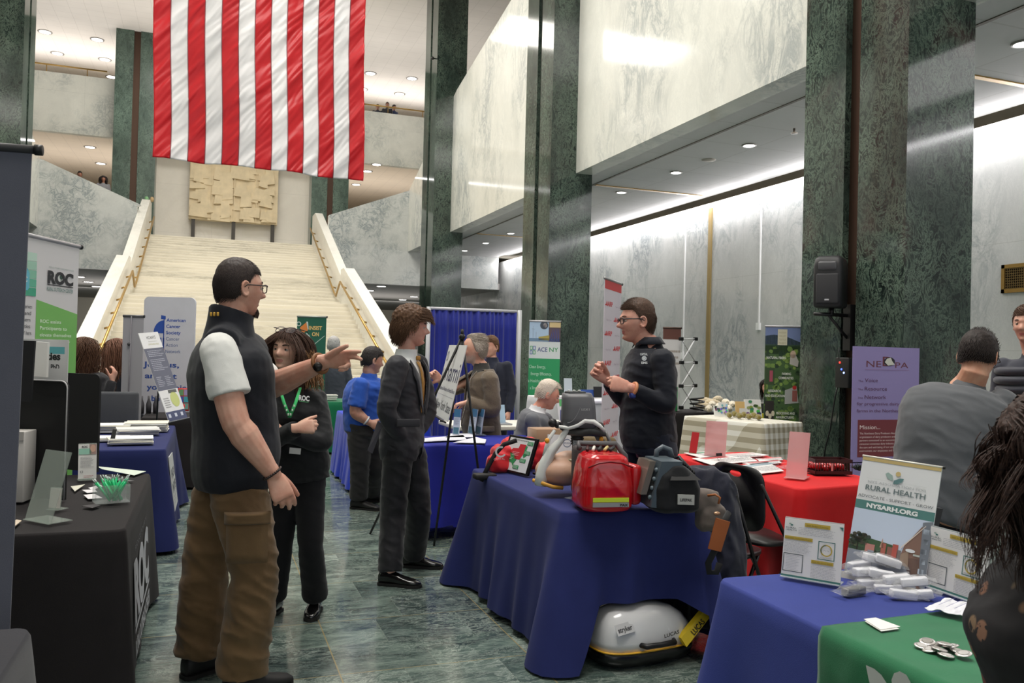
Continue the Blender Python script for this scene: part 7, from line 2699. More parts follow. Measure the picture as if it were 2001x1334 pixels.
  n = len(me.polygons)
  idx = np.zeros(n, dtype=np.int32)
  mats = [skin(skinc)]
  cen = np.empty(n * 3)
  me.polygons.foreach_get('center', cen)
  cen = cen.reshape(-1, 3)
  loc = ((cen - c) @ A.T) / H.s
  if features and lipmat:
   mats.append(flat(lips, 0.45))
   li = (loc[:, 1] > 0.07) & (np.abs(loc[:, 0]) < 0.021 - 0.6 * np.abs(loc[:, 2] + 0.0622)) & (loc[:, 2] < -0.0535) & (loc[:, 2] > -0.0715)
   idx[li] = 1
  if stubble:
   mats.append(stubble)
   k = len(mats) - 1
   jt = np.random.default_rng(5).random(n) ** 2
   z, x, y = loc[:, 2] + jt * 0.02, np.abs(loc[:, 0]), loc[:, 1] - jt * 0.02
   beard = (y > -0.005) & (z < -0.038 - 0.25 * (0.03 - x) * (x < 0.03)) & (z > -0.135) & (y > 0.0 + 0.0) & (idx == 0)
   side_ = (y > -0.005) & (y < 0.035) & (x > 0.05) & (z < -0.005) & (z > -0.13)
   mous = (x < 0.03) & (y > 0.08) & (z < -0.046) & (z > -0.054)
   idx[(beard & (z < -0.05)) | mous] = k
  return finish(me, 'body', self.e, mats, idx)
 def eyes(self, iris=(60, 44, 32), brow=(50, 36, 28), lid=None, fem=0):
  H = self.H
  for s in (1, -1):
   c = H.w((0.031 * s, 0.0755, 0.003))
   mb = MB().mat(flat((178, 168, 160), 0.25)).ball(c, 0.0125 * H.s, 14, 10)
   o = mb.build('eye', self.e)
   mb = MB().mat(flat(iris, 0.2)).ball(H.w((0.031 * s, 0.0823, 0.0025)), 0.0072 * H.s, 10, 8)
   mb.build('iris', o)
   if lid:
    MB().mat(skin(lid)).ball(H.w((0.031 * s, 0.0750, 0.0066)), 0.0128 * H.s, 14, 10).build('eyelid', self.e)
   pts = [H.w((s * (0.014 + 0.034 * t), 0.0945 - 0.012 * t * t - 0.004 * t, 0.021 + 0.006 * sin(t * 2.6))) for t in (0, 0.25, 0.5, 0.75, 1)]
   MB().mat(flat(brow, 0.8)).tube(pts, [0.0028 * H.s, 0.0036 * H.s, 0.0034 * H.s, 0.0026 * H.s, 0.0012 * H.s], 6, flat_=1.3).build('eyebrow', self.e)
 def glasses(self, c=(28, 26, 28), lens=True, r=0.0022, up=0.0, back=0.0, tilt=0.0, w=0.0245, hgt=0.0165):
  H = self.H
  e = MB().mat(flat(c, 0.3))
  g = []
  for s in (1, -1):
   ring = []
   for k in range(21):
    a = 2 * pi * k / 20
    x = 0.0335 * s + w * abs(cos(a)) ** 0.6 * (1 if cos(a) > 0 else -1)
    z = 0.000 + hgt * abs(sin(a)) ** 0.6 * (1 if sin(a) > 0 else -1)
    ring.append(H.w((x, 0.104 - back - abs(x) * 0.12 + tilt * z, z + up)))
   e.tube(ring, r * H.s, 6, cap=False)
   e.tube([H.w((0.057 * s, 0.0985 - back, 0.008 + up)), H.w((0.080 * s, 0.088 - back, 0.010 + up)), H.w((0.083 * s, 0.0 - back, 0.010 + up)), H.w((0.081 * s, -0.018 - back, -0.004 + up))], [r * 1.2 * H.s, r * 1.2 * H.s, r * H.s, r * H.s], 6)
   g.append(ring)
  e.tube([H.w((0.010, 0.105 - back, 0.004 + up)), H.w((0, 0.108 - back, 0.006 + up)), H.w((-0.010, 0.105 - back, 0.004 + up))], r * H.s, 6)
  o = e.build('eyeglasses', self.e)
  if lens:
   mb = MB().mat(flat((230, 235, 240), 0.02, alpha=0.05))
   for ring in g:
    mb.add(ring[:-1], [tuple(range(len(ring) - 1))], False)
   mb.build('lenses', o)
  return o
 def hairshell(self, hfun, mats, name='hair', jitter=0.0012, seed=0, nu=150, nv=110, fem=0, full=0, scale=(18, 18, 18)):
  """shell over the skull; hfun(d, p) -> offset in metres (<=0: no hair there)"""
  H = self.H
  d, p, fs = head_points(nu, nv, fem, 0.0, full)
  off = hfun(d, p)
  nrm = d / np.array([0.076, 0.098, 0.118])
  nrm /= np.linalg.norm(nrm, axis=1)[:, None]
  j = np.array([mnoise.noise(Vector((a[0] * scale[0] * 7 + seed, a[1] * scale[1] * 7, a[2] * scale[2] * 3))) for a in p])
  o2 = np.where(off > 0, off + jitter * j * 2 * np.clip(off / 0.01, 0, 1), off)
  q = p + nrm * (np.maximum(o2, -0.004))[:, None]
  A, c = H.arr()
  w = q @ A * H.s + c
  keep = off > 0
  fs = [f for f in fs if sum(keep[i] for i in f) >= 2]
  used = sorted({i for f in fs for i in f})
  mp = {o: i for i, o in enumerate(used)}
  mb = MB().mat(mats)
  mb.add([Vector(w[i]) for i in used], [tuple(mp[i] for i in f) for f in fs], True)
  return mb
 def strands(self, mb, roots, comb, length, lift=0.004, r=0.0012, steps=6, grav=0.0, rnd=0.25, seed=1, clump=None, curl=0.0, base=0.003, tipr=0.35, keep_out=True, fz=None):
  H = self.H
  rg = np.random.default_rng(seed)
  for dl in roots:
   dv = np.array(dl) / np.linalg.norm(dl)
   p = head_shape(dv[None, :], 0, 0.0)[0]
   n = dv / np.array([0.076, 0.098, 0.118])
   n /= np.linalg.norm(n)
   L = length(dv) * (0.8 + 0.4 * rg.random())
   st = L / steps
   pts = [p + n * base]
   t = np.array(comb(dv, p), float)
   t = t + rg.normal(0, rnd, 3)
   cur = pts[0] + n * lift * 0.4
   ph = rg.random() * 6.28
   pts.append(cur + t / (np.linalg.norm(t) + 1e-9) * st * 0.5 + n * lift * 0.5)
   cur = pts[-1]
   for k in range(steps):
    v = np.array(comb(cur / (np.linalg.norm(cur / np.array([0.076, 0.098, 0.118])) * np.array([0.076, 0.098, 0.118])), cur), float)
    v = v / (np.linalg.norm(v) + 1e-9) * 0.6 + t / (np.linalg.norm(t) + 1e-9) * 0.4
    v[2] -= grav * (k + 1) / steps
    if curl:
     v[0] += curl * sin(ph + k * 1.3)
     v[1] += curl * cos(ph + k * 1.1)
    v = v / (np.linalg.norm(v) + 1e-9)
    nx = cur + v * st
    if keep_out:
     e = nx / (np.array([0.076, 0.098, 0.118]) + base + lift)
     m = np.linalg.norm(e)
     if m < 1 and nx[2] > -0.075:
      nx = nx / m
    if fz and nx[1] > 0.045 and abs(nx[0]) < 0.054 and nx[2] < fz:
     if pts[0][1] > 0.05 and abs(pts[0][0]) < 0.035:
      break
     nx[0] = 0.056 * (1 if nx[0] > 0 else -1)
    cur = nx
    t = v
    pts.append(cur)
   n_ = len(pts)
   mb.tube([H.w(q) for q in pts], [r * H.s * (1 - (1 - tipr) * (i / (n_ - 1)) ** 1.5) for i in range(n_)], 4, cap=False)
 def garment(self, build, name, mats, vox=0.009, smooth=5, amp=0.004, wscale=(9, 9, 22), seed=0.0, cut=None, thick=0.0, sel=None, plane=None):
  mb = MB()
  build(mb)
  me = remesh(mb, vox, smooth, 0.6)
  if amp:
   wrinkle(me, amp, wscale, seed)
  if cut:
   bm = bmesh.new()
   bm.from_mesh(me)
   kill = [f for f in bm.faces if cut(f.calc_center_median())]
   bmesh.ops.delete(bm, geom=kill, context='FACES')
   bm.to_mesh(me)
   bm.free()
  if plane:
   bm = bmesh.new()
   bm.from_mesh(me)
   bmesh.ops.bisect_plane(bm, geom=bm.verts[:] + bm.edges[:] + bm.faces[:], plane_co=plane[0], plane_no=plane[1], clear_outer=True)
   bm.to_mesh(me)
   bm.free()
  idx = None
  if sel:
   idx = np.array([sel(p.center) for p in me.polygons], dtype=np.int32)
  o = finish(me, name, self.e, mats if isinstance(mats, list) else [mats], idx)
  if thick:
   m = o.modifiers.new('thickness', 'SOLIDIFY')
   m.thickness = thick
   m.offset = 0
  return o
 def trousers(self, legs, m, waist=0.06, grow=0.012, hem=0.085, knee=0.066, thigh=0.098, amp=0.006, vox=0.009, belly=0.0, seed=0.0, top=0.12, wide=1.0, deep=1.0, bottom=0.02, wscale=(8, 8, 16)):
  S = self.S
  def b(mb):
   mb.loft(self.torso_secs(grow, -0.10, top, belly=belly, wide=wide, deep=deep), 24, 2.3)
   for h, k, a in legs:
    d = (a - k).normalized()
    o, r = spline([h, k, a + Vector((0, 0, bottom))], [thigh * S, knee * S, hem * S * 0.92], 8)
    mb.tube(o, r, 20)
    mb.ball(h, thigh * S * 0.98, 16, 12)
    mb.ball(k, knee * S, 14, 10)
  return self.garment(b, 'trousers', m, vox, 5, amp, wscale, seed)
 def shoes(self, feet, m=None, sole=None, L=0.285, point=0.75, h=0.075, w=0.048):
  for A, toe in feet:
   mb = MB().mat(m or flat((16, 15, 16), 0.2, coat=0.5))
   shoe_mesh(mb, A, toe, L * self.S, h, w, 0.0, point)
   o = mb.build('shoe', self.e)
   mb = MB().mat(sole or flat((20, 18, 18), 0.6))
   sole_mesh(mb, A, toe, L * self.S, w * 1.05)
   mb.build('sole', o)
def fib(n, seed=0, zmin=-1.0):
 out = []
 ga = pi * (3 - sqrt(5))
 for i in range(n):
  z = 1 - 2 * (i + 0.5) / n
  r = sqrt(1 - z * z)
  a = ga * i + seed
  if z > zmin:
   out.append((r * cos(a), r * sin(a), z))
 return out
def short_hair(F_, col, col2, front=0.055, side=0.02, back=-0.045, top=0.016, sidet=0.006, comb=(0, 1, 0.2), L=0.03, n=2600, r=0.0012, recede=0.0, seed=1, rnd=0.3, lift=0.004, temple=0.0):
 """cropped hair; front: hairline height at the forehead, back: at the nape"""
 m = hairmat(col, col2)
 def hf(d, p):
  x, y, z = p[:, 0], p[:, 1], p[:, 2]
  ax = np.abs(x)
  line = np.where(y > 0.02, front + recede * g_(ax - 0.045, 0.02) - 0.25 * np.clip(ax - 0.055, 0, 1), 0)
  t = np.clip((0.02 - y) / 0.06, 0, 1)
  sd = side + (back - side) * t
  # in front of the ear keep a small sideburn
  ly = sst(y, 0.0, 0.05)
  line = np.where(y > 0.0, sd * (1 - ly) + np.maximum(front + recede * g_(ax - 0.045, 0.022), front) * ly, sd)
  h = z - line
  o = np.clip(h / 0.03, 0, 1)
  up = sst(z, 0.03, 0.09)
  return np.where(h > 0, (sidet * (1 - up) + top * up) * (0.35 + 0.65 * o), -1)
 mb = F_.hairshell(hf, m, seed=seed)
 roots = []
 for d in fib(n, seed):
  dv = np.array([d])
  p = head_shape(dv, 0, 0.0)
  if hf(dv, p)[0] > 0:
   roots.append(d)
 c = np.array(comb, float)
 def cf(d, p):
  up = max(0, min(1, (p[2] - 0.03) / 0.05))
  dn = np.array([0, -0.5, -0.9])
  v = c * up + dn * (1 - up)
  return v
 F_.strands(mb, roots, cf, lambda d: (0.45 + 0.55 * max(0, d[2])) * L, lift, r, 4, 0.0, rnd, seed, base=max(0.002, sidet * 0.6))
 return mb.build('hair', F_.e)
SK = (206, 158, 138)
SK2 = (214, 170, 150)
M_DARKJ = cloth((52, 52, 56), 0.7, 0.1, sheen=0.1, bs=0.3)
def fl(px, py):
 return onZ(px, py, 0.0)
def up(v, h):
 return Vector((v.x, v.y, h))
# ---------------------------------------------------------------- 1 man in the black vest, pointing
def man_vest():
 D = 3.72
 F_ = Fig('person in a black vest, white polo and tan cargo trousers, pointing to the right', fl(445, 1335), vox=0.0042)
 hd = 66
 pv, nb = at(455, 915, D), at(448, 652, D)
 F_.set(pv, nb, 78, 72, 1.1, 0.20)
 H = Frame(at(466, 562, D), hd, 0, 0, 1.08)
 # arms: right one hangs nearest the camera, left one points right
 sR, sL = at(428, 686, D - 0.22), at(484, 696, D + 0.22)
 F_.shR, F_.shL = sR, sL
 eR, wR = at(462, 828, D - 0.27), at(535, 928, D - 0.22)
 eL, wL = at(524, 758, D + 0.22), at(636, 705, D + 0.02)
 aR, aL = fl(470, 1362), fl(388, 1318)
 aR, aL = up(aR, 0.09), up(aL, 0.09)
 kR, kL = at(497, 1118, D - 0.14), at(402, 1105, D + 0.08)
 hR, hL = at(468, 968, D - 0.09), at(432, 965, D + 0.1)
 legs = [(hR, kR, aR), (hL, kL, aL)]
 F_.body(H, [(sR, eR, wR), (sL, eL, wL)], legs, SK, full=0.3, stubble=None, necks=0.06, armr=1.22,
   hands=[dict(W=wR, d=cv(0.42, -0.9, -0.05), nrm=cv(-0.45, -0.2, 0.9), side=1, curl=(0.35, 0.42, 0.5, 0.55), thumb=(0.45, 0.4, 0.2), s=1.12, spread=0.05),
    dict(W=wL, d=cv(0.99, 0.08, -0.1), nrm=cv(0.0, -0.45, -0.9), side=-1, curl=((0.08, 0.08, 0.05), (0.2, 0.35, 0.2), (0.9, 1.3, 0.8), (1.0, 1.4, 0.8)), thumb=(0.5, 0.2, 0.0), s=1.12, spread=0.03)])
 F_.eyes((60, 44, 32), (60, 46, 40), SK)
 F_.glasses((40, 36, 38), r=0.0021)
 short_hair(F_, (34, 28, 27), (74, 62, 58), front=0.058, side=0.012, back=-0.055, top=0.008, sidet=0.002, comb=(0, 0.8, 0.1), L=0.014, n=4200, seed=3, lift=0.002, rnd=0.15)
 # goatee
 mb = MB().mat(hairmat((52, 40, 34), (96, 76, 64)))
 rr = random.Random(4)
 for k in range(520):
  a = rr.uniform(-1.0, 1.0)
  z = rr.uniform(-0.112, -0.078)
  x = 0.026 * a
  y = 0.088 - 0.016 * a * a - abs(z + 0.092) * 0.35
  p0 = H.w((x, y - 0.003, z))
  mb.tube([p0, H.w((x, y + 0.006, z - 0.012))], [0.0011, 0.0006], 4, cap=False)
 mb.build('beard', F_.e)
 # polo: torso, collar and short sleeves
 mw = cloth((226, 226, 222), 0.8, 0.03)
 def shirt(mb):
  mb.loft(F_.torso_secs(0.0, 0.0, 0.93, belly=0.01), 24, 2.3)
  for s, e, k in ((sR, eR, 0.62), (sL, eL, 0.75)):
   tip = s.lerp(e, k)
   q = 1.0 if s is sR else 0.84
   o, r = spline([s.lerp(F_.nb, 0.3) - Vector((0, 0, .05)), s, tip], [0.07 * q, 0.079 * q, 0.088], 6)
   mb.tube(o, r, 20)
   mb.ball(s, 0.076 * q, 16, 12)
 F_.garment(shirt, 'polo_shirt', mw, 0.008, 5, 0.007, (9, 9, 9), 2.0)
 mv = cloth((24, 26, 34), 0.65, 0.15, sheen=0.1)
 def vest(mb):
  mb.loft(F_.torso_secs(0.028, -0.13, 0.96, belly=0.035, wide=1.12, deep=1.08), 28, 2.3)
  c = F_.nb
  mb.tube([c - F_.tup * 0.05, c + F_.tup * 0.05 + F_.tf * 0.008, c + F_.tup * 0.12 + F_.tf * 0.015], [0.12, 0.097, 0.096], 24)
  for s, k, r in ((sR, 0.18, .074), (sL, 0.0, .1)):
   mb.tube([s.lerp(c, k) + Vector((0, 0, 0.012)), c - F_.tup * 0.03], [r, 0.09], 16)
 col = F_.nb + F_.tup * 0.085
 F_.garment(vest, 'vest', mv, 0.008, 5, 0.005, (7, 7, 9), 5.0, plane=(F_.nb + F_.tup * 0.105, F_.tup + F_.tf * 0.35), thick=0.006)
 # lettering on the back of the collar and on the chest
 mb = MB().mat(flat((206, 160, 60), 0.6))
 for k in range(3):
  an = radians(-118 - 9 * k)
  q = F_.nb + F_.tup * 0.085 + (F_.tf * sin(an) + F_.tr * cos(an) * -1) * 0.107
  mb.bbox(q, (0.010, 0.010, 0.018), 0.003)
 mb.build('gold_lettering', F_.e)
 # cargo trousers
 mt = cloth((108, 84, 56), 0.75, 0.14, sheen=0.15)
 tr = F_.trousers(legs, mt, hem=0.11, knee=0.092, thigh=0.115, amp=0.016, belly=0.0, seed=3.0, wide=1.06, deep=1.06, top=-0.01, wscale=(7, 7, 13))
 # cargo pocket on the near thigh
 o_ = at(480, 1010, D - 0.26)
 dx, dz, dn = cv(1, 0.0, 0.1), cv(-0.03, -1, 0.08), cv(0.05, 0.05, -1)
 mb = MB().mat(mt)
 for (a0, a1, b0, b1, th) in ((-0.085, 0.085, 0.02, 0.20, 0.022), (-0.095, 0.095, -0.02, 0.035, 0.032)):
  n = 12
  vs, fs = [], []
  for j in range(n + 1):
   for i in range(n + 1):
    a, b_ = a0 + (a1 - a0) * i / n, b0 + (b1 - b0) * j / n
    ed = min(i, n - i, j, n - j) / 2.0
    h = th * min(1, ed) ** 0.5 - 0.9 * a * a * 3 + 0.003 * mnoise.noise(Vector((a * 40, b_ * 40, 1)))
    vs.append(o_ + dx * a + dz * b_ + dn * (h - 0.004))
  for j in range(n):
   for i in range(n):
    k = j * (n + 1) + i
    fs.append((k, k + 1, k + n + 2, k + n + 1))
  mb.add(vs, fs, True)
 mb.build('cargo_pocket', tr)
 F_.shoes([(aR, heading(66)), (aL, heading(60))], flat((18, 17, 18), 0.6), L=0.29, h=0.085, w=0.052, point=1.0)
 # watch and bracelet
 ax = (wL - eL).normalized()
 c = wL - ax * 0.035
 a_ = ax.orthogonal().normalized()
 b_ = ax.cross(a_)
 e_ = MB().mat(flat((126, 82, 44), 0.6)).tube([c + (a_ * cos(t) + b_ * sin(t)) * 0.043 for t in np.linspace(0, 2 * pi, 25)], 0.009, 8, cap=False).build('watch_strap', F_.e)
 MB().mat(flat((30, 26, 24), 0.3)).cyl(c + cv(0, -0.3, -1) * 0.04, c + cv(0, -0.3, -1) * 0.056, 0.020).build('watch_case', e_)
 ax = (wR - eR).normalized()
 c = wR - ax * 0.01
 a_ = ax.orthogonal().normalized()
 b_ = ax.cross(a_)
 mb = MB().mat(flat((70, 62, 60), 0.25, metal=0.8))
 for k in range(26):
  t = 2 * pi * k / 26
  mb.ball(c + (a_ * cos(t) + b_ * sin(t)) * 0.040, 0.0058, 8, 6)
 mb.build('bracelet', F_.e)
man_vest()
# ---------------------------------------------------------------- 2 woman with folded arms
def long_hair(F_, col, col2, n=900, L=0.30, part=0.0, wave=0.05, seed=1, bangs=False, r=0.0028, back=1.0, frontz=0.05, mid=None, grav=0.9, side=1.0, spread=0.35, top=0.014):
 m = hairmat(col, col2)
 def hf(d, p):
  x, y, z = p[:, 0], p[:, 1], p[:, 2]
  ly = sst(y, 0.01, 0.06)
  line = -0.085 * (1 - ly) + frontz * ly
  return np.where(z > line, top, -1)
 mb = F_.hairshell(hf, m, seed=seed, jitter=0.002)
 roots = []
 for d in fib(n, seed):
  p = head_shape(np.array([d]), 0, 0.0)
  if hf(np.array([d]), p)[0] > 0:
   roots.append(d)
 def cf(d, p):
  x, y, z = p
  s = 1 if x > part else -1
  h = max(0, min(1, (z - 0.02) / 0.09))
  v = np.array([s * (0.9 * h + 0.10) * spread * 2.6, -0.15 * h, -1.0 + 0.5 * h])
  if bangs and y > 0.04 and z > 0.0:
   v = np.array([0.75 * s * min(1.6, abs(x) / 0.03) + 0.1, 0.5, -1.0])
  return v
 def lf(d):
  if bangs and d[1] > 0.62 and d[2] > 0.25:
   return 0.052 if abs(d[0]) < 0.45 else 0.11
  return L * (0.75 + 0.35 * (1 - max(0, d[2])))
 F_.strands(mb, roots, cf, lf, 0.006, r, 11, grav * 0.4, 0.16, seed, curl=wave, base=top * 0.8, fz=0.03 if bangs else 0.05)
 return mb
def woman_lanyard():
 D = 4.65
 F_ = Fig('person with brown hair and bangs, arms folded, black jacket and green lanyard', fl(600, 1220), vox=0.0045)
 pv, nb = at(583, 905, D), at(566, 752, D)
 F_.set(pv, nb, 198, 196, 0.93, 0.18)
 H = Frame(at(563, 686, D - 0.02), 214, 6, 3, 0.98)
 sR, sL = at(522, 782, D), at(618, 780, D + 0.03)
 F_.shR, F_.shL = sR, sL
 eR, wR = at(520, 862, D - 0.12), at(578, 838, D - 0.27)
 eL, wL = at(630, 862, D - 0.1), at(556, 848, D - 0.22)
 aL, aR = up(fl(615, 1198), 0.08), up(fl(533, 1200), 0.08)
 kL, kR = at(607, 1062, D - 0.03), at(548, 1060, D)
 hL, hR = at(606, 925, D), at(558, 925, D)
 legs = [(hR, kR, aR), (hL, kL, aL)]
 F_.body(H, [(sR, eR, wR), (sL, eL, wL)], legs, (216, 172, 152), fem=1.0, full=0.15, lips=(196, 128, 118), necks=0.052, armr=0.78,
   hands=[dict(W=at(580, 836, D - 0.28), d=cv(0.95, 0.1, 0.1), nrm=cv(0.1, -0.3, 1), side=1, curl=(0.7, 0.8, 0.85, 0.9), thumb=(0.5, 0.3, 0.2), s=0.92),
    dict(W=wL, d=cv(-0.9, -0.1, 0.3), nrm=cv(0, 0, 1), side=-1, curl=(0.8, 0.8, 0.8, 0.8), s=0.9)])
 F_.eyes((44, 34, 28), (74, 52, 42), (204, 156, 136))
 mb = long_hair(F_, (40, 26, 22), (92, 62, 46), n=2400, L=0.27, wave=0.06, seed=5, bangs=True, r=0.0018, frontz=0.06, spread=0.42, top=0.016)
 mb.build('hair', F_.e)
 # lighter ends over her left shoulder
 mb = MB().mat(hairmat((92, 62, 42), (166, 124, 84)))
 rr = random.Random(8)
 for k in range(150):
  a = at(600 + rr.uniform(-12, 14), 700 + rr.uniform(-20, 20), D - 0.06 + rr.uniform(-.03, .04))
  b_ = at(610 + rr.uniform(-14, 24), 752 + rr.uniform(-10, 14), D - 0.10 + rr.uniform(-.03, .03))
  c = (a + b_) / 2 + cv(1, 0, 0) * rr.uniform(-.01, .03)
  mb.tube([a, c, b_], [0.0022, 0.0026, 0.001], 4, cap=False)
 mb.build('hair_ends', F_.e)
 mj = cloth((26, 27, 30), 0.75, 0.15, sheen=0.15)
 def jk(mb):
  mb.loft(F_.torso_secs(0.012, -0.22, 0.93, belly=0.02, bust=0.035, wide=1.06, deep=1.0, flare=0.15), 26, 2.3)
  for s, e, w in ((sR, eR, wR), (sL, eL, wL)):
   o, r = spline([s, e, w], [0.062, 0.056, 0.044], 8)
   mb.tube(o, r, 18)
   mb.ball(s, 0.064, 16, 12)
   mb.ball(e, 0.056, 14, 10)
  mb.tube([F_.nb - F_.tup * 0.05, F_.nb + F_.tup * 0.035], [0.08, 0.062], 20)
 F_.garment(jk, 'jacket', mj, 0.0075, 5, 0.007, (9, 9, 18), 1.0)
 F_.trousers(legs, cloth((20, 20, 24), 0.8, 0.15), hem=0.088, knee=0.074, thigh=0.098, amp=0.005, seed=6.0, wide=1.02)
 F_.shoes([(aR, cv(-0.15, 0, -1)), (aL, cv(0.05, 0, -1))], L=0.25, h=0.07, w=0.043, point=0.8)
 # lanyard and badge
 mg = cloth((58, 186, 106), 0.6, 0.05)
 tip = at(566, 815, D - 0.235)
 mb = MB().mat(mg)
 for px, off in ((546, -0.02), (587, 0.02)):
  a = at(px, 757, D - 0.10)
  mid_ = at(px * 0.55 + 566 * 0.45, 787, D - 0.225)
  mb.tube([a, mid_, tip], 0.0095, 6, flat_=0.22, up=cv(0, 0, 1))
 lan = mb.build('lanyard', F_.e)
 mb = MB().mat(flat((214, 236, 220), 0.6))
 for px, k in ((546, 0), (587, 1)):
  mid_ = at(px * 0.55 + 566 * 0.45, 787, D - 0.232)
  for t in (0.2, 0.5, 0.8):
   mb.bbox(mid_.lerp(tip, t) + cv(0, 0, -1) * 0.004, (0.008, 0.003, 0.012), 0.001)
 mb.build('lanyard_print', lan)
 q = at(577, 879, D - 0.24)
 a = Art(q + cv(-.035, .02, 0) * 0.04, q + cv(.035, .022, 0) * 0.04, q + cv(-.03, -.022, 0) * 0.04)
 TL, TR, BL = at(566, 874, D - .235), at(588, 876, D - .235), at(567, 886, D - .235)
 slab(TL, TR, BL, 0.003, flat((220, 220, 220), 0.4), 'badge', F_.e)
 a = Art(at(583, 770, D - .205), at(606, 773, D - .16), at(583, 783, D - .212))
 a.text('ROC', 0.05, 0.85, 0.95, 0.75, (216, 220, 220), 0.04)
 a.rect(0.1, 0.98, 0.9, 1.08, (70, 140, 90))
 a.build('chest_logo', F_.e)
 # glasses pushed up on her head
 F_.glasses((52, 26, 34), True, 0.0022, up=0.114, back=0.040, tilt=-0.9)
woman_lanyard()
# ---------------------------------------------------------------- 3 young man in the dark suit
def suit_parts(F_, sleeves, mj, hem_t=-0.36, open_v=True, grow=0.016, amp=0.006, seed=1.0, belly=0.0, shirt=(226, 228, 228), vee=0.52, wide=1.06, slv=(0.066, 0.058, 0.047), flare=0.12, vox=0.008, deep=1.06, open_below=False):
 ms = cloth(shirt, 0.7, 0.03)
 def sh(mb):
  mb.loft(F_.torso_secs(0.002, 0.0, 0.95, belly=belly), 24, 2.3)
  mb.tube([F_.nb - F_.tup * 0.06, F_.nb + F_.tup * 0.02 + F_.tf * 0.004, F_.nb + F_.tup * 0.055 + F_.tf * 0.01], [0.09 * F_.S, 0.073 * F_.S, 0.070 * F_.S], 20)
 F_.garment(sh, 'shirt', ms, vox, 3, 0.001, cut=lambda p: (p - F_.nb).dot(F_.tup) > 0.034)
 def jk(mb):
  mb.loft(F_.torso_secs(grow, hem_t, 0.955, belly=belly, wide=wide, deep=deep, flare=flare), 28, 2.3)
  for j in sleeves:
   o, r = spline(list(j), [slv[0] * F_.S, slv[1] * F_.S, slv[2] * F_.S], 8)
   mb.tube(o, r, 18)
   mb.ball(j[0], slv[0] * 1.03 * F_.S, 16, 12)
   mb.ball(j[1], slv[1] * F_.S, 14, 10)
 def cut(p):
  x, y, t = F_.tl(p)
  if y > 0 and t > vee and abs(x) < 0.012 + 0.16 * (t - vee):
   return True
  if (p - F_.nb).dot(F_.tup) > 0.012 and (p - F_.nb).length < 0.12:
   return True
  if y > 0 and t < 0.0 and abs(x) < 0.03 + 0.12 * (-t):
   return True
  if y > 0 and open_below and abs(x) < 0.02 + 0.05 * abs(t - vee):
   return True
  if t < hem_t + 0.03:
   return True
  return False
 o = F_.garment(jk, 'jacket', mj, vox, 5, amp, (8, 8, 14), seed, cut=cut if open_v else None, thick=0.005)
 return o
def surf(F_, x, t, grow, belly=0.0, deep=1.06, front=True):
 """point on the front of the torso at side offset x and height t"""
 secs = F_.torso_secs(grow, t, t + 0.001, belly=belly, wide=1.06, deep=deep)
 c, r, f, rx, ry = secs[0]
 k = min(0.98, abs(x) / rx)
 y = ry * (1 - k ** 2.3) ** (1 / 2.3)
 return c + r * x + f * y * (1 if front else -1)
def lapels(F_, m, grow=0.02, vee=0.52, top=0.95, w=0.05, belly=0.0, parent=None, tie=None, tiew=0.03):
 for s in (1, -1):
  pts_i, pts_o = [], []
  for k in range(9):
   t = vee + (top - vee) * k / 8
   xi = s * (0.010 + 0.16 * (t - vee))
   ww = w * sin(pi * min(1, (k + 0.6) / 9)) ** 0.7
   if k == 6:
    ww *= 1.25
   xo = xi + s * ww
   tt = min(t, 0.93)
   a = surf(F_, xi, tt, grow + 0.004, belly)
   b_ = surf(F_, xo, tt - 0.01, grow + 0.012, belly)
   if t > 0.93:
    a += F_.tup * (t - 0.93) * 0.6
    b_ += F_.tup * (t - 0.93) * 0.3
   pts_i.append(a)
   pts_o.append(b_)
  mb = MB().mat(m)
  n = len(pts_i)
  mb.add(pts_i + pts_o, [(i, i + 1, n + i + 1, n + i) for i in range(n - 1)], True)
  o = mb.build('lapel', F_.e)
  md = o.modifiers.new('t', 'SOLIDIFY')
  md.thickness = 0.005
 if tie:
  mb = MB().mat(tie)
  L_, R_ = [], []
  for k in range(12):
   t = 0.93 - (0.93 - vee + 0.06) * k / 11
   ww = tiew * (0.55 + 0.6 * k / 11) * 0.5
   if k == 0:
    ww = tiew * 0.5
   L_.append(surf(F_, -ww, t, 0.008, belly) + F_.tf * 0.004)
   R_.append(surf(F_, ww, t, 0.008, belly) + F_.tf * 0.004)
  mb.add(L_ + R_, [(i, i + 1, 12 + i + 1, 12 + i) for i in range(11)], True)
  mb.bbox(surf(F_, 0, 0.94, 0.01, belly) + F_.tup * 0.015, (0.03, 0.03, 0.032), 0.01)
  o = mb.build('necktie', F_.e)
  o.modifiers.new('t', 'SOLIDIFY').thickness = 0.004
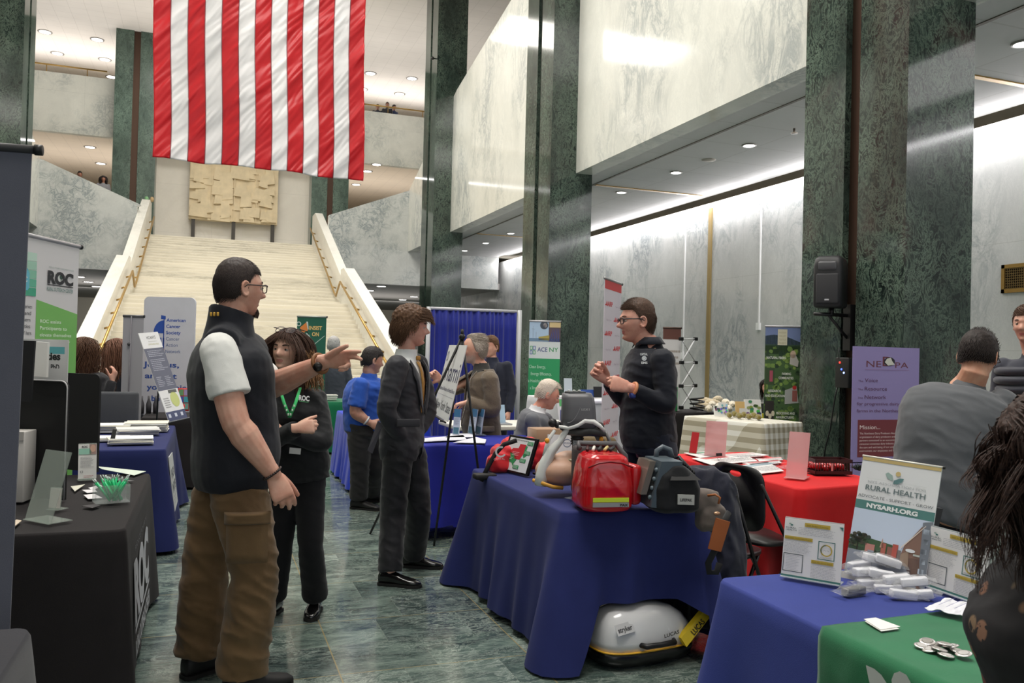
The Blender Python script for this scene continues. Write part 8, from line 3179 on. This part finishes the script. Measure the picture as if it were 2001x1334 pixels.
def man_suit():
 D = 5.55
 F_ = Fig('person in a dark charcoal suit and gold tie standing with hand in pocket', fl(790, 1130), vox=0.005)
 pv, nb = at(785, 870, D), at(793, 692, D)
 F_.set(pv, nb, 118, 128, 0.98, 0.17)
 H = Frame(at(803, 640, D), 99, 0, 0, 1.04)
 sR, sL = at(776, 716, D - 0.19), at(815, 712, D + 0.18)
 F_.shR, F_.shL = sR, sL
 eR, wR = at(756, 802, D - 0.24), at(790, 862, D - 0.10)
 eL, wL = at(836, 800, D + 0.2), at(802, 862, D + 0.08)
 aR, aL = up(fl(762, 1143), 0.085), up(fl(808, 1108), 0.085)
 kR, kL = at(768, 1005, D - 0.08), at(818, 1000, D + 0.12)
 hR, hL = at(778, 890, D - 0.09), at(805, 890, D + 0.09)
 legs = [(hR, kR, aR), (hL, kL, aL)]
 F_.body(H, [(sR, eR, wR), (sL, eL, wL)], legs, (214, 164, 146), full=0.25, lips=(170, 90, 84), necks=0.057, armr=0.85,
   hands=[dict(W=wR, d=cv(0.1, -0.95, 0.2), nrm=cv(0, 0, 1), side=1, curl=(0.3,) * 4, s=.9),
    dict(W=wL, d=cv(-0.2, -0.9, -0.2), nrm=cv(-0.9, 0, 0.2), side=-1, curl=(0.5,) * 4, s=.9)])
 F_.eyes((50, 38, 30), (60, 42, 34), (206, 156, 138))
 m = hairmat((48, 32, 24), (122, 88, 62))
 def hf(d, p):
  x, y, z = p[:, 0], p[:, 1], p[:, 2]
  ly = sst(y, 0.015, 0.065)
  line = (-0.005 - 0.065 * sst(-y, 0.0, 0.04)) * (1 - ly) + 0.045 * ly
  upz = sst(z, 0.0, 0.08)
  return np.where(z > line, 0.016 + 0.022 * upz, -1)
 mb = F_.hairshell(hf, m, seed=2, jitter=0.004)
 roots = [d for d in fib(4200, 2) if hf(np.array([d]), head_shape(np.array([d]), 0, 0.0))[0] > 0]
 def cf(d, p):
  x, y, z = p
  if y > 0.03 and z > 0.03:
   return np.array([0.3 if x > -0.02 else -0.3, 1.0, 0.05 - 0.5 * max(0, (y - 0.07) / 0.03)])
  if y < -0.03:
   return np.array([0.0, -0.35, -1.0])
  return np.array([0.25 * (1 if x > 0 else -1), -0.25, -0.9])
 F_.strands(mb, roots, cf, lambda d: 0.045 + 0.02 * max(0, d[2]), 0.010, 0.0017, 5, 0.1, 0.22, 2, curl=0.15, base=0.014)
 mb.build('hair', F_.e)
 jk_m = cloth((50, 50, 55), 0.62, 0.12, sheen=0.1)
 suit_parts(F_, [(sR, eR, wR), (sL, eL, wL)], jk_m, hem_t=-0.17, grow=0.018, seed=4.0, vee=0.36, wide=1.0, deep=1.05, amp=0.008, slv=(0.074, 0.064, 0.056), flare=0.25)
 lapels(F_, jk_m, 0.022, 0.36, 0.95, 0.055, tie=flat((170, 122, 52), 0.45), tiew=0.055)
 F_.trousers(legs, cloth((30, 30, 34), 0.6, 0.12), hem=0.088, knee=0.088, thigh=0.104, amp=0.009, seed=8.0, bottom=0.0, wide=1.05, wscale=(8, 8, 14))
 F_.shoes([(aR, cv(0.95, 0, -0.2)), (aL, cv(0.95, 0, -0.1))], L=0.29, h=0.07, w=0.045, point=0.6)
 # coat tail falling behind the sleeve
 mb = MB().mat(cloth((74, 72, 80), 0.6, 0.1))
 a, b_, c, d_ = at(738, 822, D - 0.2), at(748, 830, D - 0.22), at(727, 886, D - 0.2), at(718, 880, D - 0.2)
 mb.prism([a, b_, c, d_], cv(0, 0, 1) * 0.02)
 mb.build('jacket_vent_flap', F_.e)
 MB().mat(jk_m).bbox(at(798, 826, D - 0.235), (0.15, 0.02, 0.05), 0.006).build('pocket_flap', F_.e)
man_suit()
# ---------------------------------------------------------------- 4 man in the blue polo
def man_blue():
 D = 7.9
 F_ = Fig('person in a royal blue polo and dark trousers seen from behind, hand in pocket', fl(715, 995), vox=0.008)
 pv, nb = at(708, 838, D), at(722, 734, D)
 F_.set(pv, nb, 80, 80, 1.0, 0.19, bend=cv(-1, 0, 0) * 0.05)
 H = Frame(at(727, 704, D), 78, -8, 0, 1.02)
 sR, sL = at(705, 752, D - 0.2), at(735, 752, D + 0.2)
 eR, wR = at(694, 806, D - 0.24), at(723, 826, D - 0.2)
 aR, aL = up(fl(700, 994), 0.08), up(fl(728, 980), 0.08)
 kR, kL = at(703, 915, D - 0.05), at(733, 912, D + 0.1)
 hR, hL = at(703, 855, D - 0.08), at(720, 855, D + 0.1)
 legs = [(hR, kR, aR), (hL, kL, aL)]
 F_.body(H, [(sR, eR, wR), (sL, at(745, 800, D + .25), at(755, 820, D + 0.1))], legs, (196, 150, 130), full=0.4, armr=1.2, hands=[dict(W=wR, d=cv(0.9, -0.4, 0), nrm=cv(0, 0, 1), side=1, curl=(0.5,) * 4, s=1.05)])
 short_hair(F_, (26, 24, 26), (66, 60, 58), front=0.05, side=0.008, back=-0.055, top=0.016, sidet=0.008, L=0.026, n=1400, r=0.002, seed=9)
 def sh(mb):
  mb.loft(F_.torso_secs(0.02, -0.06, 0.93, belly=0.1, wide=1.12, deep=1.25), 26, 2.2)
  for s, e, k in ((sR, eR, 0.8), (sL, at(745, 800, D + .25), 0.8)):
   o, r = spline([s, s.lerp(e, k)], [0.078, 0.088], 6)
   mb.tube(o, r, 18)
   mb.ball(s, 0.078, 14, 10)
  mb.tube([F_.nb - F_.tup * 0.04, F_.nb + F_.tup * 0.03], [0.09, 0.068], 18)
 F_.garment(sh, 'polo_shirt', cloth((40, 84, 176), 0.75, 0.08), 0.011, 4, 0.009, (8, 8, 14), 3.0)
 F_.trousers(legs, cloth((48, 46, 46), 0.75, 0.1), hem=0.095, knee=0.09, thigh=0.12, amp=0.008, vox=0.012, wide=1.2, deep=1.25, seed=2.0)
 F_.shoes([(aR, cv(0.9, 0, -0.3)), (aL, cv(0.95, 0, 0.1))], flat((24, 22, 22), 0.5), L=0.3, point=1.0)
 ax = (wR - eR).normalized()
 c = wR - ax * 0.04
 a_ = ax.orthogonal().normalized()
 b_ = ax.cross(a_)
 MB().mat(flat((210, 210, 212), 0.3)).tube([c + (a_ * cos(t) + b_ * sin(t)) * 0.036 for t in np.linspace(0, 2 * pi, 20)], 0.010, 6, cap=False).build('wrist_watch', F_.e)
man_blue()
# ---------------------------------------------------------------- 5 man in tweed
def man_tweed():
 D = 7.95
 F_ = Fig('person with thinning hair and beard in a brown tweed jacket behind the royal blue table', fl(945, 950), vox=0.007)
 pv, nb = at(945, 850, D), at(941, 716, D)
 F_.set(pv, nb, 282, 280, 1.03, 0.19)
 H = Frame(at(926, 682, D), 272, -4, 0, 1.14)
 sL, sR = at(957, 742, D - 0.19), at(930, 738, D + 0.18)
 F_.shR, F_.shL = sR, sL
 eL, wL = at(962, 800, D - 0.22), at(912, 786, D - 0.22)
 eR, wR = at(888, 758, D + 0.12), at(861, 742, D + 0.0)
 a1, a2 = Vector((pv.x + .0, pv.y - .08, 0.08)), Vector((pv.x - 0.05, pv.y + 0.12, 0.08))
 legs = [(pv + Vector((.0, -.09, -.05)), Vector((pv.x, pv.y - .09, 0.48)), a1), (pv + Vector((0, .09, -.05)), Vector((pv.x, pv.y + .1, 0.48)), a2)]
 white = hairmat((150, 140, 130), (214, 206, 198))
 F_.body(H, [(sR, eR, wR), (sL, eL, wL)], legs, (208, 160, 138), full=0.3, necks=0.06,
   stubble=flat((200, 172, 156), 0.8), armr=0.85,
   hands=[dict(W=wL, d=cv(-0.95, -0.2, -0.1), nrm=cv(0, -1, 0), side=-1, curl=(0.5,) * 4, s=1.1),
    dict(W=wR, d=cv(-0.6, 0.5, -0.2), nrm=cv(0.2, 0, -1), side=-1, curl=(0.7, 0.75, 0.8, 0.8), thumb=(1.4, 0.0, 0.0), s=1.15)])
 F_.eyes((60, 50, 44), (170, 160, 150), (200, 150, 130))
 short_hair(F_, (112, 98, 84), (206, 196, 184), front=0.092, side=0.0, back=-0.075, top=0.006, sidet=0.016, L=0.045, n=1500, r=0.002, seed=12, recede=0.02, comb=(0, -1, 0))
 tw = cloth((122, 108, 92), 0.95, 0.1, sheen=0.3, c2=(92, 80, 68), bs=0.8)
 suit_parts(F_, [(sR, eR, wR), (sL, eL, wL)], tw, hem_t=-0.42, grow=0.024, shirt=(62, 60, 58), belly=0.05, seed=7.0, vee=0.1, wide=1.1, deep=1.15, vox=0.010, amp=0.008, slv=(0.078, 0.07, 0.058))
 lapels(F_, tw, 0.028, 0.15, 0.95, 0.06, belly=0.05)
 F_.trousers(legs, cloth((44, 42, 44), 0.8), vox=0.014, amp=0.005)
 F_.shoes([(a1, heading(280)), (a2, heading(280))])
 MB().mat(tw).bbox(at(952, 838, D - 0.24), (0.14, 0.03, 0.05), 0.006).build('pocket_flap', F_.e)
man_tweed()
# ---------------------------------------------------------------- generic simpler standing figure
def simple(label, headp, hs, hd, nb, pv, body_h, top, bottom, hair, skinc=SK, S=1.0, arms=None, long=None, vox=0.010, feet=True, pitch=0, jacket=False, shirt=(225, 225, 228), sleeve=1.0, legs=None, glasses=None, belly=0.0, amp=0.006, eyes=False, armr=1.0, topname='jacket', wide=1.08, hemt=-0.2, group=None, loc=None, front=0.055, ground=0.0, shoes=True):
 F_ = Fig(label, loc if loc is not None else (pv.x, pv.y, ground), group, vox)
 F_.set(pv, nb, body_h, body_h, S, 0.185)
 H = Frame(headp, hd, pitch, 0, hs)
 if arms is None:
  arms = []
  for s, sh in ((1, F_.shR), (-1, F_.shL)):
   arms.append((sh, sh + F_.tr * 0.05 * s - F_.tup * 0.28 * S, sh + F_.tr * 0.04 * s - F_.tup * 0.52 * S + F_.tf * 0.08))
 if legs is None:
  legs = []
  for s in (1, -1):
   h = pv + F_.hr * 0.09 * s * S - Vector((0, 0, 0.05))
   zg = ground
   a = Vector((h.x, h.y, zg + 0.08))
   legs.append((h, h.lerp(a, 0.5) + F_.tf * 0.02, a))
 hands = [dict(W=a[2], d=(a[2] - a[1]), nrm=F_.tr * (-s), side=s, curl=(0.5,) * 4, s=1.0) for a, s in zip(arms, (1, -1))]
 F_.body(H, arms, legs, skinc, hands=hands, features=1.0, lipmat=eyes, armr=0.8)
 if eyes:
  F_.eyes((50, 40, 34), hair[0], skinc)
 if long:
  long_hair(F_, hair[0], hair[1], n=long.get('n', 700), L=long.get('L', 0.3), wave=long.get('wave', 0.12), seed=long.get('seed', 3), r=long.get('r', 0.0035), frontz=0.055, spread=long.get('spread', 0.4), top=0.016).build('hair', F_.e)
 else:
  short_hair(F_, hair[0], hair[1], L=0.028, n=1100, r=0.0022, seed=6, front=front, top=0.018, sidet=0.008, side=0.0)
 m = top if isinstance(top, bpy.types.Material) else cloth(top, 0.75, 0.1)
 if jacket:
  suit_parts(F_, arms, m, hem_t=hemt, shirt=shirt, vox=0.012, vee=0.45, belly=belly, amp=amp)
  lapels(F_, m, 0.024, 0.45, 0.95, 0.055, belly=belly)
 else:
  def g(mb):
   mb.loft(F_.torso_secs(0.012, hemt, 0.94, belly=belly, wide=wide, deep=1.08), 24, 2.3)
   for j in arms:
    tip = j[1].lerp(j[2], (sleeve - 0.5) * 2) if sleeve > 0.5 else j[0].lerp(j[1], sleeve * 2)
    pts = [j[0], j[1], tip] if sleeve > 0.55 else [j[0], tip]
    o, r = spline(pts, [0.064 * S * armr, 0.056 * S * armr, 0.045 * S * armr][:len(pts)], 7)
    mb.tube(o, r, 16)
    mb.ball(j[0], 0.066 * S * armr, 14, 10)
   mb.tube([F_.nb - F_.tup * 0.05, F_.nb + F_.tup * 0.02], [0.08 * S, 0.064 * S], 18)
  F_.garment(g, topname, m, 0.012, 4, amp, (8, 8, 14), 3.0)
 F_.trousers(legs, cloth(bottom, 0.8, 0.1), vox=0.014, amp=0.005)
 if shoes:
  F_.shoes([(l[2] - Vector((0, 0, ground)) if ground == 0 else l[2], F_.tf) for l in legs][:2] if ground == 0 else [])
 return F_
simple('person with short brown hair in a navy suit standing against the blue curtain', at(959, 678, 9.8), 1.06, 240, at(962, 704, 9.8), at(966, 800, 9.8), 225,
 (30, 34, 48), (28, 30, 40), ((70, 48, 34), (120, 88, 62)), jacket=True, shirt=(40, 44, 60))
# seated man in grey
D = 7.95
pvx, nbx = at(1030, 868, D), at(1050, 800, D)
sit = simple('seated person with white hair and grey suit in front of the clean energy banner', at(1070, 771, D), 1.12, 104, nbx, pvx, 100, (104, 106, 112), (60, 62, 68), ((186, 168, 150), (236, 226, 214)), (222, 160, 140), S=1.05,
   jacket=True, pitch=-18, hemt=-0.3, front=0.075,
   arms=[(at(1040, 820, D - .2), at(1050, 868, D - .22), at(1090, 866, D - .15)), (at(1066, 820, D + .2), at(1080, 865, D + .2), at(1105, 866, D + .1))],
   legs=[(at(1035, 880, D - .1), at(1100, 885, D - .1), Vector((at(1100, 885, D - .1).x, at(1100, 885, D - .1).y, 0.08))), (at(1040, 878, D + .1), at(1103, 883, D + .1), Vector((at(1103, 883, D + .1).x, at(1103, 883, D + .1).y, 0.08)))], eyes=True)
# ---------------------------------------------------------------- 8 man in the black quarter-zip
def man_black():
 D = 5.3
 F_ = Fig('person in black polo and dark glasses gesturing with both hands behind the medical table', fl(1285, 1010), vox=0.0042)
 pv, nb = at(1270, 862, D), at(1268, 672, D)
 F_.set(pv, nb, 292, 286, 1.12, 0.20)
 H = Frame(at(1246, 627, D), 282, -2, 0, 1.13)
 sL, sR = at(1294, 706, D - 0.2), at(1252, 702, D + 0.2)
 F_.shR, F_.shL = sR, sL
 eL, wL = at(1300, 788, D - 0.26), at(1229, 757, D - 0.34)
 eR, wR = at(1222, 778, D + 0.1), at(1186, 742, D - 0.12)
 a1 = Vector((pv.x + .02, pv.y - .1, .085))
 a2 = Vector((pv.x + .02, pv.y + .12, .085))
 legs = [(pv + Vector((0, .1, -.05)), Vector((pv.x, pv.y + .11, 0.5)), a2), (pv + Vector((0, -.1, -.05)), Vector((pv.x, pv.y - .1, 0.5)), a1)]
 F_.body(H, [(sR, eR, wR), (sL, eL, wL)], legs, (214, 160, 142), full=0.2, necks=0.06, armr=0.85, lips=(190, 110, 104), stubble=flat((204, 150, 130), 0.8),
   hands=[dict(W=wL, d=cv(-0.85, 0.25, -0.1), nrm=cv(0.1, -0.35, 0.9), side=-1, curl=(0.95, 1.1, 1.2, 1.2), thumb=(0.2, 0.5, 0.35), s=1.15),
    dict(W=wR, d=cv(-0.75, 0.65, -0.1), nrm=cv(0.65, -0.2, -0.75), side=1, curl=(0.9, 1.0, 1.05, 1.1), thumb=(0.1, 0.7, 0.4), s=1.15)])
 F_.eyes((50, 40, 34), (110, 76, 58), (206, 150, 132))
 F_.glasses((22, 22, 26), True, 0.0026)
 short_hair(F_, (50, 36, 30), (104, 78, 62), front=0.062, side=0.01, back=-0.06, top=0.015, sidet=0.004, comb=(0, 1.0, 0.5), L=0.022, n=4200, seed=21, r=0.0012, lift=0.003, rnd=0.18)
 mp_ = cloth((22, 25, 36), 0.7, 0.15, sheen=0.12)
 def sh(mb):
  mb.loft(F_.torso_secs(0.012, -0.04, 0.95, belly=0.03, wide=1.1, deep=1.18), 28, 2.3)
  for j in ((sR, eR, wR), (sL, eL, wL)):
   o, r = spline([j[0], j[1], j[1].lerp(j[2], 0.86)], [0.078, 0.066, 0.046], 8)
   mb.tube(o, r, 20)
   mb.ball(j[0], 0.080, 16, 12)
   mb.ball(j[1], 0.066, 16, 12)
  mb.tube([F_.nb - F_.tup * 0.06, F_.nb + F_.tup * 0.035], [0.10, 0.072], 22)
 F_.garment(sh, 'polo_shirt', mp_, 0.008, 5, 0.008, (8, 8, 15), 9.0, cut=lambda p: (p - F_.nb).dot(F_.tup) > 0.03 and (p - F_.nb).length < 0.11)
 for s in (1, -1):
  mb = MB().mat(mp_)
  q = []
  for k in range(6):
   an = radians(20 + 26 * k) * s
   dirv = (F_.tf * cos(an) + F_.tr * sin(an))
   q.append((F_.nb + F_.tup * 0.045 + dirv * 0.074, F_.nb + F_.tup * (0.0 - (0.02 if k == 0 else 0)) + dirv * 0.108))
  a = [x[0] for x in q]
  b_ = [x[1] for x in q]
  mb.add(a + b_, [(i, i + 1, 6 + i + 1, 6 + i) for i in range(5)], True)
  mb.build('collar', F_.e).modifiers.new('t', 'SOLIDIFY').thickness = 0.004
 F_.trousers(legs, cloth((34, 38, 54), 0.75), vox=0.012, amp=0.006, wide=1.1, deep=1.15, thigh=0.115)
 F_.shoes([(a1, heading(285)), (a2, heading(285))])
 # watch
 ax = (wL - eL).normalized()
 c = wL - ax * 0.03
 a_ = ax.orthogonal().normalized()
 b_ = ax.cross(a_)
 o = MB().mat(flat((196, 128, 88), 0.5)).tube([c + (a_ * cos(t) + b_ * sin(t)) * 0.040 for t in np.linspace(0, 2 * pi, 25)], 0.010, 8, cap=False).build('watch_strap', F_.e)
 MB().mat(flat((34, 52, 120), 0.2)).bbox(c + cv(-0.2, -0.8, -0.6) * 0.045, (0.035, 0.035, 0.03), 0.008).build('watch_case', o)
 a = Art(at(1249, 688, D - .2), at(1266, 688, D - .2), at(1249, 712, D - .22))
 a.text('CAPITAL', 0.1, 0.25, 0.95, 0.18, (200, 204, 206), 0.03)
 a.ring(0.55, 0.5, 0.28, 0.1, (190, 196, 200))
 a.rect(0.4, 0.4, 0.7, 0.6, (190, 196, 200))
 a.text('EMS', 0.2, 0.95, 0.9, 0.18, (200, 204, 206), 0.03)
 a.build('chest_logo', F_.e)
man_black()
# ---------------------------------------------------------------- 9 man in the grey T-shirt bending
def man_grey():
 D = 4.3
 F_ = Fig('person in a grey T-shirt bending over, seen from behind at the right', fl(1850, 1230), vox=0.005)
 pv, nb = at(1838, 985, D), at(1893, 752, D + 0.12)
 F_.set(pv, nb, 30, 40, 1.12, 0.21, bend=cv(-0.8, 0.3, -0.5) * 0.07)
 H = Frame(at(1911, 697, D + 0.12), 62, -22, 0, 1.08)
 sR, sL = at(1958, 792, D + 0.02), at(1838, 782, D + 0.2)
 F_.shR, F_.shL = sR, sL
 eR, wR = at(2010, 890, D + 0.05), at(1990, 960, D + 0.35)
 eL, wL = at(1845, 880, D + 0.42), at(1900, 920, D + 0.6)
 a1, a2 = up(fl(1870, 1270), 0.08), up(fl(1820, 1235), 0.08)
 legs = [(pv + Vector((.09, -.06, -.05)), at(1870, 1130, D + 0.0), a1), (pv + Vector((-.08, .06, -.05)), at(1830, 1120, D + .15), a2)]
 F_.body(H, [(sR, eR, wR), (sL, eL, wL)], legs, (198, 148, 122), full=0.3, necks=0.062,
   hands=[dict(W=wR, d=cv(-0.5, -0.6, 0.5), nrm=cv(0, -1, 0), side=-1, curl=(0.4,) * 4, s=1.1), dict(W=wL, d=cv(0.5, -0.5, 0.5), nrm=cv(0, -1, 0), side=1, curl=(0.4,) * 4, s=1.1)])
 F_.glasses((24, 22, 22), True, 0.002)
 short_hair(F_, (20, 16, 16), (58, 46, 42), front=0.05, side=0.0, back=-0.05, top=0.02, sidet=0.012, comb=(0.1, 0.4, 0.8), L=0.028, n=3600, seed=31, rnd=0.5, r=0.0014)
 def sh(mb):
  mb.loft(F_.torso_secs(0.04, -0.16, 0.93, belly=0.04, wide=1.15, deep=1.15), 28, 2.3)
  for s, e, k in ((sR, eR, 0.9), (sL, eL, 0.9)):
   o, r = spline([s, s.lerp(e, k)], [0.086, 0.092], 6)
   mb.tube(o, r, 20)
   mb.ball(s, 0.088, 16, 12)
  mb.tube([F_.nb - F_.tup * 0.06, F_.nb + F_.tup * 0.018], [0.105, 0.075], 20)
 F_.garment(sh, 't_shirt', cloth((92, 94, 98), 0.85, 0.06), 0.009, 5, 0.009, (5, 5, 9), 12.0, cut=lambda p: (p - F_.nb).dot(F_.tup) > 0.016 and (p - F_.nb).length < 0.11)
 F_.trousers(legs, cloth((26, 28, 36), 0.8), vox=0.011, amp=0.007, wide=1.02, deep=1.0, thigh=0.112, hem=0.1, top=0.02)
 F_.shoes([(a1, heading(40)), (a2, heading(30))])
man_grey()
# ---------------------------------------------------------------- 10 puffer vest at the right edge
D = 5.7
F10 = simple('person in a dark quilted puffer vest cut by the right edge of the photo', at(2008, 634, D), 1.08, 250, at(2020, 690, D), at(2030, 870, D), 240, (58, 60, 70), (40, 44, 60), ((62, 44, 34), (108, 80, 62)),
   S=1.02, vox=0.007, sleeve=1.0, belly=0.03, eyes=True)
mb = MB().mat(cloth((52, 54, 64), 0.5, 0.1, sheen=0.3))
for k in range(9):
 t = 0.02 + 0.1 * k
 secs = F10.torso_secs(0.02, t, t + 0.001, wide=1.15, deep=1.12)
 c, r, f, rx, ry = secs[0]
 ring = [c + r * rx * cos(a) + f * ry * sin(a) for a in np.linspace(0, 2 * pi, 37)]
 mb.tube(ring, 0.030, 10, cap=False)
mb.build('quilted_vest', F10.e)
# ---------------------------------------------------------------- 12, 13 women in the background on the left
D = 7.8
simple('person with long wavy brown hair in black seen from behind, beside the outreach banner', at(165, 686, D), 1.02, 30, at(172, 722, D), at(175, 822, D), 20, (34, 34, 38), (30, 30, 34), ((42, 28, 24), (120, 82, 56)), S=0.95,
 long=dict(n=1100, L=0.36, wave=0.45, r=0.0026, seed=4), arms=[(at(197, 742, D), at(203, 790, D - .1), at(219, 744, D - .05)), (at(152, 742, D + .1), at(150, 790, D + .1), at(160, 820, D + .1))])
D = 9.4
simple('person with auburn hair and dark coat, half hidden behind the silver banner back', at(230, 688, D), 1.2, 60, at(240, 724, D), at(248, 850, D), 60, (28, 32, 44), (24, 26, 32), ((70, 44, 36), (150, 104, 80)), S=1.0,
 long=dict(n=800, L=0.34, wave=0.12, r=0.004, seed=7))
D = 13.6
simple('person with white hair, only the back of the head showing beyond the blue polo', at(652, 676, D), 1.25, 20, at(654, 700, D), at(656, 790, D), 20, (70, 74, 84), (60, 60, 66), ((150, 148, 146), (206, 204, 202)), vox=0.016)
D = 12.0
simple('person in yellow peeking out beside the natural fibers banner', at(1500, 757, D), 1.0, 230, at(1502, 784, D), at(1504, 850, D), 230, (206, 196, 60), (60, 60, 66), ((24, 18, 18), (48, 38, 34)), S=0.85, vox=0.014, long=dict(n=300, L=0.12, wave=0.05, r=0.005, seed=2))
# ---------------------------------------------------------------- spectators on the upper floors
for (px, py, Y, lab, tp, hd, hr, lng) in (
  (738, 209, 39.75, 'person leaning on the upper rail, left of the pair right of the flag', (34, 38, 50), 190, ((26, 20, 20), (50, 40, 36)), None),
  (757, 205, 39.75, 'person with short hair at the upper rail, right of the pair', (52, 54, 60), 200, ((60, 42, 34), (90, 66, 50)), None),
  (770, 210, 40.1, 'person in dark blue bending behind the upper rail, partly hidden by the pair', (30, 44, 76), 150, ((26, 24, 28), (50, 46, 46)), None),
  (202, 350, 36.2, 'person with long dark hair looking over the sloping parapet at the upper left', (120, 120, 124), 170, ((20, 16, 18), (44, 34, 32)), dict(n=240, L=0.3, wave=0.1, r=0.008, seed=3)),
  (156, 341, 36.6, 'person of whom only dark hair shows above the sloping parapet, upper left', (60, 60, 64), 170, ((20, 16, 18), (44, 34, 32)), None)):
 hp = onY(px, py, Y)
 g = (zt3 - 0.95) if Y > 39 else 6.02
 nbp = hp - Vector((0, 0, 0.16))
 pvp = hp - Vector((0.0, 0, 0.68))
 gg = min(g, pvp.z - 0.75)
 simple(lab, hp, 1.05, hd, nbp, pvp, hd, tp, (40, 40, 46), hr, (150, 104, 84) if Y < 39 else (170, 126, 106), vox=0.02, ground=g if pvp.z - g > 0.3 else pvp.z - 0.8, long=lng, amp=0.0, loc=(hp.x, hp.y, g))
# ---------------------------------------------------------------- 11 woman in the foreground at the right edge
def woman_front():
 D = 1.53
 F_ = Fig('person with long wavy dark hair and black floral top in the right foreground', (at(2090, 1330, D).x, at(2090, 1330, D).y, 0), vox=0.006)
 nb, pv = at(2090, 1060, D), at(2075, 1560, D)
 F_.set(pv, nb, 300, 300, 0.95, 0.17)
 H = Frame(at(2072, 890, D - 0.02), 300, -14, 0, 0.98)
 sR, sL = F_.shR, F_.shL
 arms = [(sR, sR - F_.tup * 0.27 + F_.tr * 0.02, sR - F_.tup * 0.5 + F_.tf * 0.02), (sL, sL - F_.tup * 0.26, sL - F_.tup * 0.5)]
 legs = [(pv + F_.hr * s * 0.09, Vector((pv.x, pv.y, 0.48)) + F_.hr * s * 0.09, Vector((pv.x, pv.y, 0.08)) + F_.hr * s * 0.1) for s in (1, -1)]
 F_.body(H, arms, legs, (206, 160, 138), fem=1.0)
 m, nt, N, L, b = newmat('floral_fabric')
 v = coords(N, L)
 vo = N.new('ShaderNodeTexVoronoi')
 vo.inputs['Scale'].default_value = 17
 L.new(v, vo.inputs['Vector'])
 petal = ramp(N, L, vo.outputs['Distance'], [(0.0, (1, 1, 1, 1)), (0.3, (1, 1, 1, 1)), (0.36, (0, 0, 0, 1))])
 pick = N.new('ShaderNodeSeparateColor')
 L.new(vo.outputs['Color'], pick.inputs[0])
 some = mathn(N, L, 'GREATER_THAN', pick.outputs[0], 0.12)
 colr = ramp(N, L, pick.outputs[1], [(0.0, lin((140, 100, 62))), (0.4, lin((128, 110, 84))), (0.7, lin((110, 46, 36))), (1.0, lin((176, 160, 128)))])
 n4 = tex(N, L, v, 60, 3)
 msk = mathn(N, L, 'MULTIPLY', mathn(N, L, 'MULTIPLY', petal, some), mathn(N, L, 'GREATER_THAN', n4, 0.42))
 L.new(mixc(N, L, msk, lin((20, 19, 24)), colr), b.inputs['Base Color'])
 b.inputs['Roughness'].default_value = 0.8
 def bl(mb):
  mb.loft(F_.torso_secs(0.012, -0.3, 0.93, bust=0.04, flare=0.3), 26, 2.3)
  for j in arms:
   o, r = spline(list(j), [0.056, 0.052, 0.048], 8)
   mb.tube(o, r, 18)
   mb.ball(j[0], 0.056, 14, 10)
 F_.garment(bl, 'blouse', m, 0.009, 4, 0.006, (8, 8, 16), 2.0)
 F_.trousers(legs, cloth((24, 24, 30), 0.8), vox=0.014, amp=0.004)
 F_.shoes([(l[2], F_.tf) for l in legs])
 hm = hairmat((24, 16, 16), (78, 54, 44))
 def hf(d, p):
  x, y, z = p[:, 0], p[:, 1], p[:, 2]
  ly = sst(y, 0.01, 0.06)
  return np.where(z > -0.08 * (1 - ly) + 0.055 * ly, 0.02, -1)
 mb = long_hair(F_, (24, 16, 16), (78, 54, 44), n=1300, L=0.36, wave=0.15, seed=6, r=0.0024, frontz=0.055, spread=0.4, top=0.014)
 rr = random.Random(17)
 # locks: each a bundle of fine strands following a wavy path
 for k in range(64):
  ang = rr.uniform(-1.0, 1.0)
  x0 = 2001 + 60 * ang + rr.uniform(-25, 30)
  y0 = 815 + rr.uniform(-10, 60) + 50 * abs(ang)
  x1 = rr.uniform(1905, 2075)
  y1 = rr.uniform(1060, 1180) if x1 > 1960 else rr.uniform(950, 1130)
  if k < 14:
   x1, y1 = rr.uniform(1872, 1935), rr.uniform(1010, 1190)
  dd0, dd1 = D - 0.03 + rr.uniform(-.08, .08), D - 0.06 + rr.uniform(-.12, .1)
  if k >= 50:
   x0 = rr.uniform(2000, 2080)
   x1 = rr.uniform(1985, 2080)
   y1 = rr.uniform(1080, 1230)
  amp = rr.uniform(10, 26)
  phs = rr.uniform(0, 6.28)
  fq = rr.uniform(5, 8)
  path = []
  for i in range(15):
   t = i / 14
   bulge = sin(t * pi) * rr.uniform(0.98, 1.02) * (-34 if x1 < 1990 else -8)
   px = x0 + (x1 - x0) * t ** 1.2 + bulge + amp * sin(phs + t * fq) * t
   py = y0 + (y1 - y0) * t
   path.append(at(px, py, dd0 + (dd1 - dd0) * t + 0.02 * sin(phs * 2 + t * fq)))
  for q in range(26 if k >= 14 else 11):
   o1 = Vector((rr.gauss(0, 1), rr.gauss(0, 1), rr.gauss(0, 0.3))) * (0.0085 if k >= 14 else 0.005)
   o2 = Vector((rr.gauss(0, 1), rr.gauss(0, 1), rr.gauss(0, 0.3))) * 0.008
   pts = []
   kk = rr.uniform(0.82, 1.0)
   n_ = int(15 * kk)
   for i in range(n_):
    t = i / 14
    pts.append(path[i] + o1.lerp(o2, t) + Vector((0.003 * sin(q + t * 9), 0.003 * cos(q * 2 + t * 8), 0)))
   mb.tube(pts, [0.0012 * (1 - 0.75 * (i / (n_ - 1)) ** 2) for i in range(n_)], 3, cap=False)
 mb.build('hair', F_.e)
woman_front()
